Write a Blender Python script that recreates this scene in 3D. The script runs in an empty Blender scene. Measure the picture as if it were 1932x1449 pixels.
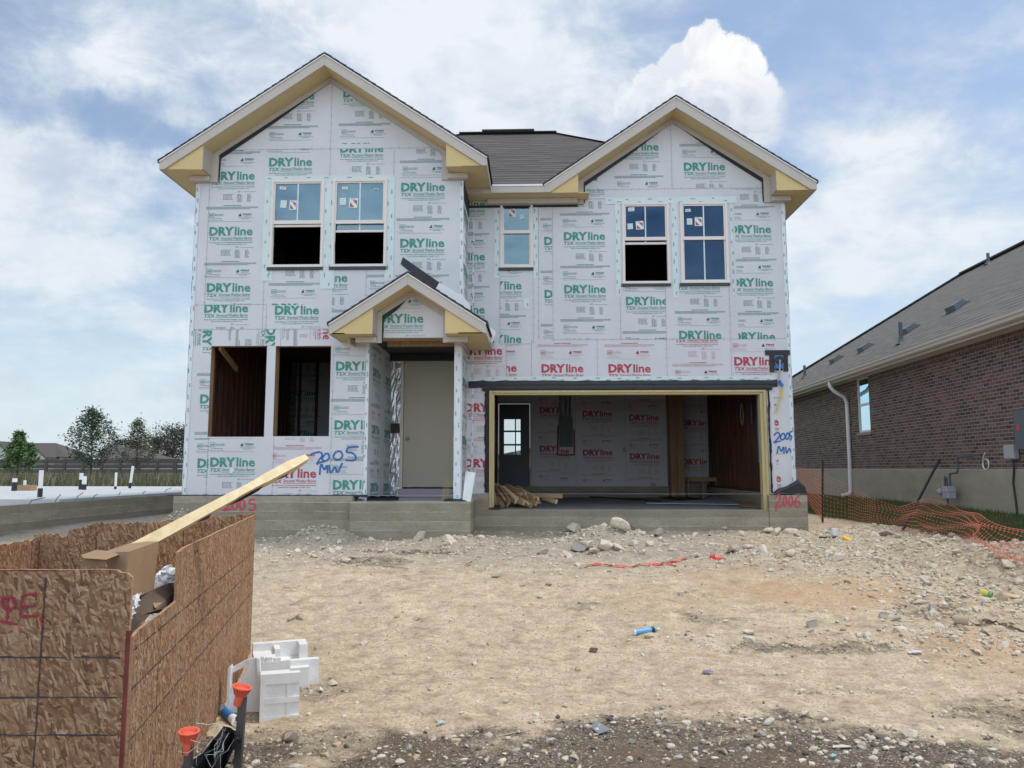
import bpy, math, random
import numpy as np
from mathutils import Vector, Euler, Matrix, noise as mnoise

# ------------------------------------------------------------------ camera, world, sun, exposure
SC = bpy.context.scene
COL = SC.collection
F, CX, CY, EYE = 1450.0, 966.0, 724.5, 1.6
PITCH = math.atan(160.5 / 1450.0)
YAW = math.radians(1.74)
cam = bpy.data.cameras.new('camera')
cam.sensor_width = 36.0
cam.lens = F / 1932.0 * 36.0
cam.clip_start = 0.05
cam.clip_end = 3000
camo = bpy.data.objects.new('camera', cam)
camo.location = (0, 0, EYE)
camo.rotation_euler = (math.radians(90) + PITCH, 0, YAW)
COL.objects.link(camo)
SC.camera = camo
SC.view_settings.view_transform = 'Standard'
SC.view_settings.look = 'None'
SC.view_settings.exposure = 0.58
SC.view_settings.gamma = 1.0
SC.view_settings.use_curve_mapping = False
SC.cycles.use_denoising = True
SC.cycles.max_bounces = 8
SC.cycles.transparent_max_bounces = 16
SC.cycles.sample_clamp_indirect = 4.0
RC = camo.rotation_euler.to_matrix()
O0 = Vector((0, 0, EYE))

def ray(px, py):
    return (RC @ Vector(((px - CX) / F, (CY - py) / F, -1.0))).normalized()

SUN_EL, SUN_AZ = math.radians(62), math.radians(12)     # azimuth measured from +X towards +Y
sdir = Vector((math.cos(SUN_EL) * math.cos(SUN_AZ), math.cos(SUN_EL) * math.sin(SUN_AZ), math.sin(SUN_EL)))
sun = bpy.data.lights.new('sun', 'SUN')
sun.energy = 1.5
sun.angle = math.radians(10)
sun.color = (1.0, 0.95, 0.87)
suno = bpy.data.objects.new('sun', sun)
suno.rotation_euler = sdir.to_track_quat('Z', 'Y').to_euler()
COL.objects.link(suno)

W = bpy.data.worlds.new('World')
SC.world = W
W.use_nodes = True
nt = W.node_tree
N, L = nt.nodes, nt.links
N.clear()

def wn(t, **k):
    n = N.new(t)
    for a, b in k.items():
        setattr(n, a, b)
    return n

def wmath(op, a, b=None, clamp=False):
    n = wn('ShaderNodeMath', operation=op)
    n.use_clamp = clamp
    for i, v in enumerate((a, b)):
        if v is None:
            continue
        if isinstance(v, (int, float)):
            n.inputs[i].default_value = v
        else:
            L.new(v, n.inputs[i])
    return n.outputs[0]

sky = wn('ShaderNodeTexSky', sky_type='NISHITA')
sky.sun_disc = False
sky.sun_elevation = SUN_EL
sky.sun_rotation = math.radians(90) - SUN_AZ
sky.air_density = 1.1
sky.dust_density = 0.5
sky.ozone_density = 1.2
tc = wn('ShaderNodeTexCoord')
DIR = tc.outputs['Generated']
sep = wn('ShaderNodeSeparateXYZ')
L.new(DIR, sep.inputs[0])
zc = wmath('MAXIMUM', sep.outputs[2], 0.0)
den = wmath('ADD', zc, 0.22)
cmb = wn('ShaderNodeCombineXYZ')
L.new(wmath('DIVIDE', sep.outputs[0], den), cmb.inputs[0])
L.new(wmath('DIVIDE', sep.outputs[1], den), cmb.inputs[1])
PL = cmb.outputs[0]

def wnoise(vec, scale, detail=6, rough=0.55, dist=0.0, off=(0, 0, 0), stretch=(1, 1, 1)):
    mp = wn('ShaderNodeMapping')
    mp.inputs['Location'].default_value = off
    mp.inputs['Scale'].default_value = stretch
    L.new(vec, mp.inputs['Vector'])
    n = wn('ShaderNodeTexNoise')
    n.inputs['Scale'].default_value = scale
    n.inputs['Detail'].default_value = detail
    n.inputs['Roughness'].default_value = rough
    n.inputs['Distortion'].default_value = dist
    L.new(mp.outputs[0], n.inputs['Vector'])
    return n.outputs['Fac'], n.outputs['Color']

def wramp(v, a, b, lo=0.0, hi=1.0):
    n = wn('ShaderNodeMapRange', interpolation_type='SMOOTHSTEP')
    n.inputs[1].default_value = a
    n.inputs[2].default_value = b
    n.inputs[3].default_value = lo
    n.inputs[4].default_value = hi
    L.new(v, n.inputs[0])
    return n.outputs[0]

# direction jittered by noise so that cloud edges billow
_, jc = wnoise(DIR, 5.0, 8, 0.62)
jv = wn('ShaderNodeVectorMath', operation='MULTIPLY_ADD')
L.new(jc, jv.inputs[0])
jv.inputs[1].default_value = (0.16, 0.16, 0.16)
ja = wn('ShaderNodeVectorMath', operation='SUBTRACT')
L.new(DIR, ja.inputs[0])
ja.inputs[1].default_value = (0.08, 0.08, 0.08)
L.new(ja.outputs[0], jv.inputs[2])
JD = jv.outputs[0]
_, jc2 = wnoise(DIR, 17.0, 9, 0.66)
jv2 = wn('ShaderNodeVectorMath', operation='MULTIPLY_ADD')
L.new(jc2, jv2.inputs[0])
jv2.inputs[1].default_value = (0.05, 0.05, 0.05)
ja2 = wn('ShaderNodeVectorMath', operation='SUBTRACT')
L.new(DIR, ja2.inputs[0])
ja2.inputs[1].default_value = (0.025, 0.025, 0.025)
L.new(ja2.outputs[0], jv2.inputs[2])
JS = jv2.outputs[0]

def blob(vec, px, py, rpx, soft=0.5, flat=1.0):
    """smooth patch of sky round a fixed compass direction; flat > 1 makes it wide and low"""
    d = ray(px, py)
    s = wn('ShaderNodeVectorMath', operation='SUBTRACT')
    L.new(vec, s.inputs[0])
    s.inputs[1].default_value = d
    m = wn('ShaderNodeVectorMath', operation='MULTIPLY')
    L.new(s.outputs[0], m.inputs[0])
    m.inputs[1].default_value = (1, 1, flat)
    ln = wn('ShaderNodeVectorMath', operation='LENGTH')
    L.new(m.outputs[0], ln.inputs[0])
    r = rpx / F
    return wramp(ln.outputs['Value'], r * (1 - soft), r * (1 + soft), 1.0, 0.0)

def wmax(vs):
    o = vs[0]
    for v in vs[1:]:
        o = wmath('MAXIMUM', o, v)
    return o

def wmixc(f, a, b):
    n = wn('ShaderNodeMix', data_type='RGBA')
    n.clamp_factor = True
    for k, v in ((0, f), (6, a), (7, b)):
        if isinstance(v, (int, float)):
            n.inputs[k].default_value = v
        elif isinstance(v, tuple):
            n.inputs[k].default_value = v + (1,)
        else:
            L.new(v, n.inputs[k])
    return n.outputs[2]

n1, _ = wnoise(PL, 0.95, 9, 0.56, 0.25, (3.1, 1.7, 0), (1.0, 1.3, 1))
n2, _ = wnoise(PL, 2.4, 8, 0.58, 0.35, (0.4, 5.2, 0), (0.9, 1.4, 1))
n3, _ = wnoise(DIR, 9.0, 8, 0.64, 0.3, (1.7, 0.3, 4.1), (1, 1, 1.7))
base = wmath('ADD', wmath('MULTIPLY', n1, 0.42), wmath('ADD', wmath('MULTIPLY', n2, 0.34), wmath('MULTIPLY', n3, 0.24)))
# where the photo's cloud is thick or thin
thick = wmax([blob(JD, 230, 120, 150, .9, 2.2), blob(JD, 60, 320, 190, .8, 2.0), blob(JD, 300, 360, 110, .9, 2.2),
              blob(JD, 760, 90, 380, .9, 1.3), blob(JD, 1020, 190, 260, .9, 1.2), blob(JD, 1650, 380, 220, .9, 2.2),
              blob(JD, 60, 470, 120, .8, 2.6)])
thin = wmax([blob(JD, 30, 40, 120, .8, 1.0), blob(JD, 180, 215, 90, .8, 2.5), blob(JD, 1640, 70, 300, .9, 1.3),
             blob(JD, 60, 200, 60, .8, 2.0), blob(JD, 1480, 330, 90, .9, 1.0), blob(JD, 310, 300, 50, .8, 2.0)])
dens = wmath('ADD', base, wmath('SUBTRACT', wmath('MULTIPLY', thick, 0.13), wmath('MULTIPLY', thin, 0.13)))
cov = wramp(dens, 0.35, 0.60, 0.22, 1.0)
lowhaze = wramp(sep.outputs[2], 0.0, 0.40, 1.0, 0.0)
cover = wmath('MAXIMUM', cov, wmath('MULTIPLY', lowhaze, 0.85))
lit = wmath('ADD', wmath('MULTIPLY', wramp(dens, 0.42, 0.64), 0.8), wmath('MULTIPLY', wramp(n3, 0.38, 0.64), 0.35), True)
ccol = wmixc(lit, (0.36, 0.435, 0.53), (0.57, 0.60, 0.635))
ccol = wmixc(wmath('MULTIPLY', lowhaze, 0.6), ccol, (0.45, 0.54, 0.60))
# the heaped white cloud behind the right gable, and small ones low on the left
heap = wmax([blob(JS, 1335, 100, 46, .10), blob(JS, 1395, 120, 48, .10), blob(JS, 1283, 128, 42, .12), blob(JS, 1235, 160, 38, .14), blob(JS, 1340, 155, 66, .14),
             blob(JS, 1432, 180, 40, .25), blob(JS, 1300, 205, 80, .3), blob(JS, 1195, 200, 34, .3), blob(JS, 1420, 225, 60, .5), blob(JS, 1150, 235, 50, .8)])
small = wmath('MULTIPLY', wmax([blob(JS, 225, 728, 34, .5, 1.4), blob(JS, 325, 742, 32, .5, 1.4), blob(JS, 60, 300, 90, .6, 1.6), blob(JS, 30, 720, 26, .8, 1.4)]), 0.75)
# its underside is greyer than its top
hs, _ = wnoise(DIR, 16.0, 6, 0.6, 0.5)
undr = wramp(sep.outputs[2], ray(1330, 235)[2], ray(1330, 95)[2])
hl = wmath('ADD', wmath('MULTIPLY', undr, 0.55), wmath('MULTIPLY', wramp(hs, 0.38, 0.62), 0.5), True)
hcol = wmixc(hl, (0.40, 0.45, 0.53), (0.66, 0.67, 0.68))
heapm = wmath('MAXIMUM', heap, small)
ccol = wmixc(heapm, ccol, hcol)
cover = wmath('MAXIMUM', cover, heapm)
bg1 = wn('ShaderNodeBackground')
bg1.inputs['Strength'].default_value = 0.10
L.new(sky.outputs[0], bg1.inputs['Color'])
bg2 = wn('ShaderNodeBackground')
# extra brightness added to the unseen clouds behind the camera, lighting the house front
L.new(wramp(wmath('MULTIPLY', sep.outputs[1], -1.0), -0.1, 0.5, 1.0, 2.05), bg2.inputs['Strength'])
L.new(ccol, bg2.inputs['Color'])
mx = wn('ShaderNodeMixShader')
L.new(cover, mx.inputs[0])
L.new(bg1.outputs[0], mx.inputs[1])
L.new(bg2.outputs[0], mx.inputs[2])
wo = wn('ShaderNodeOutputWorld')
L.new(mx.outputs[0], wo.inputs[0])

# ------------------------------------------------------------------ helpers
rnd = random.Random(7)
nrs = np.random.RandomState(11)

def hit(px, py, p0, n):
    d = ray(px, py)
    n = Vector(n)
    t = (Vector(p0) - O0).dot(n) / d.dot(n)
    return O0 + d * t

def PY(px, py, Y):
    return hit(px, py, (0, Y, 0), (0, 1, 0))

def PX(px, py, X):
    return hit(px, py, (X, 0, 0), (1, 0, 0))

def PZ(px, py, Z):
    return hit(px, py, (0, 0, Z), (0, 0, 1))

RIGHT = Vector((math.cos(YAW), math.sin(YAW), 0))
FWD = Vector((-math.sin(YAW), math.cos(YAW), 0))

def PD(px, py, zc):
    """point seen at a pixel at a horizontal distance zc straight ahead"""
    return hit(px, py, FWD * zc, FWD)

def CW(xc, zc, z=0.0):
    v = RIGHT * xc + FWD * zc
    return Vector((v.x, v.y, z))

ORG = {}

def tag(o, label=None, cat=None, group=None, kind=None):
    for k, v in (('label', label), ('category', cat), ('group', group), ('kind', kind)):
        if v:
            o[k] = v
    return o

def thing(name, label, cat, loc, group=None):
    o = bpy.data.objects.new(name, None)
    o.empty_display_size = 0.1
    o.location = loc
    COL.objects.link(o)
    ORG[o.name] = Vector(loc)
    return tag(o, label, cat, group)

class MB:
    def __init__(s):
        s.v, s.f, s.m, s.uv = [], [], [], {}

    def poly(s, pts, mi=0, uv=None):
        i = len(s.v)
        s.v += [tuple(p) for p in pts]
        s.f.append(tuple(range(i, i + len(pts))))
        s.m.append(mi)
        if uv:
            s.uv[len(s.f) - 1] = uv

    def raw(s, V, Fc, mi=0):
        i = len(s.v)
        s.v += [tuple(p) for p in V]
        for f in Fc:
            s.f.append(tuple(a + i for a in f))
            s.m.append(mi)
        return s

    def box(s, x0, x1, y0, y1, z0, z1, mi=0, top=None):
        V = [(x0, y0, z0), (x1, y0, z0), (x1, y1, z0), (x0, y1, z0), (x0, y0, z1), (x1, y0, z1), (x1, y1, z1), (x0, y1, z1)]
        Fc = [(0, 3, 2, 1), (4, 5, 6, 7), (0, 1, 5, 4), (1, 2, 6, 5), (2, 3, 7, 6), (3, 0, 4, 7)]
        i = len(s.v)
        s.raw(V, Fc, mi)
        if top is not None:
            s.m[-5] = top
        return s

    def obox(s, c, ax, ay, az, mi=0):
        """box from a centre and three half-extent vectors"""
        c, ax, ay, az = Vector(c), Vector(ax), Vector(ay), Vector(az)
        V = [c - ax - ay - az, c + ax - ay - az, c + ax + ay - az, c - ax + ay - az,
             c - ax - ay + az, c + ax - ay + az, c + ax + ay + az, c - ax + ay + az]
        return s.raw(V, [(0, 3, 2, 1), (4, 5, 6, 7), (0, 1, 5, 4), (1, 2, 6, 5), (2, 3, 7, 6), (3, 0, 4, 7)], mi)

    def beam(s, a, b, w, h, roll=0.0, mi=0):
        a, b = Vector(a), Vector(b)
        d = (b - a).normalized()
        up = Vector((0, 0, 1)) if abs(d.z) < 0.95 else Vector((0, 1, 0))
        sd = d.cross(up).normalized()
        u2 = sd.cross(d)
        sd2 = sd * math.cos(roll) + u2 * math.sin(roll)
        u3 = sd2.cross(d)
        return s.obox((a + b) / 2, (b - a) / 2, sd2 * w / 2, u3 * h / 2, mi)

    def prism(s, pts, d, mi=0):
        """closed prism: planar polygon pts pushed along vector d"""
        d = Vector(d)
        A = [Vector(p) for p in pts]
        n = len(A)
        i = len(s.v)
        s.v += [tuple(p) for p in A] + [tuple(p + d) for p in A]
        s.f.append(tuple(range(i, i + n)))
        s.f.append(tuple(range(i + 2 * n - 1, i + n - 1, -1)))
        s.m += [mi, mi]
        for k in range(n):
            k2 = (k + 1) % n
            s.f.append((i + k2, i + k, i + n + k, i + n + k2))
            s.m.append(mi)
        return s

    def tube(s, pts, r, seg=8, mi=0, cap=True, r2=None):
        P = [Vector(p) for p in pts]
        rs = r if isinstance(r, (list, tuple)) else [r + ((r2 if r2 is not None else r) - r) * i / max(1, len(P) - 1) for i in range(len(P))]
        i0 = len(s.v)
        pu = None
        for i, p in enumerate(P):
            t = (P[min(i + 1, len(P) - 1)] - P[max(i - 1, 0)]).normalized()
            if pu is None:
                a = Vector((0, 0, 1)) if abs(t.z) < 0.9 else Vector((1, 0, 0))
                pu = t.cross(a).normalized()
            pu = (pu - t * pu.dot(t)).normalized()
            w = t.cross(pu)
            for k in range(seg):
                an = 2 * math.pi * k / seg
                s.v.append(tuple(p + pu * math.cos(an) * rs[i] + w * math.sin(an) * rs[i]))
        for i in range(len(P) - 1):
            for k in range(seg):
                k2 = (k + 1) % seg
                a, b = i0 + i * seg, i0 + (i + 1) * seg
                s.f.append((a + k, a + k2, b + k2, b + k))
                s.m.append(mi)
        if cap:
            s.f.append(tuple(i0 + k for k in range(seg - 1, -1, -1)))
            s.f.append(tuple(i0 + (len(P) - 1) * seg + k for k in range(seg)))
            s.m += [mi, mi]
        return s

    def lathe(s, base, axis, prof, seg=16, mi=0):
        b, ax = Vector(base), Vector(axis).normalized()
        q = Vector((0, 0, 1)) if abs(ax.z) < 0.9 else Vector((1, 0, 0))
        u = ax.cross(q).normalized()
        w = ax.cross(u)
        i0 = len(s.v)
        for h, r in prof:
            for k in range(seg):
                an = 2 * math.pi * k / seg
                s.v.append(tuple(b + ax * h + (u * math.cos(an) + w * math.sin(an)) * max(r, 1e-4)))
        for i in range(len(prof) - 1):
            for k in range(seg):
                k2 = (k + 1) % seg
                a, c = i0 + i * seg, i0 + (i + 1) * seg
                s.f.append((a + k, a + k2, c + k2, c + k))
                s.m.append(mi)
        return s

    def build(s, name, mats, parent=None, label=None, cat=None, group=None, kind=None, smooth=False, origin=None):
        if not isinstance(mats, (list, tuple)):
            mats = [mats]
        if parent is not None:
            o0 = ORG[parent.name]
        elif origin is not None:
            o0 = Vector(origin)
        else:
            A = np.array(s.v)
            o0 = Vector((float(A[:, 0].mean()), float(A[:, 1].mean()), float(A[:, 2].min()))) if kind != 'structure' else Vector((0, 0, 0))
        me = bpy.data.meshes.new(name)
        V = np.array(s.v, dtype=float) - np.array(o0)
        me.from_pydata(V.tolist(), [], s.f)
        for m in mats:
            me.materials.append(m)
        me.polygons.foreach_set('material_index', s.m)
        if smooth:
            me.polygons.foreach_set('use_smooth', [True] * len(s.f))
        if s.uv:
            ul = me.uv_layers.new(name='UVMap')
            for fi, uvs in s.uv.items():
                p = me.polygons[fi]
                for k, li in enumerate(p.loop_indices):
                    ul.data[li].uv = uvs[k]
        me.validate()
        me.update()
        o = bpy.data.objects.new(name, me)
        COL.objects.link(o)
        if parent is not None:
            o.parent = parent
            ORG[o.name] = o0
        else:
            o.location = o0
            ORG[o.name] = o0
        return tag(o, label, cat, group, kind)

def clip_half(poly, a, b, c):
    """keep a*x+b*y+c >= 0"""
    out = []
    n = len(poly)
    for i in range(n):
        p, q = poly[i], poly[(i + 1) % n]
        dp, dq = a * p[0] + b * p[1] + c, a * q[0] + b * q[1] + c
        if dp >= 0:
            out.append(p)
        if (dp >= 0) != (dq >= 0):
            t = dp / (dp - dq)
            out.append((p[0] + (q[0] - p[0]) * t, p[1] + (q[1] - p[1]) * t))
    return out

def halfs(conv):
    """half planes of a counter-clockwise convex polygon"""
    H = []
    n = len(conv)
    ar = sum(conv[i][0] * conv[(i + 1) % n][1] - conv[(i + 1) % n][0] * conv[i][1] for i in range(n))
    if ar < 0:
        conv = conv[::-1]
    for i in range(n):
        (x0, y0), (x1, y1) = conv[i], conv[(i + 1) % n]
        a, b = -(y1 - y0), (x1 - x0)
        H.append((a, b, -(a * x0 + b * y0)))
    return H

def clip_conv(poly, H):
    for h in H:
        if len(poly) < 3:
            return []
        if all(h[0] * p[0] + h[1] * p[1] + h[2] >= 0 for p in poly):
            continue
        poly = clip_half(poly, *h)
    return poly if len(poly) > 2 else []

# ------------------------------------------------------------------ materials
class NM:
    """small node-material builder"""
    def __init__(s, name):
        s.m = bpy.data.materials.new(name)
        s.m.use_nodes = True
        s.N, s.L = s.m.node_tree.nodes, s.m.node_tree.links
        s.p = s.N['Principled BSDF']
        s.out = s.N['Material Output']
        s.tc = s.N.new('ShaderNodeTexCoord')
        s.obj = s.tc.outputs['Object']

    def n(s, t, **k):
        n = s.N.new(t)
        for a, b in k.items():
            setattr(n, a, b)
        return n

    def put(s, sock, v):
        if isinstance(v, (int, float)):
            sock.default_value = v
        elif isinstance(v, (tuple, list)):
            sock.default_value = tuple(v) + ((1,) if len(v) == 3 and sock.type == 'RGBA' else ())
        else:
            s.L.new(v, sock)

    def math(s, op, a, b=None, clamp=False):
        n = s.n('ShaderNodeMath', operation=op)
        n.use_clamp = clamp
        s.put(n.inputs[0], a)
        if b is not None:
            s.put(n.inputs[1], b)
        return n.outputs[0]

    def mapped(s, vec=None, scale=(1, 1, 1), rot=(0, 0, 0), loc=(0, 0, 0)):
        n = s.n('ShaderNodeMapping')
        s.L.new(vec or s.obj, n.inputs[0])
        n.inputs['Scale'].default_value = scale
        n.inputs['Rotation'].default_value = rot
        n.inputs['Location'].default_value = loc
        return n.outputs[0]

    def noise(s, scale, detail=4, rough=.55, vec=None, dist=0.0, col=False):
        n = s.n('ShaderNodeTexNoise')
        s.L.new(vec or s.obj, n.inputs['Vector'])
        n.inputs['Scale'].default_value = scale
        n.inputs['Detail'].default_value = detail
        n.inputs['Roughness'].default_value = rough
        n.inputs['Distortion'].default_value = dist
        return n.outputs['Color' if col else 'Fac']

    def ramp(s, v, a, b, lo=0., hi=1.):
        n = s.n('ShaderNodeMapRange')
        s.L.new(v, n.inputs[0])
        for i, x in ((1, a), (2, b), (3, lo), (4, hi)):
            n.inputs[i].default_value = x
        return n.outputs[0]

    def mix(s, f, a, b, blend='MIX'):
        n = s.n('ShaderNodeMix', data_type='RGBA', blend_type=blend)
        n.clamp_factor = True
        s.put(n.inputs[0], f)
        s.put(n.inputs[6], a)
        s.put(n.inputs[7], b)
        return n.outputs[2]

    def bump(s, h, strength=.4, dist=.01):
        n = s.n('ShaderNodeBump')
        n.inputs['Strength'].default_value = strength
        n.inputs['Distance'].default_value = dist
        s.L.new(h, n.inputs['Height'])
        s.L.new(n.outputs[0], s.p.inputs['Normal'])

    def fin(s, col, rough=.8, metal=0.0, spec=None):
        s.put(s.p.inputs['Base Color'], col)
        s.put(s.p.inputs['Roughness'], rough)
        s.p.inputs['Metallic'].default_value = metal
        if spec is not None:
            s.p.inputs['Specular IOR Level'].default_value = spec
        return s.m

def sc(c, k):
    return tuple(min(1, x * k) for x in c)

def simple(name, c, rough=.75, var=.18, scale=6.0, bump=0.0, metal=0.0, c2=None, bscale=None, stretch=(1, 1, 1), spec=None):
    m = NM(name)
    v = m.mapped(scale=stretch)
    n = m.noise(scale, 5, .6, v)
    n2 = m.noise(scale * 7, 3, .6, v)
    f = m.math('ADD', m.math('MULTIPLY', n, .65), m.math('MULTIPLY', n2, .35))
    f = m.ramp(f, .32, .68)
    if c2 is None:
        a, b = sc(c, 1 - var), sc(c, 1 + var)
    else:
        a, b = c, c2
    col = m.mix(f, a, b)
    if bump:
        m.bump(m.noise(bscale or scale * 6, 4, .6, v), bump, .01)
    return m.fin(col, rough, metal, spec)

def wood(name, c, c2, sc_=1.0, grain=(30, 1, 30), rough=.75, knots=True):
    """sawn timber: grain stretched along the local direction with the smallest number"""
    m = NM(name)
    v = m.mapped(scale=grain)
    n = m.noise(1.6 * sc_, 5, .65, v, .6)
    big = m.noise(1.3, 2, .5)
    f = m.ramp(m.math('ADD', m.math('MULTIPLY', n, .7), m.math('MULTIPLY', big, .3)), .35, .66)
    col = m.mix(f, c, c2)
    m.bump(n, .25, .004)
    return m.fin(col, rough)

SHEATH_C = (0.62, 0.625, 0.65)
def make_sheath():
    m = NM('coated_sheathing')
    a = m.noise(1.1, 4, .6)
    b = m.noise(9, 5, .6)
    col = m.mix(m.ramp(a, .35, .7), sc(SHEATH_C, .93), sc(SHEATH_C, 1.04))
    dirt = m.ramp(m.noise(3.2, 7, .68, m.mapped(scale=(1, 1, .5))), .60, .74)
    col = m.mix(m.math('MULTIPLY', dirt, .28), col, (.46, .42, .37))
    col = m.mix(m.math('MULTIPLY', m.ramp(b, .5, .75), .10), col, (.5, .51, .56))
    m.bump(m.math('ADD', m.noise(2.5, 3, .5), m.math('MULTIPLY', m.noise(30, 3, .5), .12)), .22, .03)
    return m.fin(col, .52, 0, .35)

M = {}
M['sheath'] = make_sheath()
def ink(name, c):
    m = NM(name)
    f = m.ramp(m.noise(14, 5, .65), .35, .62)
    return m.fin(m.mix(f, sc(c, .85), sc(c, 1.25)), .6)
M['ink_g'] = ink('green_print', (0.05, 0.25, 0.19))
M['ink_g2'] = ink('pale_green_print', (0.15, 0.25, 0.24))
M['ink_r'] = ink('red_print', (0.40, 0.045, 0.075))
M['ink_r2'] = ink('pale_red_print', (0.50, 0.33, 0.36))
M['seam'] = simple('panel_seam', (.30, .30, .34), .9)
M['tape'] = simple('flashing_tape', (.60, .68, .68), .42, .07, 7, .5, bscale=10, spec=.5)
M['tape_w'] = simple('white_corner_tape', (.66, .70, .74), .42, .08, 7, .5, bscale=14)
M['black'] = simple('black_membrane', (.018, .018, .022), .55, .35, 9, .6, bscale=12)
M['trim'] = simple('primed_trim', (.50, .455, .40), .65, .05, 3, .1)
M['trim_d'] = simple('primed_soffit_trim', (.47, .425, .37), .7, .06, 3)
M['yellow'] = simple('yellow_fibre_panel', (.62, .47, .215), .7, .06, 2.5, .1)
M['tan'] = simple('tan_soffit', (.60, .47, .25), .7, .06, 2.5)
M['white_metal'] = simple('white_metal', (.80, .80, .81), .4, .03)
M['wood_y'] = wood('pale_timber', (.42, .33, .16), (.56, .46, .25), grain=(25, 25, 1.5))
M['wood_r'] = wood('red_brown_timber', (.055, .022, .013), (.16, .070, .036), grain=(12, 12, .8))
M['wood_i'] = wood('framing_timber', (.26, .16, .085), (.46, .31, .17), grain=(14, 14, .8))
M['door'] = simple('door_primer', (.52, .46, .36), .5, .03, 2)
M['frame'] = simple('vinyl_frame', (.74, .67, .62), .45, .03, 3)
M['muntin'] = simple('pale_muntin', (.66, .72, .74), .45, .03, 3)
M['steel'] = simple('brushed_steel', (.45, .44, .42), .3, .1, 20, 0, 1.0)
M['foil'] = simple('crinkled_foil', (.62, .63, .65), .28, .2, 9, 1.0, .85, bscale=16)
M['sticker'] = simple('paper_sticker', (.68, .76, .74), .7, .04)
M['red'] = simple('sticker_red', (.42, .09, .10), .7, .06)
M['grey_plastic'] = simple('grey_plastic', (.35, .37, .40), .5, .06)
M['dark_grey'] = simple('dark_grey_paint', (.075, .095, .115), .5, .1, 3)
M['blue'] = simple('blue_plastic', (.03, .17, .50), .4, .1)
M['wire_y'] = simple('yellow_cable', (.62, .52, .08), .5, .08)
M['wire_b'] = simple('blue_cable', (.03, .14, .40), .5, .08)
M['white'] = simple('white_plastic', (.78, .79, .80), .5, .03)

def concrete(name, c, c2, stains=True, boards=0.0):
    m = NM(name)
    a = m.noise(1.6, 8, .65, m.mapped(scale=(1, 1, 2.2)))
    b = m.noise(22, 6, .7)
    f = m.ramp(m.math('ADD', m.math('MULTIPLY', a, .6), m.math('MULTIPLY', b, .4)), .33, .68)
    col = m.mix(f, c, c2)
    h = m.math('MULTIPLY', b, .6)
    if boards:
        sp = m.n('ShaderNodeSeparateXYZ')
        m.L.new(m.obj, sp.inputs[0])
        w = m.math('FRACT', m.math('DIVIDE', m.math('ADD', sp.outputs[2], m.math('MULTIPLY', m.noise(.7, 2), .03)), boards))
        bid = m.math('FLOOR', m.math('DIVIDE', m.math('ADD', sp.outputs[2], m.math('MULTIPLY', m.noise(.7, 2), .03)), boards))
        wz = m.n('ShaderNodeTexWhiteNoise', noise_dimensions='1D')
        m.L.new(bid, wz.inputs['W'])
        col = m.mix(m.ramp(wz.outputs['Value'], 0, 1, 0, .42), col, sc(c, .62))
        ln = m.math('MULTIPLY', m.ramp(m.math('ABSOLUTE', m.math('SUBTRACT', w, .5)), .40, .48), 1.0)
        rag = m.ramp(m.noise(3.0, 6, .7, m.mapped(scale=(1, 1, 3))), .42, .60)
        ln = m.math('MULTIPLY', ln, rag)
        col = m.mix(m.math('MULTIPLY', ln, .42), col, sc(c2, 1.4))
        pit = m.ramp(m.noise(16, 5, .7, m.mapped(scale=(1, 1, 3))), .60, .72)
        col = m.mix(m.math('MULTIPLY', pit, .55), col, sc(c, .55))
        h = m.math('ADD', h, m.math('SUBTRACT', m.math('MULTIPLY', ln, 1.0), pit))
    m.bump(h, .5, .012)
    return m.fin(col, .9)

M['concrete'] = concrete('formed_concrete', (.235, .20, .15), (.44, .39, .30), boards=.145)
M['slab'] = concrete('slab_concrete', (.34, .33, .31), (.47, .46, .43))
M['slab_d'] = concrete('shade_toned_concrete', (.16, .155, .15), (.27, .265, .255))  # slab concrete darkened so its colour carries the indoor shade
M['slab_w'] = concrete('pale_slab_concrete', (.40, .415, .42), (.53, .545, .55))
M['render'] = concrete('rendered_concrete', (.28, .25, .20), (.39, .35, .28))

def shingle(name, c1, c2, c3, slope=0.64, along='X', rot=0.0):
    """asphalt shingle courses that follow height, broken into tabs along the eave"""
    m = NM(name)
    v = m.mapped(rot=(0, 0, rot)) if rot else m.obj
    sp = m.n('ShaderNodeSeparateXYZ')
    m.L.new(v, sp.inputs[0])
    exposure = .20 * math.sin(math.atan(slope))
    row = m.math('DIVIDE', sp.outputs[2], exposure)
    fl = m.math('FLOOR', row)
    fr = m.math('FRACT', row)
    ax = {'X': 0, 'Y': 1}[along]
    tabs = m.math('ADD', m.math('DIVIDE', sp.outputs[ax], .42), m.math('MULTIPLY', fl, 3.7))
    cell = m.n('ShaderNodeCombineXYZ')
    m.L.new(m.math('FLOOR', tabs), cell.inputs[0])
    m.L.new(fl, cell.inputs[1])
    wnz = m.n('ShaderNodeTexWhiteNoise')
    m.L.new(cell.outputs[0], wnz.inputs['Vector'])
    r = wnz.outputs['Value']
    col = m.mix(r, c1, c2)
    col = m.mix(m.ramp(m.noise(90, 3, .7), .4, .7), col, c3)
    # the lower edge of each course is a dark butt that some tabs lack
    edge = m.math('MULTIPLY', m.ramp(fr, .12, .50, 1.0, 0.0), m.ramp(r, .35, .5, .30, 1.0))
    col = m.mix(m.math('MULTIPLY', edge, .9), col, sc(c1, .22))
    m.bump(m.math('ADD', m.math('MULTIPLY', fr, -1.0), m.math('MULTIPLY', m.noise(120, 2), .3)), .6, .012)
    return m.fin(col, .93)

M['shingle'] = shingle('asphalt_shingle', (.050, .043, .042), (.135, .116, .108), (.09, .078, .074))
M['shingle_side'] = shingle('asphalt_shingle_on_side_slope', (.060, .052, .050), (.125, .108, .10), (.09, .078, .074), along='Y')

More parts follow.
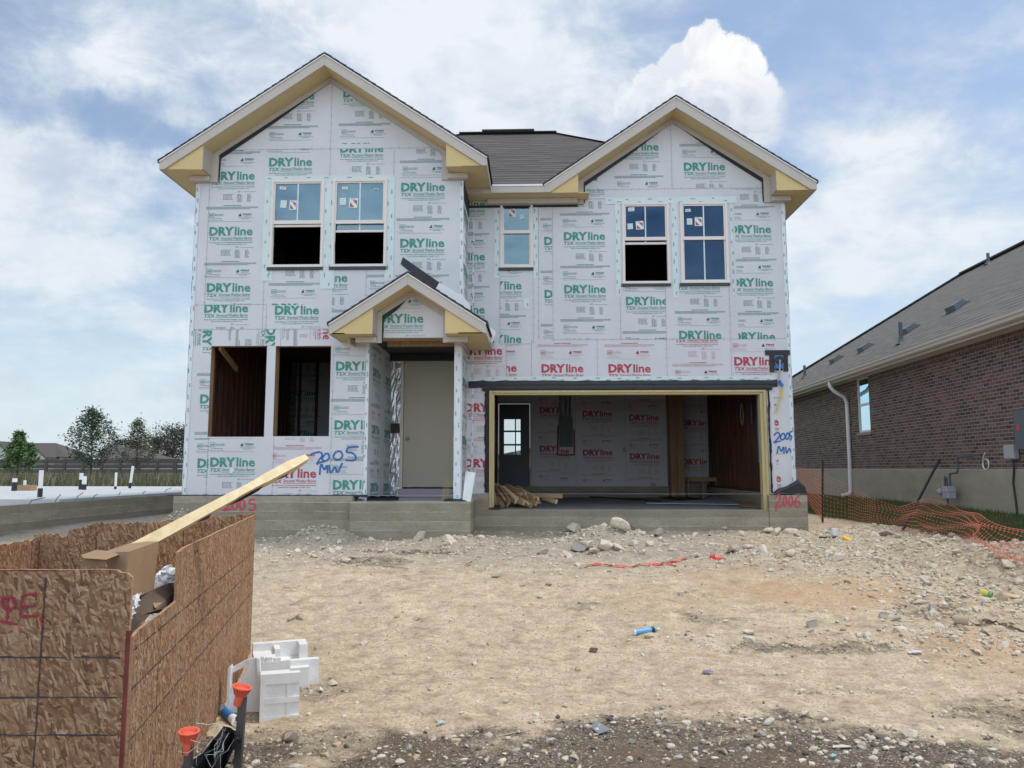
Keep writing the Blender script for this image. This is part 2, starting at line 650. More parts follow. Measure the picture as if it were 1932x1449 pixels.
def brick_mat(name, soldier=False):
    m = NM(name)
    uvn = m.n('ShaderNodeUVMap')
    v = uvn.outputs[0]
    if soldier:
        v = m.mapped(v, rot=(0, 0, math.radians(90)))
    b = m.n('ShaderNodeTexBrick')
    m.L.new(v, b.inputs['Vector'])
    b.offset = 0.0 if soldier else .5
    b.inputs['Scale'].default_value = 1.0
    b.inputs['Brick Width'].default_value = .205
    b.inputs['Row Height'].default_value = .0677
    b.inputs['Mortar Size'].default_value = .0068
    b.inputs['Mortar Smooth'].default_value = .2
    b.inputs['Bias'].default_value = 0.0
    b.inputs['Color1'].default_value = (0, 0, 0, 1)
    b.inputs['Color2'].default_value = (1, 1, 1, 1)
    b.inputs['Mortar'].default_value = (.5, .5, .5, 1)
    cr = m.n('ShaderNodeValToRGB')
    m.L.new(b.outputs['Color'], cr.inputs[0])
    e = cr.color_ramp.elements
    e[0].position, e[0].color = 0.0, (.030, .023, .026, 1)
    e[1].position, e[1].color = 1.0, (.175, .115, .098, 1)
    for pos, c in ((.16, (.042, .030, .032, 1)), (.24, (.075, .045, .043, 1)), (.55, (.105, .062, .056, 1)), (.8, (.135, .085, .074, 1))):
        q = e.new(pos)
        q.color = c
    col = m.mix(m.math('MULTIPLY', m.ramp(m.noise(40, 4, .7), .35, .7), .35), cr.outputs[0], (.20, .15, .13))
    col = m.mix(b.outputs['Fac'], col, (.31, .27, .23))
    m.bump(m.math('SUBTRACT', m.math('MULTIPLY', m.noise(60, 3), .3), b.outputs['Fac']), .7, .012)
    return m.fin(col, .9)

M['brick'] = brick_mat('dark_brick')
M['soldier'] = brick_mat('dark_brick_soldier_course', True)

def glass_mat(name, tint, refl, rc=(.70, .88, .97)):
    m = NM(name)
    tr = m.n('ShaderNodeBsdfTransparent')
    tr.inputs[0].default_value = tint + (1,)
    gl = m.n('ShaderNodeBsdfGlossy')
    gl.inputs['Roughness'].default_value = .015
    gl.inputs['Color'].default_value = rc + (1,)
    fr = m.n('ShaderNodeFresnel')
    fr.inputs[0].default_value = 1.5
    f = m.math('ADD', fr.outputs[0], refl, True)
    bp = m.n('ShaderNodeBump')
    bp.inputs['Strength'].default_value = .05
    bp.inputs['Distance'].default_value = .02
    m.L.new(m.noise(1.5, 2), bp.inputs['Height'])
    m.L.new(bp.outputs[0], gl.inputs['Normal'])
    mxs = m.n('ShaderNodeMixShader')
    m.L.new(f, mxs.inputs[0])
    m.L.new(tr.outputs[0], mxs.inputs[1])
    m.L.new(gl.outputs[0], mxs.inputs[2])
    m.L.new(mxs.outputs[0], m.out.inputs[0])
    return m.m

M['glass'] = glass_mat('window_glass', (.50, .57, .62), .12, (.58, .86, 1.0))
M['glass_c'] = glass_mat('clear_glass', (.93, .95, .94), .0)
M['glass_d'] = glass_mat('low_e_window_glass', (.45, .50, .58), .035, (.36, .62, 1.0))

def osb_mat(name, tone=1.0):
    m = NM(name)
    uvn = m.n('ShaderNodeUVMap')
    base_v = uvn.outputs[0]
    wob = m.noise(6, 3, .5, base_v, col=True)
    va = m.n('ShaderNodeVectorMath', operation='MULTIPLY_ADD')
    m.L.new(wob, va.inputs[0])
    va.inputs[1].default_value = (.016, .016, 0)
    m.L.new(base_v, va.inputs[2])
    vv = va.outputs[0]
    cols, hs = [], []
    for i, (ang, sx, sy) in enumerate(((8, 20, 95), (-24, 23, 110), (35, 25, 102), (72, 28, 118))):
        mv = m.mapped(vv, scale=(sx, sy, 1), rot=(0, 0, 0))
        r0 = m.mapped(vv, rot=(0, 0, math.radians(ang)), loc=(i * 3.1, i * 1.7, 0))
        mv = m.mapped(r0, scale=(sx, sy, 1))
        vo = m.n('ShaderNodeTexVoronoi', voronoi_dimensions='2D')
        m.L.new(mv, vo.inputs['Vector'])
        vo.inputs['Scale'].default_value = 1.0
        vo.inputs['Randomness'].default_value = 1.0
        s_ = m.n('ShaderNodeSeparateColor')
        m.L.new(vo.outputs['Color'], s_.inputs[0])
        cols.append(s_.outputs)
        hs.append(vo.outputs['Distance'])
    val = cols[0][0]
    hh = hs[0]
    for i in (1, 2, 3):
        sel = m.ramp(cols[i][1], .56, .60)
        nmix = m.n('ShaderNodeMix', data_type='FLOAT')
        m.L.new(sel, nmix.inputs[0]); m.L.new(val, nmix.inputs[2]); m.L.new(cols[i][0], nmix.inputs[3])
        val = nmix.outputs[0]
        n2 = m.n('ShaderNodeMix', data_type='FLOAT')
        m.L.new(sel, n2.inputs[0]); m.L.new(hh, n2.inputs[2]); m.L.new(hs[i], n2.inputs[3])
        hh = n2.outputs[0]
    cr = m.n('ShaderNodeValToRGB')
    m.L.new(val, cr.inputs[0])
    e = cr.color_ramp.elements
    e[0].position, e[0].color = 0.0, tuple(x * tone for x in (.125, .058, .030)) + (1,)
    e[1].position, e[1].color = 1.0, tuple(x * tone for x in (.50, .35, .215)) + (1,)
    for pos, c in ((.25, (.225, .112, .058)), (.6, (.325, .178, .095)), (.85, (.42, .255, .145))):
        q = e.new(pos)
        q.color = tuple(x * tone for x in c) + (1,)
    fib = m.noise(9, 6, .7, m.mapped(vv, scale=(3, 14, 1)))
    col = m.mix(m.math('MULTIPLY', m.ramp(fib, .45, .7), .45), cr.outputs[0], (.16 * tone, .075 * tone, .04 * tone))
    big = m.noise(1.7, 5, .6, base_v)
    col = m.mix(m.math('MULTIPLY', m.ramp(big, .5, .72), .35), col, (.42 * tone, .27 * tone, .17 * tone))
    if tone > 1:      # rain-washed pale streaks running down the sheet
        stk = m.math('MULTIPLY', m.ramp(m.noise(2.0, 6, .7, m.mapped(base_v, scale=(5, .5, 1))), .52, .72), m.ramp(m.noise(14, 5, .7, base_v), .35, .6))
        col = m.mix(m.math('MULTIPLY', stk, .6), col, (.52, .46, .40))
    edge = m.ramp(hh, .55, .9)
    col = m.mix(m.math('MULTIPLY', edge, .45), col, (.08, .035, .02))
    m.bump(m.math('ADD', m.math('MULTIPLY', hh, -.6), m.math('MULTIPLY', fib, .5)), .32, .004)
    return m.fin(col, .72, 0, .3)

M['osb'] = osb_mat('strand_board', .92)
M['osb_pale'] = osb_mat('weathered_strand_board', 1.001)
M['osb_edge'] = simple('board_edge', (.40, .23, .13), .9, .3, 30, .5, bscale=80)
M['red_edge'] = simple('red_painted_edge', (.16, .03, .025), .8, .35, 12)
M['line'] = simple('printed_grid_line', (.055, .045, .045), .9, .5, 25)

def spray_mat(name, c):
    """paint with a soft, speckled border: v = 0..1 across the stroke"""
    m = NM(name)
    m.p.inputs['Base Color'].default_value = c + (1,)
    m.p.inputs['Roughness'].default_value = .6
    uvn = m.n('ShaderNodeUVMap')
    sp = m.n('ShaderNodeSeparateXYZ')
    m.L.new(uvn.outputs[0], sp.inputs[0])
    d = m.math('ABSOLUTE', m.math('SUBTRACT', m.math('MULTIPLY', sp.outputs[1], 2.0), 1.0))
    d = m.math('ADD', d, m.math('MULTIPLY', m.math('SUBTRACT', m.noise(90, 3, .7), .5), .9))
    a = m.ramp(d, .45, .95, .95, 0.0)
    m.L.new(a, m.p.inputs['Alpha'])
    return m.m

M['spray_b'] = spray_mat('blue_spray_paint', (.02, .13, .42))
M['spray_r'] = spray_mat('red_spray_paint', (.62, .035, .10))
M['spray_d'] = spray_mat('dark_red_spray_paint', (.30, .015, .035))
# ------------------------------------------------------------------ printed lettering as flat polygons
def text_polys(body, x0, x1, yt, yb, bold=0.0, shear=0.0, res=2, xfit=True):
    """triangles of the text fitted in x0..x1, capitals from yt (top) to yb (baseline), y pointing up"""
    c = bpy.data.curves.new('tmp', 'FONT')
    c.body = body
    c.resolution_u = res
    c.offset = bold
    c.shear = shear
    o = bpy.data.objects.new('tmp', c)
    COL.objects.link(o)
    me = bpy.data.meshes.new_from_object(o.evaluated_get(bpy.context.evaluated_depsgraph_get()))
    V = [v.co.copy() for v in me.vertices]
    P = [[V[i] for i in p.vertices] for p in me.polygons]
    bpy.data.objects.remove(o); bpy.data.curves.remove(c); bpy.data.meshes.remove(me)
    ax0, ax1 = min(v.x for v in V), max(v.x for v in V)
    ay1 = max(v.y for v in V)
    ay0 = min(0.0, 0.0)
    sx = (x1 - x0) / (ax1 - ax0)
    sy = (yt - yb) / (ay1 - ay0)
    return [[(x0 + (v.x - ax0) * sx, yb + (v.y - ay0) * sy) for v in p] for p in P]

def rect(x0, x1, y0, y1):
    return [(x0, y0), (x1, y0), (x1, y1), (x0, y1)]

def make_unit():
    U = []
    def add(ps, k):
        for p in ps:
            U.append((p, k))
    add(text_polys('DRY', 0, .562, 0, -.193, .048), 0)
    add(text_polys('line', .578, .985, .0, -.193, .027), 0)
    add(text_polys('TSX', 0, .25, -.232, -.312, .022, .18), 0)
    add(text_polys('Structural Weather Barrier', .27, .99, -.228, -.296, .012, .25, 1), 0)
    add([rect(.26, .985, -.322, -.314)], 0)
    add(text_polys('WALL BRACING | WATER-RESISTIVE BARRIER | AIR BARRIER', 0, .99, -.352, -.374, .02, 0, 1), 0)
    add(text_polys('STRUCTURAL SHEATHING | DRAFT STOP', .16, .87, -.394, -.416, .02, 0, 1), 0)
    add(text_polys('ISO', .61, .68, -.452, -.492, .01, .3, 1), 0)
    r = random.Random(3)
    def dashes(x0, x1, y, h, k=1, gap=.012, lo=.02, hi=.06):
        x = x0
        while x < x1:
            w = min(r.uniform(lo, hi), x1 - x)
            add([rect(x, x + w, y - h * 1.25, y)], k)
            x += w + gap
    dashes(.71, 1.02, -.474, .008)
    for i in range(5):
        dashes(.28, r.uniform(.44, .52), -.53 - i * .029, .011)
    for i in range(8):
        dashes(.60, r.uniform(.66, .72), -.535 - i * .024, .010)
        dashes(.83, r.uniform(.89, .93), -.535 - i * .024, .010)
    dashes(.30, .70, -.79, .013, 0, .006)
    for i in range(3):
        dashes(-.09, 1.09 if i < 2 else .9, -.826 - i * .022, .0095, 1, .006)
    x0, x1, y0, y1 = -.02, .095, -1.068, -.968
    for q in (rect(x0, x1, y0, y0 + .008), rect(x0, x1, y1 - .008, y1), rect(x0, x0 + .008, y0, y1), rect(x1 - .008, x1, y0, y1)):
        add([q], 0)
    add(text_polys('NSP', .0, .08, -.995, -1.04, .03, 0, 1), 0)
    for i in range(2):
        dashes(.11, .31, -.995 - i * .028, .012)
    dashes(.0, .27, -1.09, .010)
    dashes(-.05, .3, -1.13, .008)
    add([[(.64, -1.05), (.70, -1.05), (.71, -.985), (.68, -.985)], rect(.67, .715, -1.05, -1.02)], 0)
    add(text_polys('FIBRE', .745, .945, -.985, -1.022, .04, 0, 1), 0)
    dashes(.76, .93, -1.04, .010)
    dashes(.65, .98, -1.078, .009)
    dashes(.72, .9, -1.105, .008)
    dashes(-.02, .95, -1.165, .006)
    return U

UNIT = make_unit()
US, UPER = 0.754, 0.973
UB = (-.10, 1.10, -1.17, .01)

def sub_rects(rects, hole):
    hx0, hx1, hy0, hy1 = hole
    out = []
    for (x0, x1, y0, y1) in rects:
        if hx0 >= x1 or hx1 <= x0 or hy0 >= y1 or hy1 <= y0:
            out.append((x0, x1, y0, y1))
            continue
        if x0 < hx0: out.append((x0, hx0, y0, y1))
        if hx1 < x1: out.append((hx1, x1, y0, y1))
        a, b = max(x0, hx0), min(x1, hx1)
        if y0 < hy0: out.append((a, b, y0, hy0))
        if hy1 < y1: out.append((a, b, hy1, y1))
    return out

class Face:
    """a wall plane: axis 'Y' faces the street, axis 'X' faces right"""
    def __init__(s, axis, val, mb):
        s.ax, s.val, s.mb, s.holes, s.clip = axis, val, mb, [], None

    def w(s, u, z, d=0.0):
        return (u, s.val - d, z) if s.ax == 'Y' else (s.val + d, u, z)

    def px(s, x, y):
        p = PY(x, y, s.val) if s.ax == 'Y' else PX(x, y, s.val)
        return (p.x, p.z) if s.ax == 'Y' else (p.y, p.z)

    def rect_px(s, x0, y0, x1, y1):
        a, b = s.px(x0, y0), s.px(x1, y1)
        return (min(a[0], b[0]), max(a[0], b[0]), min(a[1], b[1]), max(a[1], b[1]))

    def polys(s, P, d, clips, mi):
        for poly in P:
            for H in clips:
                q = clip_conv(poly, H)
                if q:
                    s.mb.poly([s.w(u, z, d) for u, z in q], mi)

    def unit(s, x, y, clip, ink=(1, 2), col=True, rot=0, scale=1.0, world=False, d=.003):
        """printing whose first letter's top left corner is seen at pixel x, y, repeated up and down inside the clip"""
        u0, z0 = (x, y) if world else s.px(x, y)
        R = s.rect_px(*clip) if not world else clip
        rs = [R]
        for h in s.holes:
            rs = sub_rects(rs, h)
        k = US * scale
        c, sn = math.cos(rot), math.sin(rot)
        for n in (range(-6, 7) if col else (0,)):
            du, dz = 0 * n, -UPER * scale * n
            if rot:
                du, dz = dz * -sn, dz * c
            ou, oz = u0 + du, z0 + dz
            cs = []
            for (bx, by) in ((UB[0], UB[2]), (UB[1], UB[2]), (UB[1], UB[3]), (UB[0], UB[3])):
                cs.append((ou + k * (bx * c - by * sn), oz + k * (bx * sn + by * c)))
            bx0, bx1 = min(q[0] for q in cs), max(q[0] for q in cs)
            by0, by1 = min(q[1] for q in cs), max(q[1] for q in cs)
            for (x0, x1, y0, y1) in rs:
                if x0 > bx1 or x1 < bx0 or y0 > by1 or y1 < by0:
                    continue
                H = halfs(rect(x0, x1, y0, y1))
                inside = x0 <= bx0 and x1 >= bx1 and y0 <= by0 and y1 >= by1
                for poly, kk in UNIT:
                    q = [(ou + k * (a * c - b * sn), oz + k * (a * sn + b * c)) for a, b in poly]
                    if not inside:
                        q = clip_conv(q, H)
                    if q and s.clip:
                        q = clip_conv(q, s.clip)
                    if q:
                        s.mb.poly([s.w(a, b, d) for a, b in q], ink[kk])

    def seam(s, x0, y0, x1, y1, mi=3, wid=.006):
        """butt joint between two panels with a row of nails each side"""
        a, b = s.px(x0, y0), s.px(x1, y1)
        if abs(a[0] - b[0]) < abs(a[1] - b[1]):
            u = (a[0] + b[0]) / 2
            rs = [(u - wid / 2, u + wid / 2, min(a[1], b[1]), max(a[1], b[1]))]
            ln = rs[0][3] - rs[0][2]
            nl = [(u + e, rs[0][2] + .04 + i * .15) for i in range(int(ln / .15)) for e in (-.02, .02)]
        else:
            v = (a[1] + b[1]) / 2
            rs = [(min(a[0], b[0]), max(a[0], b[0]), v - wid / 2, v + wid / 2)]
            ln = rs[0][1] - rs[0][0]
            nl = [(rs[0][0] + .04 + i * .15, v + e) for i in range(int(ln / .15)) for e in (-.02, .02)]
        for (nx, ny) in nl:
            rs.append((nx - .003, nx + .004, ny - .007, ny + .007))
        for h in s.holes:
            rs = sub_rects(rs, h)
        for (p, q, e, f) in rs:
            poly = rect(p, q, e, f)
            if s.clip:
                poly = clip_conv(poly, s.clip)
            if poly:
                s.mb.poly([s.w(g, h2, .0022) for g, h2 in poly], mi)

    def sheet(s, outline, thick, mi=0, mback=4, reveal=4):
        """wall body: convex outline minus the holes, with reveals and a back face"""
        us = sorted(set([o[0] for o in outline] + [h[0] for h in s.holes] + [h[1] for h in s.holes]))
        H = halfs(outline)
        ymin, ymax = min(o[1] for o in outline) - 1, max(o[1] for o in outline) + 1
        for a, b in zip(us[:-1], us[1:]):
            if b - a < 1e-5:
                continue
            cells = [(a, b, ymin, ymax)]
            for h in s.holes:
                cells = sub_rects(cells, h)
            for (x0, x1, y0, y1) in cells:
                q = clip_conv(rect(x0, x1, y0, y1), H)
                if q:
                    s.mb.poly([s.w(u, z, 0) for u, z in q], mi)
                    s.mb.poly([s.w(u, z, -thick) for u, z in q][::-1], mback)
        ring = list(outline)
        for i in range(len(ring)):
            p, q = ring[i], ring[(i + 1) % len(ring)]
            s.mb.poly([s.w(*p, 0), s.w(*p, -thick), s.w(*q, -thick), s.w(*q, 0)], mi)
        for (x0, x1, y0, y1) in s.holes:
            r4 = rect(x0, x1, y0, y1)
            for i in range(4):
                p, q = r4[i], r4[(i + 1) % 4]
                s.mb.poly([s.w(*p, 0), s.w(*q, 0), s.w(*q, -thick), s.w(*p, -thick)], reveal)

def sprayed(face, sts, w, mat, parent, label, **k):
    """each sprayed character group is a part of its own"""
    for lab, grp in sts:
        m_ = MB()
        for st in grp:
            stroke(m_, face, st, w, **k)
        m_.build('spray_lettering', mat, parent, label=lab)

def stroke(mb, face, pts, width, mi=0, d=.006, smooth=True, px=True):
    """sprayed line through pixel points on a wall plane"""
    P = [face.px(*p) if px else p for p in pts]
    if smooth and len(P) > 2:
        Q = []
        for i in range(len(P) - 1):
            p0, p1, p2, p3 = P[max(i - 1, 0)], P[i], P[i + 1], P[min(i + 2, len(P) - 1)]
            for t in (0, .25, .5, .75):
                Q.append(tuple(.5 * ((2 * p1[k]) + (-p0[k] + p2[k]) * t + (2 * p0[k] - 5 * p1[k] + 4 * p2[k] - p3[k]) * t * t + (-p0[k] + 3 * p1[k] - 3 * p2[k] + p3[k]) * t ** 3) for k in (0, 1)))
        Q.append(P[-1])
        P = Q
    prev = None
    for i, p in enumerate(P):
        a, b = P[max(i - 1, 0)], P[min(i + 1, len(P) - 1)]
        dx, dy = b[0] - a[0], b[1] - a[1]
        l = math.hypot(dx, dy) or 1
        nx, ny = -dy / l * width / 2, dx / l * width / 2
        cur = (face.w(p[0] + nx, p[1] + ny, d + i * 2e-5), face.w(p[0] - nx, p[1] - ny, d + i * 2e-5))
        if prev:
            mb.poly([prev[0], prev[1], cur[1], cur[0]], mi, uv=[(0, 1), (0, 0), (1, 0), (1, 1)])
        prev = cur

M['dim'] = simple('unlit_board', (.075, .05, .038), .9, .3, 3)  # dark board tone with the shade of the closed rooms put in
WM = [M['sheath'], M['ink_g'], M['ink_g2'], M['seam'], M['wood_i'], M['ink_r'], M['ink_r2']]
RED = (5, 6)

TAPES = []
class TP(MB):
    """collects tape strips; each becomes a part of its own"""
    def strip(s):
        t = MB()
        TAPES.append(t)
        return t
    def build(s, name, mats, parent=None, **k):
        for t in TAPES:
            t.build(name, mats, parent, **k)
        TAPES.clear()
        if s.v:
            MB.build(s, name, mats, parent, **k)

def tape(mb, face, x0, y0, x1, y1, d=.006, ink=1, wob=.006, seed=0):
    """strip of wrinkled flashing tape with its small printing"""
    u0, u1, z0, z1 = face.rect_px(x0, y0, x1, y1)
    tape_w(mb, face, u0, u1, z0, z1, d, ink, wob, seed)

def tape_w(mb, face, u0, u1, z0, z1, d=.006, ink=1, wob=.006, seed=0):
    if isinstance(mb, TP):
        mb = mb.strip()
    r = random.Random(seed + int(u0 * 977) + int(z0 * 331))
    vert = (z1 - z0) > (u1 - u0)
    n = max(2, int(max(z1 - z0, u1 - u0) / .12))
    A, B = [], []
    for i in range(n + 1):
        t = i / n
        if vert:
            A.append((u0 + r.uniform(-wob, wob), z0 + (z1 - z0) * t)); B.append((u1 + r.uniform(-wob, wob), z0 + (z1 - z0) * t))
        else:
            A.append((u0 + (u1 - u0) * t, z0 + r.uniform(-wob, wob))); B.append((u0 + (u1 - u0) * t, z1 + r.uniform(-wob, wob)))
    for i in range(n):
        q = [A[i], B[i], B[i + 1], A[i + 1]] if vert else [A[i], A[i + 1], B[i + 1], B[i]]
        mb.poly([face.w(*p, d) for p in q], 0)
    # small repeated printing on the tape
    k = 0
    L_ = (z1 - z0) if vert else (u1 - u0)
    W_ = (u1 - u0) if vert else (z1 - z0)
    t = .05
    while t < L_ - .09:
        off = W_ * (.28 if k % 2 else .66) + r.uniform(-.008, .008)
        ln = r.uniform(.045, .085)
        nn = 6
        for j in range(nn):
            a = t + ln * j / nn
            h = .006 + .006 * ((j * 7 + k) % 3) / 2
            if vert:
                rr = rect(u0 + off - h, u0 + off + h, z0 + a, z0 + a + ln / nn * .7)
            else:
                rr = rect(u0 + a, u0 + a + ln / nn * .7, z0 + off - h, z0 + off + h)
            mb.poly([face.w(*p, d + .0015) for p in rr], ink)
        t += r.uniform(.14, .24)
        k += 1

TM = [M['tape'], M['ink_g'], M['ink_g2']]
TMW = [M['tape_w'], M['ink_g'], M['ink_g2']]

# ================================================================== THE HOUSE UNDER CONSTRUCTION
YL, YR, YD = 12.5, 13.5, 14.4            # left wing front, main front, porch door wall
YBACK = 21.6
zF = PY(500, 935, YL).z                  # top of the footing stem
zFloor = zF
XL = PY(358, 640, YL).x
XRW = PY(1490, 640, YR).x                # right wall
XP0 = PY(694, 800, YL).x                 # porch left wall (inner face)
XP1 = PY(857, 800, YL).x                 # porch right wall, inner face
XP2 = PY(872, 640, YL).x                 # its outer face, also right end of the left wing
zPorch = PY(700, 947, 12.2).z
zGar = PY(1180, 962, 13.35).z
HOUSE = thing('unfinished_house', 'two storey house under construction wrapped in white printed sheathing with open garage', 'house', (0.0, 13.5, 0.5))

# roof geometry first, since the gable walls end under it
class Gable:
    def __init__(s, Y0, Y1, peak, tl, tr, il, ir, vf, tip):
        s.Y0, s.Y1, s.vf = Y0, Y1, vf
        s.P, s.TL, s.TR = PY(*peak, Y0), PY(*tl, Y0), PY(*tr, Y0)
        zt = (s.TL.z + s.TR.z) / 2
        s.TL.z = s.TR.z = zt
        s.zt, s.zs = zt, zt - tip
        s.il, s.ir = PY(il, 600 if il < 0 else peak[1] + 150, Y0).x, PY(ir, peak[1] + 150, Y0).x
    def top(s, x):
        if x < s.P.x:
            return s.P.z + (s.TL.z - s.P.z) * (s.P.x - x) / (s.P.x - s.TL.x)
        return s.P.z + (s.TR.z - s.P.z) * (x - s.P.x) / (s.TR.x - s.P.x)
    def low(s, x):
        return s.top(x) - s.vf
    def xlow(s, z, side):
        e = s.TL if side < 0 else s.TR
        t = (s.P.z - s.vf - z) / (s.P.z - e.z)
        return s.P.x + (e.x - s.P.x) * t

GL = Gable(12.1, YL, (613, 105), (302, 305), (919, 301), 384, 842, .175, .12)
GR = Gable(13.1, YR, (1275, 185), (1027, 349), (1540, 347), 1091, 1465, .185, .12)
GP = Gable(11.75, 12.15, (770, 518), (621, 614), (917, 611), 701.5, 839, .165, .125)
GP.zs = PY(700, 629.5, 11.75).z

def gable_parts(G, yb, name, left=True, right=True, ybl=None, ybr=None, thick=.035, extra=None, label=None, over=.03, laps=(), fw=.115):
    Y0, Y1 = G.Y0, G.Y1
    P, TL, TR = G.P, G.TL, G.TR
    r = MB()
    dirt = .018
    for T, s in ((TL, -1), (TR, 1)):
        sl = (P.z - T.z) / abs(P.x - T.x)
        ex = T.x + s * over
        ez = T.z - sl * over
        r.prism([(P.x, Y0 - .03, P.z + .012), (ex, Y0 - .03, ez + .012), (ex, Y0 - .03, ez + .012 + thick), (P.x, Y0 - .03, P.z + .012 + thick)], (0, yb - Y0 + .03, 0), 0)
        # shingle butts show as small steps along the rake
        n = int(math.hypot(P.x - ex, P.z - ez) / .145)
        for i in range(n):
            t0, t1 = i / n, (i + 1) / n
            a = Vector((ex + (P.x - ex) * t0, 0, ez + (P.z - ez) * t0 + .012 + thick))
            b = Vector((ex + (P.x - ex) * t1, 0, ez + (P.z - ez) * t1 + .012 + thick))
            r.poly([(a.x, Y0 - .034, a.z - .01), (b.x, Y0 - .034, b.z - .01), (b.x, Y0 - .034, b.z + .002), (a.x, Y0 - .034, a.z + .014)][::(1 if s < 0 else -1)], 1)
            r.poly([(a.x, Y0 - .034, a.z + .014), (b.x, Y0 - .034, b.z + .002), (b.x, Y0 + .3, b.z + .002), (a.x, Y0 + .3, a.z + .014)][::(1 if s < 0 else -1)], 1)
    roof = r.build(name, [M['shingle_side'], M['black']], HOUSE, label=label)
    for a in (TL, TR):
        e = MB()
        e.prism([(P.x, Y0 - .04, P.z - .004), (a.x, Y0 - .04, a.z - .004), (a.x, Y0 - .04, a.z + .011), (P.x, Y0 - .04, P.z + .011)], (0, .05, 0))
        e.build('drip_edge', M['white_metal'], roof)
    f = MB()
    for T, sd in ((TL, -1), (TR, 1)):
        xk = G.xlow(G.zs, sd)
        pts = [(P.x, P.z), (T.x, T.z), (T.x, G.zs), (xk, G.zs), (P.x, P.z - G.vf)]
        f2 = MB()
        g = .0015 * sd
        f2.prism([(x + (g if x == P.x else 0), Y0 - .02, z) for x, z in pts], (0, .03, 0))
        f2.build('fascia_board', M['trim'], roof)
    # yellow boxed return at each foot of the gable
    for sd, xi in ((-1, G.il), (1, G.ir)):
        xk = G.xlow(G.zs, sd)
        b = MB()
        b.prism([(xk, Y0 + .012, G.zs), (xi, Y0 + .012, G.zs), (xi, Y0 + .012, G.low(xi))], (0, .012, 0), 0)
        b.prism([(xi - .02 * sd * -1 if 0 else xi, Y0 + .026, G.zs + .002), (xi + sd * .03, Y0 + .026, G.zs + .002), (xi + sd * .03, Y0 + .026, G.low(xi + sd * .03)), (xi, Y0 + .026, G.low(xi))], (0, Y1 - Y0 - .03, 0), 1)
        b.box(min(xk, xi), max(xk, xi), Y0 + .026, Y1 - .004, G.zs + .003, G.zs + .014, 2)
        b.build('eave_return', [M['yellow'], M['trim_d'], M['tan']], roof)
        # frieze trim on the wall: down the inside of the return and under it
        t = MB()
        w = fw
        xw = xi - sd * w
        t.prism([(xi, Y1 - .035, G.zs - .085), (xw, Y1 - .035, G.zs - .085), (xw, Y1 - .035, G.low(xw) - .01), (xi, Y1 - .035, G.low(xi) - .01)], (0, .03, 0))
        xo = xi + sd * .33
        t.box(min(xi, xo), max(xi, xo), Y1 - .12, Y1 - .004, G.zs - .085, G.zs - .002)
        t.build('frieze_trim', M['trim'], roof)
    # sloping soffit and frieze band
    s = MB()
    for xi, sd in ((G.il, -1), (G.ir, 1)):
        s.prism([(xi, Y0 + .012, G.low(xi)), (P.x, Y0 + .012, G.low(P.x)), (P.x, Y0 + .012, G.low(P.x) + .02), (xi, Y0 + .012, G.low(xi) + .02)], (0, Y1 - Y0 - .012, 0), 0)
    s.build('rake_soffit', M['tan'], roof)
    s = MB()
    for xi, sd in ((G.il, -1), (G.ir, 1)):
        w = fw
        xa = xi - sd * w
        s.prism([(xa, Y1 - .03, G.low(xa) - .002), (P.x, Y1 - .03, G.low(P.x) - .002), (P.x, Y1 - .03, G.low(P.x) - .10), (xa, Y1 - .03, G.low(xa) - .10)], (0, .026, 0), 0)
    s.build('frieze_board', M['trim_d'], roof)
    for xi, sd in ((G.il, -1), (G.ir, 1)):
        if not laps or sd not in laps:
            continue
        s = MB()
        w = fw
        xa = xi - sd * w
        s.prism([(xa, Y1 - .014, G.low(xa) - .09), (P.x - sd * -.05, Y1 - .014, G.low(P.x) - .10), (P.x - sd * -.05, Y1 - .014, G.low(P.x) - .115), ((xa + P.x) / 2, Y1 - .014, G.low((xa + P.x) / 2) - .165), (xa - sd * .02, Y1 - .014, G.low(xa) - .17)], (0, .006, 0))
        s.prism([(xa + sd * .01, Y1 - .0135, G.zs - .08), (xa - sd * .02, Y1 - .0135, G.zs - .06), (xa - sd * .03, Y1 - .0135, G.low(xa) - .10), (xa + sd * .01, Y1 - .0135, G.low(xa) - .10)], (0, .006, 0))
        s.build('membrane_lap', M['black'], roof)
    return roof

def side_eave(roof, xt, xw, y0, y1, zs, zt, sd):
    s = MB()
    s.box(min(xt, xw), max(xt, xw), y0, y1, zs, zs + .015)
    s.build('eave_soffit', M['tan'], roof)
    s = MB()
    s.box(min(xt, xt - sd * .02), max(xt, xt - sd * .02), y0, y1, zs - .01, zt - .004)
    s.build('fascia_board', M['trim'], roof)
    s = MB()
    s.box(min(xw, xw + sd * .03), max(xw, xw + sd * .03), y0 + .35, y1, zs - .09, zs - .003)
    s.build('frieze_board', M['trim_d'], roof)

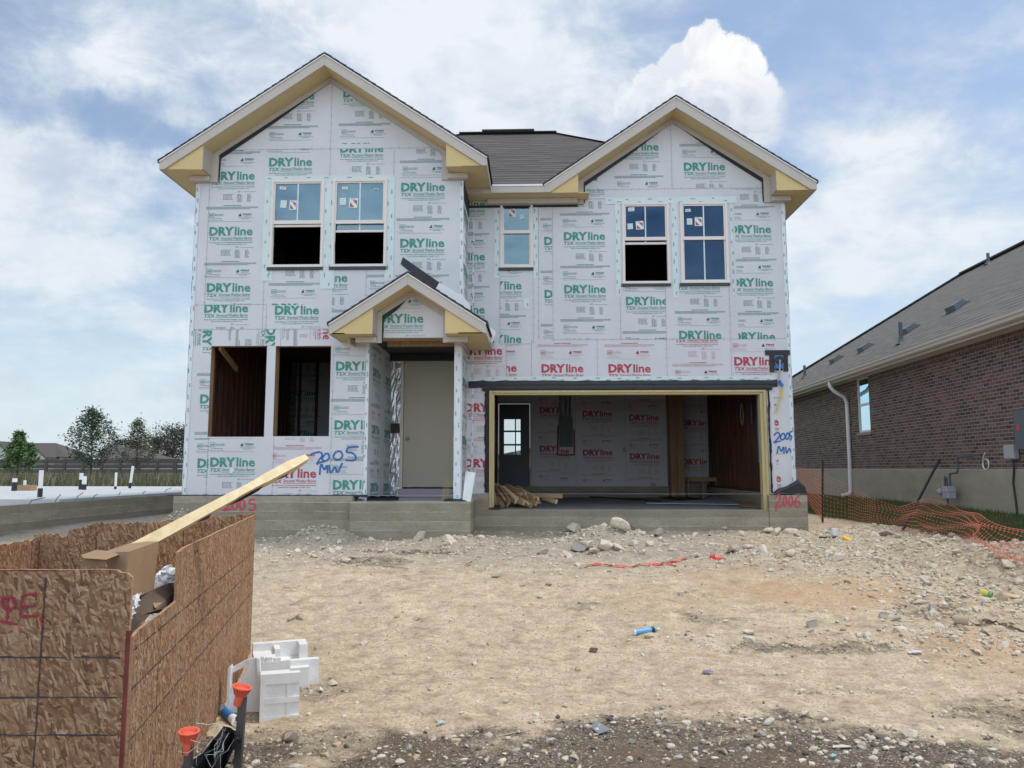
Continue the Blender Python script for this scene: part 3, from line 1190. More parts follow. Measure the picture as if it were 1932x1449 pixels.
roofL = gable_parts(GL, 15.9, 'gable_roof', laps=(-1,), label='left gable roof, the taller of the two front gables')
side_eave(roofL, GL.TL.x, XL, GL.Y0 + .012, YBACK + .4, GL.zs, GL.zt, -1)
side_eave(roofL, GL.TR.x, XP2, GL.Y0 + .012, GR.Y0 + .0105, GL.zs, GL.zt, 1)
roofR = gable_parts(GR, 15.6, 'gable_roof', laps=(-1, 1), label='right gable roof over the garage side')
side_eave(roofR, GR.TR.x, XRW, GR.Y0 + .012, YBACK + .4, GR.zs, GR.zt, 1)
roofP = gable_parts(GP, 12.49, 'porch_roof', laps=(-1,), fw=.075, label='small gabled porch roof over the front door')
pr = MB()   # right slope runs on back to the main front, left slope stops at the wing
sl = (GP.P.z - GP.TR.z) / (GP.TR.x - GP.P.x)
xw2 = XP2 + .012
pr.prism([(xw2, 12.49, GP.top(xw2) + .012), (GP.TR.x + .03, 12.49, GP.TR.z - sl * .03 + .012), (GP.TR.x + .03, 12.49, GP.TR.z - sl * .03 + .047), (xw2, 12.49, GP.top(xw2) + .047)], (0, 1.0, 0))
pr.build('porch_roof_return', M['shingle_side'], roofP)
side_eave(roofP, GP.TR.x, XP2 + .01, GP.Y0 + .012, YR - .01, GP.zs, GP.zt, 1)
side_eave(roofP, GP.TL.x, PY(660, 640, 12.1).x, GP.Y0 + .012, YL - .01, GP.zs, GP.zt, -1)

# middle eave between the two gables and the main hipped roof behind
xa, xb = GL.TR.x, GR.TL.x
zt, zs = GR.zt, GR.zs
mroof = MB()
e0, e1 = GL.TL.x + .05, GR.TR.x - .05
yA, yB = 13.1, YBACK + .4
rid = PY(1050, 254, 17.4)
yM = 17.4
zR = rid.z
rl = e0 + (GR.TR.x - rid.x)
th = .03
A = [(e0, yA, zt), (e1, yA, zt), (e1, yB, zt), (e0, yB, zt)]
RL, RR = (rl, yM, zR), (rid.x, yM, zR)
def lift(p, k=th):
    return (p[0], p[1], p[2] + k)
SLOPE_M = (zR - zt) / (yM - yA)
yN = YR + .16                                  # the slope starts behind the gable walls except over the middle
zN = zt + SLOPE_M * (yN - yA)
hx1 = e1 + (RR[0] - e1) * (yN - yA) / (yM - yA)
hx0 = e0 + (RL[0] - e0) * (yN - yA) / (yM - yA)
sGR = (GR.P.z - GR.TL.z) / (GR.P.x - GR.TL.x)
dv_ = (zN - zt) / sGR + .03
mroof.poly([lift((xa, yA, zt)), lift((xb, yA, zt)), lift((xb + dv_, yN, zN)), lift((xa - dv_, yN, zN))], 0)
mroof.poly([lift((hx0, yN, zN)), lift((hx1, yN, zN)), lift(RR), lift(RL)], 0)
mroof.poly([lift((e1, yN, zt)), lift(A[2]), lift(RR), lift((hx1, yN, zN))], 1)
mroof.poly([lift(A[2]), lift(A[3]), lift(RL), lift(RR)], 0)
mroof.poly([lift(A[3]), lift((e0, yN, zt)), lift((hx0, yN, zN)), lift(RL)], 1)
mroof.poly([(xa, yA, zt), (xb, yA, zt), (xb, yA, zt + th), (xa, yA, zt + th)], 2)
mroof.poly([(e1, yN, zt), A[2], lift(A[2]), lift((e1, yN, zt))], 2)
mroof.poly([A[2], A[3], lift(A[3]), lift(A[2])], 2)
mroof.poly([A[3], (e0, yN, zt), lift((e0, yN, zt)), lift(A[3])], 2)
mroof.poly([(e0, yN, zt), A[3], A[2], (e1, yN, zt), (xb, yN, zt), (xb, yA, zt), (xa, yA, zt), (xa, yN, zt)], 2)
mr = mroof.build('main_roof', [shingle('main_roof_shingle', (.042, .037, .037), (.115, .102, .098), (.085, .075, .073), slope=SLOPE_M), M['shingle_side'], M['black']], HOUSE, label='hipped dark shingle roof behind the two gables')
c = MB()
c.obox(((RL[0] + RR[0]) / 2, yM, zR + .05), ((RR[0] - RL[0]) / 2, 0, 0), (0, .09, 0), (0, 0, .010))
v1, v2 = PY(910, 252, yM).x, PY(1008, 252, yM).x
c.box(v1, v2, yM - .13, yM + .13, zR + .06, zR + .095, 1)
c.build('ridge_cap', [M['shingle'], M['black']], mr)
h = MB()
for a_, b_ in (((hx1, yN, zN), RR), ((hx0, yN, zN), RL)):
    h.beam(lift(a_, .032), lift(b_, .035), .16, .010)
h.build('hip_cap', M['shingle'], mr)
f = MB()
f.box(xa + .001, xb - .001, yA - .02, yA + .01, zs - .002, zt + .004)
f.box(XP2 + .01, xa, yA + .012, yA + .03, zs - .002, GL.zs + .02)
f.build('fascia_board', M['trim'], mr)
f = MB()
f.box(xa + .03, xb - .03, yA - .03, yA - .021, zt - .006, zt + .03, 0)
f.build('drip_edge', M['white_metal'], mr)
f = MB()
f.box(XP2 + .01, GR.il + .2, yA + .031, YR - .004, zs, zs + .012)
f.build('eave_soffit', M['tan'], mr)
f = MB()
f.box(XP2 + .35, GR.il - .1, YR - .13, YR - .004, zs - .088, zs - .003)
f.build('frieze_board', M['trim'], mr)
bl = MB()
xbl = PY(881, 400, YR).x
bl.box(XP2 + .006, XP2 + .016, YL + .02, YR - .01, zs - .30, zs - .01)
bl.box(xbl, PY(1090, 380, YR).x, YR - .014, YR - .005, zs - .13, zs - .09)
bl.build('membrane', M['black'], mr)

# ---------------- left wing front wall
def left_window_rect(F_, tl, br):
    a, b = F_.px(*tl), F_.px(*br)
    return (a[0], b[0], b[1], a[1])

mb = MB()
FL = Face('Y', YL, mb)
WIN = {}
WL1 = left_window_rect(FL, (513.5, 340), (608.5, 504))
WL2 = left_window_rect(FL, (629, 338.5), (728, 503))
O1 = left_window_rect(FL, (399, 653), (498, 824))
O2 = left_window_rect(FL, (520.5, 653), (620.5, 823))
zPH = PY(770, 640, YL).z
OP = (XP0, XP1, zPorch - .2, zPH)
ins = lambda r_, k=.02: (r_[0] + k, r_[1] - k, r_[2] + k, r_[3] - k)
FL.holes = [ins(WL1), ins(WL2), O1, O2, OP]
gl = lambda G, x, k=.03: G.top(x) - k
outL = [(XL, zF), (XP2, zF), (XP2, gl(GL, XP2)), (GL.P.x, gl(GL, GL.P.x)), (XL, gl(GL, XL))]
# the porch opening runs below the stem top
FL.sheet(outL, .14)
FL.clip = halfs([(XL, zF), (XP2, zF), (XP2, gl(GL, XP2, .06)), (GL.P.x, gl(GL, GL.P.x, .06)), (XL, gl(GL, XL, .06))])
for (x, y, clip) in (
    (400, 324, (371, 281, 487, 575)), (386, 573, (366, 575.5, 500, 620)), (508, 298, (495, 281.5, 625, 334)),
    (517, 466, (497, 508, 626, 575)), (519, 577, (503, 576, 626, 621)), (642, 272, (626.5, 281.5, 738, 334)),
    (513, 173, (400, 130, 623.5, 272)), (648, 168, (625, 130, 770, 270)), (573, 516, (628, 508, 689, 621)),
    (702, 450, (691, 508, 741, 640)), (763, 237, (741, 281.5, 842, 333)), (757, 345, (742, 334, 870, 640)),
    (397, 863, (391.5, 827, 515, 934)), (634, 682, (626, 653, 687.5, 934))):
    FL.unit(x, y, clip)
FL.unit(378, 744, (362, 655, 397, 825))
FL.unit(373, 865, (362, 826, 390.5, 934))
FL.unit(512, 884, (516, 826, 630, 933), RED)
FL.unit(520, 616, (430, 622, 560, 652), rot=-math.pi / 2)
FL.unit(401, 606, (366, 622, 428, 652), rot=-math.pi / 2, col=False)
FL.unit(628, 560, (562, 622, 640, 640), RED, rot=-math.pi / 2, col=False)
for sm in ((497, 508, 497, 621), (626, 130, 624, 334), (690, 508, 690, 645), (741, 282, 741, 640), (372, 281, 870, 281), (366, 575, 502, 575),
           (363, 621, 640, 621), (560, 621, 560, 652), (391, 826, 391, 934), (515, 826, 515, 934), (626, 653, 626, 934), (502, 575, 502, 652), (395, 282, 390, 575)):
    FL.seam(*sm)
wl = mb.build('front_wall', WM, HOUSE, label='printed sheathing wall of the left gabled wing')
tp = TP()
for r_ in ((498, 505, 512, 525, 1), (609, 333, 630, 545, 2), (729, 333, 742, 530, 3)):
    tape(tp, FL, *r_[:4], seed=r_[4])
tape(tp, FL, 500, 333, 742, 342, d=.009)
tape(tp, FL, 500, 342, 513, 530, d=.0065)
tp.build('flashing_tape', TM, wl)
tp = TP()
u, z = XL, zF
tape_w(tp, FL, XL - .005, XL + .06, zF, GL.zs - .1, seed=5)
tape_w(tp, FL, XP2 - .05, XP2 + .004, PY(870, 560, YL).z, GL.zs - .1, seed=6)
tape_w(tp, FL, XP0 - .055, XP0 + .003, zF - .02, zPH, seed=7)
tape_w(tp, FL, XP1 - .003, XP1 + .105, zPorch, zPH, seed=8)
tp.box(XL - .012, XL - .002, YL - .006, YL + .07, zF, GL.zs - .1)
tp.build('corner_tape', TMW, wl)
# patches: mud marks and torn tape bits
for (x, y, a) in ((606, 512, .05), (437, 888, .05), (566, 575, .03)):
    pt = MB()
    u_, z_ = FL.px(x, y)
    pt.poly([FL.w(u_ + a * math.cos(t) * rnd.uniform(.6, 1), z_ + a * 1.3 * math.sin(t) * rnd.uniform(.6, 1.2), .008) for t in [i * 6.283 / 9 for i in range(9)]], 0)
    pt.build('tape_patch', [M['tape_w']], wl)

# spray lettering, blue on the sheathing
sprayed(FL, (('blue sprayed 2005 beside the lower windows',
             ([(586, 858), (592, 855), (604, 853), (608, 860), (602, 868), (598, 876), (602, 873), (612, 871)],
              [(612, 858), (608, 866), (614, 870), (621, 864), (619, 856), (612, 857)],
              [(634, 852), (629, 862), (637, 868), (646, 861), (643, 852), (635, 852)],
              [(656, 845), (654, 853), (663, 854), (670, 859), (671, 866), (664, 869), (652, 868)], [(656, 845), (667, 843), (677, 843)])),
             ('blue sprayed MW beside the lower windows',
             ([(603, 896), (606, 876), (612, 886), (617, 878), (618, 893)],
              [(621, 877), (624, 892), (632, 881), (637, 891), (646, 873)]))), .040, M['spray_b'], wl, None)

# ---------------- main front wall (middle and right gable)
mb = MB()
FR = Face('Y', YR, mb)
WN = left_window_rect(FR, (944, 384), (1005.5, 505))
WR1 = left_window_rect(FR, (1173, 383), (1264.5, 535))
WR2 = left_window_rect(FR, (1282, 382), (1376, 534))
GX0, GX1 = PY(924, 860, YR).x, PY(1450, 860, YR).x
zGT = PY(1180, 736, YR).z
FR.holes = [ins(WN), ins(WR1), ins(WR2), (GX0, GX1, zF - .6, zGT)]
XM0 = XP2 - .02
zEM = zs + .06
outR = [(XM0, zF), (XRW, zF), (XRW, zEM), (XM0, zEM)]
FR.sheet(outR, .14)
xq0, xq1 = GR.xlow(zEM, -1) + .1, XRW
FRg = Face('Y', YR, mb)
gxl = GR.P.x - (gl(GR, GR.P.x) - zEM) / ((GR.P.z - GR.TL.z) / (GR.P.x - GR.TL.x))
gxr = GR.P.x + (gl(GR, GR.P.x) - zEM) / ((GR.P.z - GR.TR.z) / (GR.TR.x - GR.P.x))
gxr = min(gxr, XRW)
tri = [(gxl, zEM), (gxr, zEM), (gxr, gl(GR, gxr)), (GR.P.x, gl(GR, GR.P.x))]
FRg.sheet(tri, .14)
for Fc, cl in ((FR, [(XM0, zF), (XRW, zF), (XRW, zEM), (XM0, zEM)]), (FRg, [(gxl, zEM), (gxr, zEM), (gxr, gl(GR, gxr, .06)), (GR.P.x, gl(GR, GR.P.x, .06))])):
    Fc.clip = halfs(cl)
    for (x, y, clip) in (
        (837.6, 476.6, (881, 380, 933, 645)), (906, 531, (943.5, 509, 1007, 648)), (1026.7, 447, (1016, 380, 1042.5, 640)),
        (1063.6, 438, (1043.5, 356.5, 1159, 639)), (1165, 270, (1128, 200, 1266.5, 354)), (1289.8, 307, (1268, 200, 1378, 354)),
        (1375.5, 425, (1384, 356.5, 1500, 639.5)), (1180.6, 560, (1171, 537, 1257, 639.5)), (1281, 624, (1258, 537, 1378, 639.5))):
        Fc.unit(x, y, clip)
    Fc.unit(1127, 341, (1060, 300, 1150, 355.5), rot=math.pi, col=False)
    Fc.unit(1274, 621, (1258.5, 641, 1377.5, 712), RED)
    Fc.unit(1384.8, 673.6, (1379, 641, 1500, 713), RED)
    Fc.unit(1021.4, 687, (1003, 641, 1127, 712), RED)
    Fc.unit(1147.8, 687, (1128, 641, 1257.5, 712), RED)
    Fc.unit(896, 686, (955.5, 649.5, 1002, 712), RED)
    Fc.unit(869, 654, (881, 659, 955, 716), RED)
    Fc.unit(877, 761, (881, 731, 919, 930), RED)
    Fc.unit(1388, 787, (1459, 735, 1500, 930), RED)
    for sm in ((1043, 380, 1043, 640), (1267, 226, 1266, 354), (1093, 356, 1481, 356), (1040, 640, 1489, 640), (1127, 641, 1127, 711), (1257, 537, 1257, 711),
               (1378, 537, 1378, 711), (1003, 641, 1003, 711), (955, 649, 955, 716), (943, 649, 1003, 649), (881, 659, 955, 659), (1171, 535, 1170, 640),
               (1016, 380, 1016, 640), (943, 510, 943, 649), (1006, 510, 1006, 649)):
        Fc.seam(*sm)
# the doubled panel stands a little proud of its neighbours
wr = mb.build('front_wall', WM, HOUSE, label='printed sheathing wall over and beside the garage opening')
tp = TP()
for i, r_ in enumerate(((933, 380, 943, 525), (1006, 380, 1015, 525), (1160, 378, 1172, 560), (1265.5, 376, 1281, 562), (1377, 378, 1386, 556), (988, 563, 999, 583))):
    tape(tp, FR, *r_, seed=20 + i)
tape(tp, FR, 1142, 373, 1390, 383, d=.009)
tape(tp, FR, 884, 711, 1466, 719, d=.007)
tp.build('flashing_tape', TM, wr)
tp = TP()
tape_w(tp, FR, XRW - .06, XRW + .005, zF, zs - .1, seed=31)
tape_w(tp, FR, XM0 + .10, XM0 + .13, zF, zs - .35, seed=33, ink=2)
tp.box(XRW + .002, XRW + .012, YR - .006, YR + .07, zF, zs - .1)
tp.build('corner_tape', TMW, wr)
def wavy_strip(mb_, face, x0, y0, x1, y1, d=.012, mi=0, n=24, amp=.012, seed=1, flap=0.0):
    u0, u1, z0, z1 = face.rect_px(x0, y0, x1, y1)
    r = random.Random(seed)
    vert = (z1 - z0) > (u1 - u0)
    prev = None
    for i in range(n + 1):
        t = i / n
        a, b = r.uniform(-amp, amp), r.uniform(-amp, amp)
        dd = d + r.uniform(0, amp)
        if vert:
            cur = [face.w(u0 + a, z0 + (z1 - z0) * t, dd), face.w((u0 + u1) / 2, z0 + (z1 - z0) * t, dd + amp + .003), face.w(u1 + b, z0 + (z1 - z0) * t, dd)]
        else:
            cur = [face.w(u0 + (u1 - u0) * t, z1 + a, dd), face.w(u0 + (u1 - u0) * t, (z0 + z1) / 2, dd + amp + .003), face.w(u0 + (u1 - u0) * t, z0 + b, dd + flap)]
        if prev:
            for k in (0, 1):
                mb_.poly([prev[k], prev[k + 1], cur[k + 1], cur[k]], mi)
        prev = cur
bm_ = MB()
wavy_strip(bm_, FR, 884, 719, 1466, 730, d=.02, seed=4, n=46, amp=.007)
wavy_strip(bm_, FR, 910, 728.5, 1456, 736.5, d=.030, seed=9, n=46, amp=.007)
wavy_strip(bm_, FR, 915, 733, 925, 929, d=.012, seed=5, n=30, amp=.01)
wavy_strip(bm_, FR, 1447, 735, 1458, 930, d=.012, seed=6, n=30, amp=.01)
bm_.build('garage_membrane', M['black'], wr)
sprayed(FR, (('blue sprayed 2005 at the right corner',
             ([(1460, 822), (1466, 816), (1471, 820), (1466, 829), (1460, 835), (1468, 833), (1473, 832)],
              [(1476, 818), (1472, 826), (1476, 830), (1481, 825), (1479, 818), (1475, 819)],
              [(1485, 817), (1482, 825), (1485, 829), (1489, 823), (1487, 817), (1484, 818)],
              [(1495, 814), (1491, 815), (1490, 821), (1493.5, 823), (1492, 829), (1489, 829)])),
             ('blue sprayed MW at the right corner',
             ([(1466, 856), (1469, 842), (1474, 852), (1478, 843), (1479, 856)], [(1482, 843), (1484, 855), (1489, 846), (1492, 854)]))), .034, M['spray_b'], wr, None)

# ---------------- return wall between the wing and the main front, porch side walls
mb = MB()
FX = Face('X', XP2 + .003, mb)
FX.sheet([(YL + .001, zPorch - .0), (YR, zPorch), (YR, GL.zs + .05), (YL + .001, GL.zs + .05)], .13)
FX.unit(YL + .10, zF + 3.9, (YL + .05, YR, zF, GL.zs), world=True)
mb.build('return_wall', WM, HOUSE, label='narrow printed return wall right of the porch')
mb = MB()
mb.box(XP1, XP2 - .131, YL + .141, YD, zPorch, zPH, 0)
mb.box(XP2 - .13, XP2 - .003, YR + .141, YD, zPorch, zPH + .3, 0)
mb.build('porch_wall', WM, HOUSE)
mb = MB()
FXL = Face('X', XP0 + .004, mb)
FXL.sheet([(YL + .001, zPorch), (YD, zPorch), (YD, zPH + .05), (YL + .001, zPH + .05)], .13)
py_, pz_ = FXL.px(703.5, 692)
FXL.unit(py_, pz_, (YL + .05, YL + .93, zPorch, zPH), world=True)
py_, pz_ = FXL.px(725.5, 810)
FXL.unit(py_, pz_ , (YL + .95, YD, zPorch, zPH), world=True)
FXL.seam(719, 700, 719, 930)
mb.build('porch_wall', WM, HOUSE, label='printed inner wall left of the front door')
mb = MB()
mb.box(XP0 - .1, XP2 - .14, 12.17, YD, zPH + .02, zPH + .04)
mb.box(XP0 + .25, XP1 - .02, 12.75, 12.79, zPH - .08, zPH + .015, 1)
mb.box(XP0 + .01, XP1 - .01, YD - .12, YD - .01, zPH - .10, zPH + .0195)
mb.build('porch_ceiling', [M['black'], M['wood_i']], HOUSE)
# gable wall of the porch
mb = MB()
FP = Face('Y', 12.15, mb)
zb = PY(770, 637, 12.15).z
o_ = [(GP.il - .02, zb), (GP.ir + .02, zb), (GP.ir + .02, gl(GP, GP.ir + .02)), (GP.P.x, gl(GP, GP.P.x)), (GP.il - .02, gl(GP, GP.il - .02))]
FP.sheet(o_, .05)
FP.clip = halfs([(p[0], p[1] - (.03 if p[1] > zb + .1 else 0)) for p in o_])
FP.unit(712.7, 592.3, (690, 520, 850, 636.5))
mb.box(GP.il - .02, GP.ir + .02, 12.201, YL - .001, zb - .0, zb + .12, 4)
pg = mb.build('porch_gable_wall', WM, HOUSE, label='small printed gable panel under the porch roof')
mb = MB()   # boxed sides of the porch roof so no sky shows through
mb.box(GP.il - .3, GP.il - .021, 12.16, YL - .002, GP.zs + .02, GP.zs + .12)
mb.box(GP.ir + .021, GP.ir + .3, 12.16, YL - .002, GP.zs + .02, GP.zs + .12)
mb.build('porch_beam', M['wood_i'], HOUSE)

# door wall with foil-faced wrap, frame and door
mb = MB()
FD = Face('Y', YD, mb)
D0, D1 = FD.px(763, 672), FD.px(855, 919)
DR = (D0[0], D1[0], D1[1], D0[1])
FD.holes = [(DR[0] - .02, DR[1] + .02, zPorch, DR[3] + .02)]
FD.sheet([(XP0 - .1, zPorch), (XP2, zPorch), (XP2, zPH + .1), (XP0 - .1, zPH + .1)], .1)
dw = mb.build('door_wall', WM, HOUSE)
mb = MB()
def crumple(mb_, x0, x1, z0, z1, y, mi=0, amp=.02, nx=6, nz=30, seed=2):
    r = random.Random(seed)
    g = [[(x0 + (x1 - x0) * i / nx, y - r.uniform(0, amp), z0 + (z1 - z0) * j / nz) for i in range(nx + 1)] for j in range(nz + 1)]
    for j in range(nz):
        for i in range(nx):
            mb_.poly([g[j][i], g[j][i + 1], g[j + 1][i + 1], g[j + 1][i]], mi)
crumple(mb, XP0 + .02, DR[0] - .06, zPorch, DR[3] + .14, YD - .004)
crumple(mb, DR[0] - .06, XP1, DR[3] + .055, DR[3] + .15, YD - .004, nx=30, nz=4, seed=3)
mb.build('foil_wrap', M['foil'], dw)
mb = MB()
mb.box(XP0 + .03, XP0 + .19, YD - .06, YD - .03, PY(750, 817, YD).z, PY(750, 799, YD).z)
mb.build('intercom_box', M['black'], dw)
dt = MB()
dt.box(DR[0] - .055, DR[0] - .002, YD - .035, YD + .09, zPorch + .012, DR[3] + .055)
dt.box(DR[1] + .002, DR[1] + .055, YD - .035, YD + .09, zPorch + .012, DR[3] + .055)
dt.box(DR[0] - .002, DR[1] + .002, YD - .034, YD + .09, DR[3] + .002, DR[3] + .054)
dfr = dt.build('door_frame', M['frame'], HOUSE)
dt = MB()
dt.box(DR[0] - .07, DR[1] + .07, YD - .09, YD + .09, zPorch + .001, DR[2] - .03)
dt.build('threshold', simple('purple_grey_sill', (.42, .38, .46), .5, .05), dfr)
dt = MB()
dt.box(DR[0] + .003, DR[1] - .003, YD + .02, YD + .065, DR[2] + .0, DR[3] - .004)
ddoor = dt.build('front_door', M['door'], HOUSE)
kx = PY(769, 827, YD)
dt = MB()
dt.lathe((kx.x, YD + .02, kx.z), (0, -1, 0), [(0, .032), (.006, .032), (.008, .014), (.04, .014), (.045, .028), (.062, .030), (.072, .018), (.074, 0)], 16)
dt.build('door_knob', M['steel'], ddoor, smooth=True)

# ---------------- windows
def window(face, R, rail_y, mode, name_label, muntin_top=True, muntin_low=False, glass='glass', open_y=None, stickers=()):
    x0, x1, z0, z1 = R
    Y = face.val
    zr = face.px(600, rail_y)[1]
    fw = .042
    m_ = MB()
    m_.box(x0, x1, Y - .022, Y + .05, z1 - fw, z1)
    m_.box(x0, x0 + fw, Y - .0225, Y + .05, z0 + fw, z1 - fw)
    m_.box(x1 - fw, x1, Y - .0225, Y + .05, z0 + fw, z1 - fw)
    m_.box(x0 - .01, x1 + .01, Y - .034, Y + .05, z0, z0 + fw)
    win = m_.build('window', M['frame'], HOUSE, label=name_label)
    s = MB()
    a0, a1 = x0 + fw, x1 - fw
    t = .026
    s.box(a0, a1, Y - .008, Y + .03, z1 - fw - t, z1 - fw - .0005)
    s.box(a0, a0 + t, Y - .008, Y + .03, zr + .03, z1 - fw - t)
    s.box(a1 - t, a1, Y - .008, Y + .03, zr + .03, z1 - fw - t)
    s.box(a0, a1, Y - .012, Y + .03, zr - .03, zr + .03)
    s.build('upper_sash', M['frame'], win)
    g = MB()
    g.box(a0 + t, a1 - t, Y + .006, Y + .010, zr + .03, z1 - fw - t)
    g.build('upper_pane', M[glass], win)
    xm = (x0 + x1) / 2
    if muntin_top:
        g = MB()
        g.box(xm - .011, xm + .011, Y + .0, Y + .0055, zr + .03, z1 - fw - t)
        g.build('muntin', M['muntin'], win)
    if open_y is None:
        s = MB()
        for b in ((a0, a1, z0 + fw, z0 + fw + t), (a0, a0 + t, z0 + fw + t, zr - .03), (a1 - t, a1, z0 + fw + t, zr - .03)):
            s.box(b[0], b[1], Y + .012, Y + .044, b[2], b[3])
        s.build('lower_sash', M['frame'], win)
        g = MB()
        g.box(a0 + t, a1 - t, Y + .024, Y + .028, z0 + fw + t, zr - .03)
        g.build('lower_pane', M[glass], win)
        if muntin_low:
            g = MB()
            g.box(xm - .011, xm + .011, Y + .017, Y + .0235, z0 + fw + t, zr - .03)
            g.build('muntin', M['muntin'], win)
    else:
        zo = face.px(600, open_y)[1]
        s = MB()
        s.box(a0, a1, Y + .012, Y + .046, zo - .02, zo + .016)
        zt_ = zo + (zr - z0 - fw)
        s.box(a0 + .0, a1, Y + .031, Y + .046, min(zt_, z1 - fw) - t, min(zt_, z1 - fw))
        s.box(a0, a0 + .01, Y + .031, Y + .046, zo + .016, min(zt_, z1 - fw) - t)
        s.box(a1 - .01, a1, Y + .031, Y + .046, zo + .016, min(zt_, z1 - fw) - t)
        s.build('lower_sash', M['frame'], win)
        g = MB()
        g.box(a0 + .01, a1 - .01, Y + .034, Y + .038, zo + .016, min(zt_, z1 - fw) - t)
        g.build('lower_pane', M[glass], win)
        if zr - .03 - zo - .016 > .03:
            g = MB()
            g.box(xm - .011, xm + .011, Y + .026, Y + .0335, zo + .016, zr - .03)
            g.build('muntin', M['muntin'], win)
    st = MB()
    st.box(x0 - .03, x1 + .01, Y - .030, Y - .008, z0 - .05, z0 - .002)
    n = int((x1 - x0) / .03)
    for i in range(n):
        xx = x0 - .03 + (x1 - x0 + .04) * (i + .3) / n
        st.box(xx, xx + .012, Y - .034, Y - .0305, z0 - .046, z0 - .008, 1)
    st.build('sill_flashing', [M['black'], M['dark_grey']], win)
    for (sx, sy, w, h_, red, rot) in stickers:
        c_ = face.px(sx, sy)
        k = 1 / 116.
        q = MB()
        cs, sn = math.cos(rot), math.sin(rot)
        def R2(px_, pz_, dd):
            return (c_[0] + px_ * cs - pz_ * sn, Y - .001 - dd, c_[1] + px_ * sn + pz_ * cs)
        W2, H2 = w * k / 2, h_ * k / 2
        q.poly([R2(-W2, -H2, 0), R2(W2, -H2, 0), R2(W2, H2, 0), R2(-W2, H2, 0)], 0)
        if red:
            a, b = W2 * .78, H2 * .72
            o_ = -H2 * .12
            q.poly([R2(-a, -b + o_, .001), R2(a * .35, -b + o_, .001), R2(-a, b * .35 + o_, .001)], 1)
            q.poly([R2(a, b + o_, .001), R2(-a * .35, b + o_, .001), R2(a, -b * .35 + o_, .001)], 1)
            q.poly([R2(-a, H2 * .72, .001), R2(a * .3, H2 * .72, .001), R2(a * .3, H2 * .88, .001), R2(-a, H2 * .88, .001)], 2)
        else:
            for i in range(3):
                zz = H2 * (.55 - .5 * i)
                q.poly([R2(-W2 * .7, zz - .006, .001), R2(W2 * (.7 - .3 * (i % 2)), zz - .006, .001), R2(W2 * (.7 - .3 * (i % 2)), zz, .001), R2(-W2 * .7, zz, .001)], 2)
        q.build('sticker', [M['sticker'], M['red'], M['seam']], win, label='red and white square sticker on the glass' if red else 'small pale paper sticker on the glass')
    return win

window(FL, WL1, 419, 0, 'left of the two upper windows on the left wing, lower sash open', open_y=425,
       stickers=((534, 355, 13, 6, 0, -.1), (535, 385, 12, 15, 0, -.06), (553, 387, 14, 19, 1, -.05)))
window(FL, WL2, 419.5, 0, 'right of the two upper windows on the left wing, sash half raised', open_y=436,
       stickers=((651, 355, 11, 6, 0, -.05), (647, 380, 12, 14, 0, 0), (667, 383, 17, 20, 1, -.08), (710, 357, 9, 3, 0, 0)))
window(FR, WN, 441, 0, 'narrow upper window between the wings', muntin_top=False, glass='glass',
       stickers=((966, 402, 15, 18, 1, .06), (985, 409, 9, 9, 0, .1)))
window(FR, WR1, 456, 0, 'left of the two upper windows in the right gable, lower sash open', glass='glass_d', open_y=464,
       stickers=((1191, 395, 13, 8, 0, .1), (1189, 427, 11, 12, 0, .04), (1207, 425, 16, 18, 1, .06)))
window(FR, WR2, 456, 0, 'right of the two upper windows in the right gable, closed', muntin_low=True, glass='glass_d',
       stickers=((1298, 397, 11, 6, 0, .08), (1301, 418, 11, 13, 0, 0), (1318, 418, 16, 19, 1, -.02)))

# ---------------- stem walls, slabs and porch block
def fblock(mb_, x0, x1, y0, y1, z0, z1, mi=0, top=None):
    mb_.box(x0, x1, y0, y1, z0, z1, mi, top)
XF0 = PY(327, 950, 12.35).x
XPB0, XPB1 = PY(660, 950, 12.2).x, PY(887, 950, 12.2).x
XG0 = PY(922, 930, 13.35).x
XG1, XF1 = PY(1450, 932, 13.35).x, PY(1522, 932, 13.35).x
mb = MB()
fblock(mb, XF0, XPB0 - .0, 12.35, 12.62, .1, zF - .004)
fblock(mb, XF0, XP0 - .0, 12.621, YBACK, .1, zF - .006, 0, 1)
mb.build('foundation', [M['concrete'], M['slab_d']], HOUSE, label='board-marked concrete stem wall under the left wing')
mb = MB()
fblock(mb, XPB0 + .001, XPB1, 12.2, YD + .1, .1, zPorch, 0, 1)
mb.build('porch_slab', [M['concrete'], M['slab']], HOUSE, label='raised concrete porch block before the front door')
mb = MB()
fblock(mb, XPB1 - .6, XG0, 13.35, 13.66, .1, zF - .002)
fblock(mb, XG0 + .001, XG1, 13.36, 13.661, .1, zGar - .012, 0, 1)
fblock(mb, XG1 + .001, XF1, 13.33, 13.66, .1, zF - .015)
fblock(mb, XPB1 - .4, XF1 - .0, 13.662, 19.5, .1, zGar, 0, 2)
XGI = XRW - .14
fblock(mb, XGI - .13, XF1, 13.67, 19.3, zGar + .0005, zF - .004, 0, 0)
fblock(mb, XG0 - .25, XF1 - .2, 19.22, 19.5, zGar + .0005, zF - .003, 0, 0)
fblock(mb, XG0 - .7, XG0 - .13, 13.67, 19.2, zGar + .0005, zF - .004, 0, 0)
fblock(mb, XPB1 - 3.6, XPB1 - .41, YD + .101, 19.49, .1, zF - .008, 0, 1)
fblock(mb, XP0 + .001, XF1, 19.501, YBACK, .1, zF - .007, 0, 1)
fd = mb.build('foundation', [M['concrete'], M['slab'], M['slab_d']], HOUSE, label='concrete stem wall and garage slab on the right')
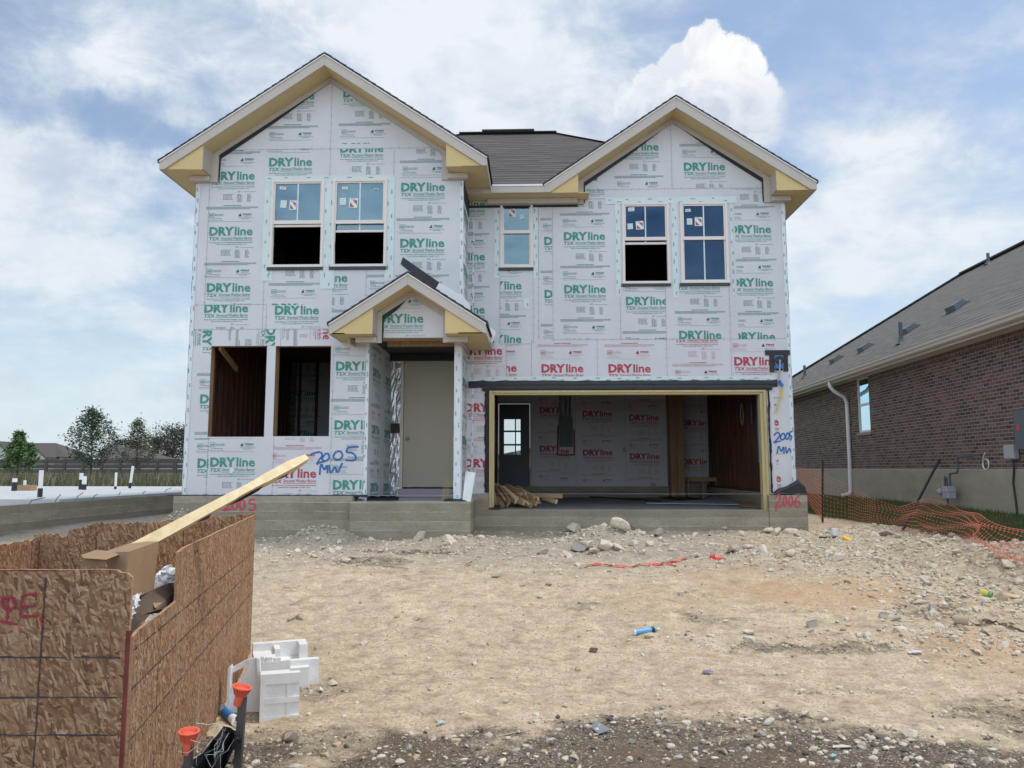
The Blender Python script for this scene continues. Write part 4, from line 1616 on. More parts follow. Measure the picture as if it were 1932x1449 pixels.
# sprayed numbers on the concrete
sp = MB()
FS = Face('Y', 12.35, sp)
rw = .034
for st in ([(424, 945), (430, 941), (434, 946), (429, 955), (422, 963), (430, 961), (437, 960)],
           [(440, 946), (438, 955), (442, 961), (448, 955), (447, 946), (441, 945)],
           [(454, 945), (452, 954), (456, 961), (462, 954), (460, 945), (455, 944)],
           [(481, 942), (472, 943), (471, 950), (480, 951), (482, 958), (475, 963), (469, 960)]):
    stroke(sp, FS, st, rw)
sp.build('spray_lettering', M['spray_r'], fd, label='red sprayed 2005 on the left stem wall')
sp = MB()
FS2 = Face('Y', 13.33, sp)
for st in ([(1463, 938), (1469, 933), (1472, 939), (1468, 948), (1462, 957), (1468, 956), (1475, 954)], [(1463, 957), (1464, 965)],
           [(1479, 938), (1477, 948), (1480, 955), (1484, 948), (1483, 938), (1480, 936)],
           [(1490, 938), (1488, 948), (1491, 955), (1495, 948), (1494, 938), (1491, 936)],
           [(1508, 935), (1502, 941), (1499, 950), (1503, 957), (1509, 953), (1507, 946), (1501, 948)]):
    stroke(sp, FS2, st, .032)
sp.build('spray_lettering', M['spray_r'], fd, label='red sprayed 2006 on the pier right of the garage')
# dark sill gasket at the foot of the sheathing
mb = MB()
wavy_strip(mb, FL, 345, 933, 694, 937.5, d=.012, seed=12, n=40, amp=.006, flap=.03)
mb.box(XL - .2, XL + .1, YL - .1, YL + .2, zF - .002, zF + .012)
for (x, y, w) in ((705, 936, .10), (726, 933, .12), (742, 931, .09), (688, 938, .08)):
    p = PY(x, y, YL + .05)
    mb.prism([(p.x - w, p.y - .1, zPorch + .01), (p.x + w, p.y - .02, zPorch + .012), (p.x + w * .8, p.y + .15, zPorch + .05), (p.x - w * .7, p.y + .1, zPorch + .08)], (0, 0, .012))
for (x, w) in ((850, .1), (868, .13), (880, .08)):
    p = PY(x, 943, YL)
    mb.prism([(p.x - w, p.y - .16, zPorch + .004), (p.x + w, p.y - .12, zPorch + .006), (p.x + w * .8, p.y + .02, zPorch + .04), (p.x - w * .8, p.y + .0, zPorch + .03)], (0, 0, .010))
mb.build('sill_gasket', M['black'], HOUSE)

# ---------------- garage opening frame
mb = MB()
a, b = PY(923, 860, 13.45).x, PY(1449, 860, 13.45).x
zt_, zb_ = PY(1180, 736.5, 13.45).z, PY(1180, 965, 13.40).z
mb.box(a, a + .045, 13.44, 13.62, zb_, zt_)
mb.box(a + .0455, a + .085, 13.462, 13.62, zb_, zt_ - .04)
mb.box(b - .045, b, 13.44, 13.62, zb_, zt_)
mb.box(b - .10, b - .0455, 13.462, 13.62, zb_, zt_ - .04)
mb.box(a + .0455, b - .0455, 13.441, 13.62, zt_ - .035, zt_)
mb.box(a + .0855, b - .1005, 13.463, 13.62, zt_ - .07, zt_ - .0355)
mb.build('garage_door_frame', M['wood_y'], HOUSE)

# ---------------- inside: floors, partitions, studs
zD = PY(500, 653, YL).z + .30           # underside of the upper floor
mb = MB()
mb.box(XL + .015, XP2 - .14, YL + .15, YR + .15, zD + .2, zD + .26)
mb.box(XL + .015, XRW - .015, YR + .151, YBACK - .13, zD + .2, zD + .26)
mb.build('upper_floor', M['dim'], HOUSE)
mb = MB()
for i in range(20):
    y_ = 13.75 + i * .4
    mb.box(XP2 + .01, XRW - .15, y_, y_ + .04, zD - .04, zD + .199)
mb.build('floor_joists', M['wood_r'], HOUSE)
mb = MB()     # outer side and back walls
zE = GL.zs + .02
mb.box(XL, XL + .012, YL + .141, YBACK, zF - .002, zE, 0)
mb.box(XRW - .012, XRW, YR + .141, YBACK, zF - .002, zE, 0)
bx0, bx1 = XP2 - .05, XP2 + 1.45
mb.box(XL + .013, bx0, YBACK - .12, YBACK, zF - .002, zE, 0)
mb.box(bx1, XRW - .013, YBACK - .12, YBACK, zF - .002, zE, 0)
mb.box(bx0, bx1, YBACK - .12, YBACK, zF + 2.3, zE, 0)
mb.box(bx0, bx1, YBACK - .12, YBACK, zF - .002, zF + .45, 0)
mb.build('outer_wall', [M['sheath']], HOUSE, label='side and back sheathing seen from inside')
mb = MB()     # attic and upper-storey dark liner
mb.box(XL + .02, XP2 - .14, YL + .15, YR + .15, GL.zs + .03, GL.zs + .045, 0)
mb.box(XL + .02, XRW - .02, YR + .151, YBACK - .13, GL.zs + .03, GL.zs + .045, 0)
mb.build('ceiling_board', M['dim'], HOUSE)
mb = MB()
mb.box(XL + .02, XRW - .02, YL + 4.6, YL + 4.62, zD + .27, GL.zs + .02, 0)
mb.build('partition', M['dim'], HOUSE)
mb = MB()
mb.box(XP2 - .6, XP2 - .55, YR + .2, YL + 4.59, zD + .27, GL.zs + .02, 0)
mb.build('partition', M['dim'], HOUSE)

mb = MB()
FG = Face('Y', 19.4, mb)
Dg0, Dg1 = FG.px(939, 760), FG.px(1002, 912)
FG.holes = [(Dg0[0], Dg1[0], zF - .02, Dg0[1])]
xr_ = XGI
FG.sheet([(XG0 - .6, zF), (xr_, zF), (xr_, zD), (XG0 - .6, zD)], .12)
for (x, y, cl) in ((1018, 768, (1006, 735, 1056, 911)), (1099, 775, (1086, 735, 1180, 911)), (1187, 782, (1180, 735, 1262, 911)),
                   (1285, 792, (1286, 735, 1335, 911)), (878, 761, (915, 735, 938, 911)), (1018, 845, (1057, 838, 1086, 911))):
    FG.unit(x, y, cl, RED, col=True)
FG.seam(1086, 740, 1086, 911)
FG.seam(1180, 740, 1180, 911)
gb = mb.build('garage_back_wall', WM, HOUSE, label='red printed wall at the back of the garage')
mb = MB()
x0_, x1_ = PY(1056, 800, 19.38).x, PY(1080, 800, 19.38).x
mb.box(x0_, x1_, 19.24, 19.38, PY(1060, 843, 19.38).z, PY(1060, 787, 19.38).z)
bp = mb.build('breaker_box', M['dark_grey'], gb)
mb = MB()
for i in range(9):
    xx = x0_ + .02 + i * (x1_ - x0_ - .04) / 8
    zz = PY(1060, 787, 19.38).z
    mb.tube([(xx, 19.33, zz), (xx + rnd.uniform(-.03, .03), 19.30, zz + .3), (xx + rnd.uniform(-.05, .05), 19.31, zz + .7)], .009, 5, i % 3)
mb.build('cable_bundle', [M['black'], M['wire_b'], M['wire_y']], gb)
sp = MB()
stroke(sp, FG, [(1053, 803), (1052.5, 825), (1052, 857)], .05, smooth=False)
stroke(sp, FG, [(1050, 858), (1068, 858.5), (1085, 858)], .05, smooth=False, d=.0075)
stroke(sp, FG, [(1083.5, 856), (1083.5, 835), (1083, 810)], .05, smooth=False, d=.009)
sp.build('spray_outline', M['spray_d'], gb, label='red sprayed bracket round the breaker box')
mb = MB()
for (x, y, w, h_) in ((1178, 849, 5, 9), (1232, 916, 9, 10)):
    u_, z_ = FG.px(x, y)
    mb.box(u_ - w / 150, u_ + w / 150, 19.34, 19.397, z_ - h_ / 150, z_ + h_ / 150)
mb.build('outlet_box', M['grey_plastic'], gb)
# back door with glass lights
mb = MB()
gx0, gx1, gz0, gz1 = Dg0[0] + .03, Dg1[0] - .03, zF, Dg0[1] - .03
lx0, lx1 = PY(951, 800, 19.42).x, PY(982, 800, 19.42).x
lz1, lz0 = PY(960, 791, 19.42).z, PY(960, 858, 19.42).z
yy = 19.42
mb.box(gx0, lx0, yy, yy + .045, gz0, gz1)
mb.box(lx1, gx1, yy, yy + .045, gz0, gz1)
mb.box(lx0, lx1, yy, yy + .045, lz1, gz1)
mb.box(lx0, lx1, yy, yy + .045, gz0, lz0)
xm_ = PY(972.5, 800, 19.42).x
mb.box(xm_ - .015, xm_ + .015, yy + .005, yy + .04, lz0, lz1)
for f_ in (.34, .72):
    zz = lz1 + (lz0 - lz1) * f_
    mb.box(lx0, lx1, yy + .006, yy + .039, zz - .022, zz + .022)
gdo = mb.build('garage_door_to_house', M['dark_grey'], HOUSE, label='dark door with six glass lights at the back of the garage')
mb = MB()
mb.box(lx0, lx1, yy + .02, yy + .024, lz0, lz1)
mb.build('pane', M['glass_c'], gdo)
mb = MB()
for (a_, b_, c_, d_) in ((Dg0[0] - .03, Dg0[0] + .025, gz0, gz1 + .05), (Dg1[0] - .025, Dg1[0] + .03, gz0, gz1 + .05), (Dg0[0] + .0255, Dg1[0] - .0255, gz1 + .003, gz1 + .049)):
    mb.box(a_, b_, 19.385, 19.41, c_, d_)
mb.build('door_casing', M['door'], gdo)
# garage side walls
def stud(x0, x1, y0, y1, z0, z1, mat='wood_r', parent=HOUSE):
    m_ = MB()
    m_.box(x0, x1, y0, y1, z0, z1)
    return m_.build('stud', M[mat], parent)
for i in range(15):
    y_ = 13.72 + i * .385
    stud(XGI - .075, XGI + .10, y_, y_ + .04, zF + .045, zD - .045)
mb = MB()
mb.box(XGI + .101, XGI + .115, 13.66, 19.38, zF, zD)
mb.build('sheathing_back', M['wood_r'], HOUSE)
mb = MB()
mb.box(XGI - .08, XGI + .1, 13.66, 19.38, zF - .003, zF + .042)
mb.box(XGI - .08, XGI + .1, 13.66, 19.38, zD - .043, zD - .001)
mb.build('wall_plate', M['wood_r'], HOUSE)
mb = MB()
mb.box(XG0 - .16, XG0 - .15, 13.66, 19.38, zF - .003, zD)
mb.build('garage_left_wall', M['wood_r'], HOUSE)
for (wx, w, zz, mt) in ((14.75, .012, .55, 'wire_b'), (15.15, .010, 1.3, 'wire_b'), (14.2, .012, .9, 'black')):
    m_ = MB()
    m_.tube([(XGI - .09, wx, zD), (XGI - .10, wx + .05, zD - .9), (XGI - .12, wx - .03, zF + zz + .4), (XGI - .10, wx + .05, zF + zz)], w * 1.6, 6)
    m_.build('hanging_cable', M[mt], HOUSE)
m_ = MB()
pc = [(XGI - .10, 15.9 + .10 * math.sin(t), zF + 1.55 + .22 * math.cos(t)) for t in [i * .35 for i in range(40)]]
m_.tube(pc, .006, 5)
m_.build('hanging_cable', M['white'], HOUSE)
# post and platform at the back right
mb = MB()
pxa, pxb = PY(1264, 800, 18.9).x, PY(1289, 800, 18.9).x
mb.box(pxa, pxa + .14, 18.90, 19.38, zGar, zD)
mb.box(pxa + .145, pxb, 18.86, 18.95, zGar, zD)
mb.build('timber_post', M['wood_i'], HOUSE)
mb = MB()
sa, sb = pxb + .002, PY(1351, 800, 18.6).x
mb.box(sa, sb, 18.5, 19.21, PY(1320, 906, 18.5).z - .03, PY(1320, 903, 18.5).z + .02)
for t in (0, .48, .93):
    xx = sa + (sb - sa) * t
    mb.box(xx, xx + .04, 18.55, 18.64, zGar + .001, PY(1320, 906, 18.5).z - .031)
mb.build('heater_platform', M['wood_i'], HOUSE)
# left room: studs on the outer wall, and on the partition behind
for i in range(21):
    y_ = YL + .2 + i * .24
    stud(XL + .014, XL + .11, y_, y_ + .04, zF + .001, zD + .19)
for i in range(3):
    stud(O1[0] - .06 + i * .0, O1[0] - .015, YL + .141, YL + .24, zF, zD) if i == 0 else None
stud(O2[0] - .06, O2[0] - .012, YL + .141, YL + .24, zF, zD, 'wood_i')
stud(O2[1] + .012, O2[1] + .06, YL + .141, YL + .24, zF, zD, 'wood_i')
stud(O1[1] + .012, O1[1] + .06, YL + .141, YL + .24, zF, zD, 'wood_i')
mb = MB()
FI = Face('Y', 17.9, mb)
FI.sheet([(XL + .12, zF), (XP0 - .14, zF), (XP0 - .14, zD + .19), (XL + .12, zD + .19)], .02)
FI.unit(541, 735, (535, 655, 618, 905), (1, 2))
mb.build('partition', WM, HOUSE)
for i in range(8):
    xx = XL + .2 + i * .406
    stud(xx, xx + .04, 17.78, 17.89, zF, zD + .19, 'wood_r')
m_ = MB()
m_.beam(PD(415, 655, 12.75), PD(447, 697, 13.6), .04, .09)
m_.build('wall_brace', M['wood_i'], HOUSE)
mb = MB()
mb.box(XL + .15, XP0 - .14, YL + .3, 17.7, zD + .15, zD + .199)
mb.build('room_ceiling', M['wood_r'], HOUSE)

# ---------------- roll of flashing laid against the wing wall over the porch roof
mb = MB()
FW = Face('Y', YL - .014, mb)
def strip_px(mb_, face, pts, d0, mi=0, thick=.008):
    q = [face.w(*face.px(*p), d0) for p in pts]
    mb_.prism(q, (0, thick, 0), mi)
strip_px(mb, FW, [(760, 485), (829, 533), (822, 545), (801, 536), (756, 498)], .002)
mb.build('flashing_strip', M['black'], HOUSE, label='black flashing strip standing above the porch roof ridge')
mb = MB()
strip_px(mb, FW, [(829, 533), (874, 560), (887, 575), (888, 590), (872, 584), (822, 545)], .003)
for i in range(26):
    t = rnd.random(); s_ = rnd.uniform(-.3, .5)
    x = 832 + 50 * t; y = 544 + 32 * t + s_ * 10
    u_, z_ = FW.px(x, y)
    w = rnd.uniform(.01, .03)
    mb.poly([FW.w(u_, z_, .0145), FW.w(u_ + w, z_ - w * .6, .0145), FW.w(u_ + w, z_ - w * .6 + .008, .0145), FW.w(u_, z_ + .008, .0145)], 1)
mb.build('flashing_strip', [M['white'], M['spray_b']], HOUSE, label='white printed flashing membrane along the porch roof')
mb = MB()
q = [PY(924, 616, 12.9), PY(936, 626, 12.9), PY(929, 648, 12.9), PY(923, 640, 12.9)]
mb.prism(q, (0, .01, 0))
mb.build('flashing_strip', M['white_metal'], HOUSE)

# ---------------- meter socket and cables at the right corner
mb = MB()
zz = lambda x, y: FR.px(x, y)
for (x0, y0, x1, y1, d_) in ((1443, 661, 1490, 670, .020), (1451, 670.5, 1461, 702, .016), (1477, 670.5, 1487, 701, .016), (1461.2, 670.5, 1476.8, 699, .012)):
    u0, u1, z0, z1 = FR.rect_px(x0, y0, x1, y1)
    mb.box(u0, u1, YR - d_, YR - .004, z0, z1)
bt = mb.build('meter_membrane', M['black'], HOUSE)
mb = MB()
u0, u1, z0, z1 = FR.rect_px(1461, 671, 1477, 696)
mb.box(u0, u1, YR - .05, YR - .0205, z0, z1)
mb.build('meter_base', M['blue'], bt)
mb = MB()
cc = FR.px(1469, 680)
mb.lathe((cc[0], YR - .05, cc[1]), (0, -1, 0), [(0, .075), (.015, .075), (.02, .06), (.021, 0)], 18)
mb.tube([(cc[0], YR - .08, cc[1])] + [PY(x, y, YR - .07) for x, y in ((1471, 700), (1470, 718))], .016, 6, 1)
mb.build('cable_port', [M['black'], M['grey_plastic']], bt)
mb = MB()
mb.tube([PY(1470, 718, YR - .07), PY(1473, 724, YR - .06), PY(1477, 728, YR - .06)], .03, 6, 0)
mb.tube([PY(x, y, YR - .05) for x, y in ((1476, 728), (1473, 745), (1470, 760), (1466, 772), (1463, 779))], .011, 6, 1)
mb.tube([PY(x, y, YR - .05) for x, y in ((1477, 728), (1474, 750), (1467, 768))], .009, 6, 1)
mb.build('loose_cable', [M['blue'], M['wire_y']], bt)
# ================================================================== THE GROUND
def vnoise(x, y, seed=0):
    x, y = np.asarray(x, float), np.asarray(y, float)
    xi, yi = np.floor(x).astype(np.int64), np.floor(y).astype(np.int64)
    xf, yf = x - xi, y - yi
    u, v = xf * xf * (3 - 2 * xf), yf * yf * (3 - 2 * yf)
    def h(a, b):
        k = (a * 374761393 + b * 668265263 + seed * 974634777) & 0xFFFFFFFF
        k = ((k ^ (k >> 13)) * 1274126177) & 0xFFFFFFFF
        return ((k ^ (k >> 16)) & 0xFFFF) / 65535.0
    return (h(xi, yi) * (1 - u) + h(xi + 1, yi) * u) * (1 - v) + (h(xi, yi + 1) * (1 - u) + h(xi + 1, yi + 1) * u) * v

def fbm(x, y, sc_, oc=4, seed=0, gain=.5):
    a, t, f = 1.0, 0.0, sc_
    tot = 0
    for i in range(oc):
        t = t + a * vnoise(x * f, y * f, seed + i * 17)
        tot += a
        a *= gain
        f *= 2.03
    return t / tot

def sst(x, a, b):
    t = np.clip((x - a) / (b - a), 0, 1)
    return t * t * (3 - 2 * t)

def gp(px, py, z=.5):
    p = PZ(px, py, z)
    return p.x, p.y
MOUNDS = []
for (px, py, z, h, rx, ry) in ((610, 1022, .5, .24, .45, .32), (790, 1010, .5, .09, .7, .35), (1150, 1022, .5, .25, .62, .30), (1350, 1000, .55, .08, .9, .3), (1480, 1045, .5, .13, .7, .35),
                               (1480, 985, .55, .12, .6, .35), (1640, 1000, .58, .10, .5, .35), (1740, 1040, .5, .14, .5, .45), (1600, 1060, .45, .10, .6, .4),
                               (1850, 1100, .4, .10, .6, .45), (1820, 1180, .25, .08, .5, .4), (1560, 1180, .2, .04, .5, .25), (1330, 1190, .15, .03, .6, .2),
                               (1900, 1060, .5, .14, .5, .5)):
    x_, y_ = gp(px, py, z)
    MOUNDS.append((x_, y_, h, rx, ry))
MOUNDS += [(-5.7, 12.6, .52, .36, .6), (-1.1, 11.95, .06, .8, .3)]

def ground_z(X, Y):
    X, Y = np.asarray(X, float), np.asarray(Y, float)
    base = .5 * sst(Y, 5.8, 11.6) + .07 * sst(Y, 12, 14)
    side = .60 + .24 * sst(X, 6.3, 8.6) + 0 * Y
    k = sst(X, 4.7, 6.1) * sst(Y, 2.0, 7.5)
    base = base * (1 - k) + side * k
    left = sst(-X, 5.6, 7.8) * sst(Y, 6, 10)
    base = base + .02 * left
    m = 0
    for (a, b, h, rx, ry) in MOUNDS:
        m = m + h * np.exp(-(((X - a) / rx) ** 2 + ((Y - b) / ry) ** 2))
    near = 1 - sst(Y, 14, 18)
    lawn = sst(X, 5.9, 6.4)
    rough = (1 - lawn * .8) * near
    n = (fbm(X, Y, .9, 4, 3) - .5) * .10 + (fbm(X, Y, 4.5, 4, 9) - .5) * .062 + (fbm(X, Y, 17, 3, 21) - .5) * .026
    rub = np.clip(m * 6, 0, 1)
    n = n + rub * (fbm(X, Y, 9, 4, 31) - .5) * .12
    far = sst(Y, 17, 24) * (1 - sst(X, 4, 6))
    z = base + m + n * rough
    return z + far * (fbm(X, Y, .12, 3, 41) - .5) * .12

def gz(x, y):
    return float(ground_z(np.array([x]), np.array([y]))[0])

def G(px, py):
    z = .3
    for _ in range(25):
        p = PZ(px, py, z)
        z = z * .4 + gz(p.x, p.y) * .6
    p = PZ(px, py, z)
    return Vector((p.x, p.y, gz(p.x, p.y)))

def axis_pts(a, b, step, lo, hi, grow=1.22):
    c = list(np.arange(a, b + step / 2, step))
    s = step
    x = c[-1]
    up = []
    while x < hi:
        s = min(s * grow, 60)
        x += s
        up.append(x)
    s = step
    x = c[0]
    dn = []
    while x > lo:
        s = min(s * grow, 60)
        x -= s
        dn.append(x)
    return np.array(dn[::-1] + c + up)

gx = axis_pts(-4.2, 6.9, .042, -700, 700)
gy = axis_pts(2.6, 13.6, .045, -40, 900)
GXX, GYY = np.meshgrid(gx, gy)
GZ = ground_z(GXX, GYY)
nx_, ny_ = len(gx), len(gy)
Vg = np.stack([GXX.ravel(), GYY.ravel(), GZ.ravel()], 1)
ii = np.arange(nx_ * ny_).reshape(ny_, nx_)
Fq = np.stack([ii[:-1, :-1].ravel(), ii[:-1, 1:].ravel(), ii[1:, 1:].ravel(), ii[1:, :-1].ravel()], 1)

def np_mesh(name, V, Fc, mats, mi=None, smooth=True):
    me = bpy.data.meshes.new(name)
    me.vertices.add(len(V))
    me.vertices.foreach_set('co', np.ascontiguousarray(V, dtype=np.float32).ravel())
    k = Fc.shape[1]
    me.loops.add(len(Fc) * k)
    me.loops.foreach_set('vertex_index', np.ascontiguousarray(Fc, dtype=np.int32).ravel())
    me.polygons.add(len(Fc))
    me.polygons.foreach_set('loop_start', np.arange(0, len(Fc) * k, k, dtype=np.int32))
    for m in mats:
        me.materials.append(m)
    if mi is not None:
        me.polygons.foreach_set('material_index', np.ascontiguousarray(mi, dtype=np.int32))
    me.polygons.foreach_set('use_smooth', np.full(len(Fc), smooth))
    me.update(calc_edges=True)
    return me

def pcm(X, Y):
    """masks of soil kinds, by place"""
    e = (fbm(X, Y, 1.6, 5, 71) - .5)
    e2 = (fbm(X, Y, 5.5, 5, 77) - .5)
    # dark loose gravel band across the foreground, with tongues reaching up
    edge = 5.15 + .28 * np.sin(X * 1.25 + .6) - .25 * sst(X, -2.2, -.6) * (1 - sst(X, -.4, .4)) + e * 1.5 + e2 * .5
    dark = 1 - sst(Y, edge - .45, edge + .45)
    for (px, py, rx, ry, a) in ((1500, 1190, .7, .13, .62), (1650, 1190, .35, .2, .6), (1330, 1155, .3, .3, .5), (560, 1330, .5, .2, .6), (1900, 1290, .5, .5, .6),
                                (800, 1035, .8, .25, .75), (700, 1045, .5, .25, .6), (1400, 1000, 1.0, .25, .7), (900, 1000, .7, .2, .8), (1750, 1150, .4, .3, .5),
                                (590, 1250, .3, .3, .5), (1080, 1085, .5, .25, .5), (1540, 1255, .4, .12, .35)):
        x_, y_ = gp(px, py, .2 if py > 1100 else .5)
        r = np.sqrt(((X - x_) / rx) ** 2 + ((Y - y_) / ry) ** 2) + e2 * 1.6 + e * .8
        dark = np.maximum(dark, a * (1 - sst(r, .6, 1.2)))
    orange = 0
    for (px, py, rx, ry, a) in ((1560, 1100, 1.15, .7, 1.0), (1380, 1080, .9, .5, .5), (1850, 1160, .8, .6, .8), (1230, 1110, .9, .5, .25), (1480, 1050, .8, .4, .5)):
        x_, y_ = gp(px, py, .35)
        r = np.sqrt(((X - x_) / rx) ** 2 + ((Y - y_) / ry) ** 2) + e * .9
        orange = np.maximum(orange, a * (1 - sst(r, .4, 1.25)))
    brown = (1 - sst(Y, 4.5 + e, 5.1 + e)) * sst(fbm(X, Y, 1.1, 4, 91), .42, .58) * sst(X, -1.4, -.4)
    grey = sst(Y + e * 1.5 + e2 * .6, 8.9, 11.0) * (1 - .75 * sst(X, 2.0, 4.2))
    grass = np.maximum(sst(X + e2 * .35, 6.05, 6.3) * sst(Y, 5, 6.2), sst(Y, 17.5, 18.5) * (1 - sst(X, 4, 5)))
    grass = np.maximum(grass, sst(Y, 22, 23))
    return dark, orange, brown, grey, grass

dk, og, br, gy_m, gs = pcm(GXX, GYY)
def ground_mat():
    m = NM('construction_dirt')
    def at(name):
        a = m.n('ShaderNodeAttribute', attribute_name=name)
        return a.outputs['Fac']
    fine = m.noise(38, 8, .72)
    mid = m.noise(5.5, 8, .66)
    big = m.noise(1.2, 5, .6)
    st = m.noise(7, 7, .68, m.mapped(scale=(.7, 1.5, 1)), .5)
    grit = m.noise(110, 4, .75)
    f = m.math('ADD', m.math('MULTIPLY', mid, .34), m.math('ADD', m.math('MULTIPLY', st, .20), m.math('ADD', m.math('MULTIPLY', fine, .24), m.math('ADD', m.math('MULTIPLY', big, .08), m.math('MULTIPLY', grit, .14)))))
    cr = m.n('ShaderNodeValToRGB')
    m.L.new(f, cr.inputs[0])
    e = cr.color_ramp.elements
    e[0].position, e[0].color = .37, (.15, .11, .075, 1)
    e[1].position, e[1].color = .63, (.74, .62, .455, 1)
    q = e.new(.45); q.color = (.37, .285, .195, 1)
    q = e.new(.53); q.color = (.56, .45, .315, 1)
    col = cr.outputs[0]
    col = m.mix(m.math('MULTIPLY', m.math('MULTIPLY', at('orange'), m.ramp(m.noise(3.5, 6, .7), .32, .58, .35, 1)), .72), col, m.mix(f, (.36, .21, .11), (.62, .40, .235)))
    gcol = m.mix(m.ramp(f, .38, .62), (.21, .185, .155), (.44, .40, .345))
    col = m.mix(m.math('MULTIPLY', at('grey'), .72), col, gcol)
    # loose dark gravel: pebbly cells
    vo = m.n('ShaderNodeTexVoronoi')
    m.L.new(m.obj, vo.inputs['Vector'])
    vo.inputs['Scale'].default_value = 75
    s_ = m.n('ShaderNodeSeparateColor')
    m.L.new(vo.outputs['Color'], s_.inputs[0])
    pc = m.n('ShaderNodeValToRGB')
    m.L.new(s_.outputs[0], pc.inputs[0])
    e = pc.color_ramp.elements
    e[0].position, e[0].color = 0, (.040, .030, .023, 1)
    e[1].position, e[1].color = 1, (.48, .42, .34, 1)
    for p_, c_ in ((.35, (.085, .066, .050)), (.7, (.17, .138, .108)), (.88, (.27, .23, .185))):
        q = e.new(p_); q.color = c_ + (1,)
    peb = m.mix(m.ramp(vo.outputs['Distance'], .25, .75, 0, .7), pc.outputs[0], (.07, .06, .052))
    dmask = m.math('ADD', at('dark'), m.math('MULTIPLY', m.math('SUBTRACT', m.noise(7, 8, .78), .5), 1.5))
    dmask = m.ramp(dmask, .34, .80)
    col = m.mix(m.math('MULTIPLY', dmask, .88), col, peb)
    # scattered pebble fleck everywhere
    fleck = m.math('MULTIPLY', m.ramp(s_.outputs[1], .74, .80), m.ramp(mid, .40, .6))
    col = m.mix(m.math('MULTIPLY', fleck, .55), col, pc.outputs[0])
    col = m.mix(m.math('MULTIPLY', m.math('MULTIPLY', at('brown'), m.ramp(m.noise(4, 6, .7), .38, .6)), .8), col, m.mix(mid, (.095, .06, .038), (.22, .15, .10)))
    gr = m.mix(m.ramp(m.noise(3, 6, .65), .35, .65), (.045, .062, .022), (.13, .125, .05))
    col = m.mix(at('grass'), col, gr)
    hgt = m.math('ADD', m.math('MULTIPLY', fine, .55), m.math('ADD', m.math('MULTIPLY', st, .6), m.math('MULTIPLY', m.math('MULTIPLY', vo.outputs['Distance'], dmask), -.45)))
    m.bump(hgt, .75, .022)
    return m.fin(col, .95, 0, .15)
gmat = ground_mat()
gme = np_mesh('ground', Vg, Fq, [gmat])
for nm_, arr in (('dark', dk), ('orange', og), ('brown', br), ('grey', gy_m), ('grass', gs)):
    a_ = gme.attributes.new(nm_, 'FLOAT', 'POINT')
    a_.data.foreach_set('value', np.ascontiguousarray(arr.ravel(), dtype=np.float32))
go = bpy.data.objects.new('ground', gme)
COL.objects.link(go)
go['kind'] = 'structure'

# stones -----------------------------------------------------------
def ico(sub=1):
    import bmesh
    b = bmesh.new()
    bmesh.ops.create_icosphere(b, subdivisions=sub, radius=1)
    V = np.array([v.co[:] for v in b.verts])
    Fc = np.array([[v.index for v in f.verts] for f in b.faces])
    b.free()
    return V, Fc
ICO1, ICF1 = ico(1)
ICO2, ICF2 = ico(2)
ICO3, ICF3 = ico(3)

def stone_mat(name, a, b):
    m = NM(name)
    f = m.ramp(m.math('ADD', m.math('MULTIPLY', m.noise(9, 6, .65), .6), m.math('MULTIPLY', m.noise(45, 5, .7), .4)), .35, .65)
    col = m.mix(f, a, b)
    m.bump(m.noise(30, 5, .7), .5, .01)
    return m.fin(col, .92, 0, .2)
SM = [stone_mat('pale_limestone', (.46, .39, .29), (.72, .65, .54)), stone_mat('tan_limestone', (.36, .27, .17), (.56, .44, .31)),
      stone_mat('grey_stone', (.34, .30, .25), (.54, .49, .42)), stone_mat('dark_stone', (.07, .06, .054), (.17, .15, .13))]

def chip_away(V, r, cuts=7, deep=.55):
    """flatten the sphere against random planes: angular broken rock"""
    V = V.copy()
    for _ in range(cuts):
        n = r.normal(size=3)
        n /= np.linalg.norm(n)
        d = r.uniform(deep, .9)
        k = V @ n
        V = V - np.outer(np.maximum(k - d, 0), n)
    return V
STONE_ME = []
for i in range(14):
    r_ = np.random.RandomState(100 + i)
    V = chip_away(ICO3, r_, 20, .34)
    V = V * (1 + .05 * np.array([mnoise.noise(Vector(v * 2.5 + i)) for v in V])[:, None] + .04 * np.array([mnoise.noise(Vector(v * 7 + i)) for v in V])[:, None])
    V *= np.array([1, r_.uniform(.65, .95), r_.uniform(.5, .72)])
    me = np_mesh('stone', V, ICF3, [SM[0 if i % 4 else (1 if i % 8 else 2)]], smooth=False)
    STONE_ME.append(me)
nstone = 0
def stone(x, y, size, label, group, me=None, sink=.3, z=None):
    global nstone
    me = me or STONE_ME[rnd.randrange(len(STONE_ME))]
    o = bpy.data.objects.new('stone', me)
    zz = gz(x, y) if z is None else z
    o.location = (x, y, zz + size * (.5 - sink))
    o.scale = (size, size * rnd.uniform(.8, 1.1), size * rnd.uniform(.75, 1.15))
    o.rotation_euler = (rnd.uniform(-.5, .5), rnd.uniform(-.5, .5), rnd.uniform(0, 6.3))
    COL.objects.link(o)
    nstone += 1
    return tag(o, label, 'stone', group)

STQ = []
def stones_px(lst, label, group):
    for (px, py, w) in lst:
        p = G(px, py)
        d = (Vector((p.x, p.y, 0))).dot(FWD)
        STQ.append((px, p.x, p.y, w / 2 * d / F * 1.3, label, group))

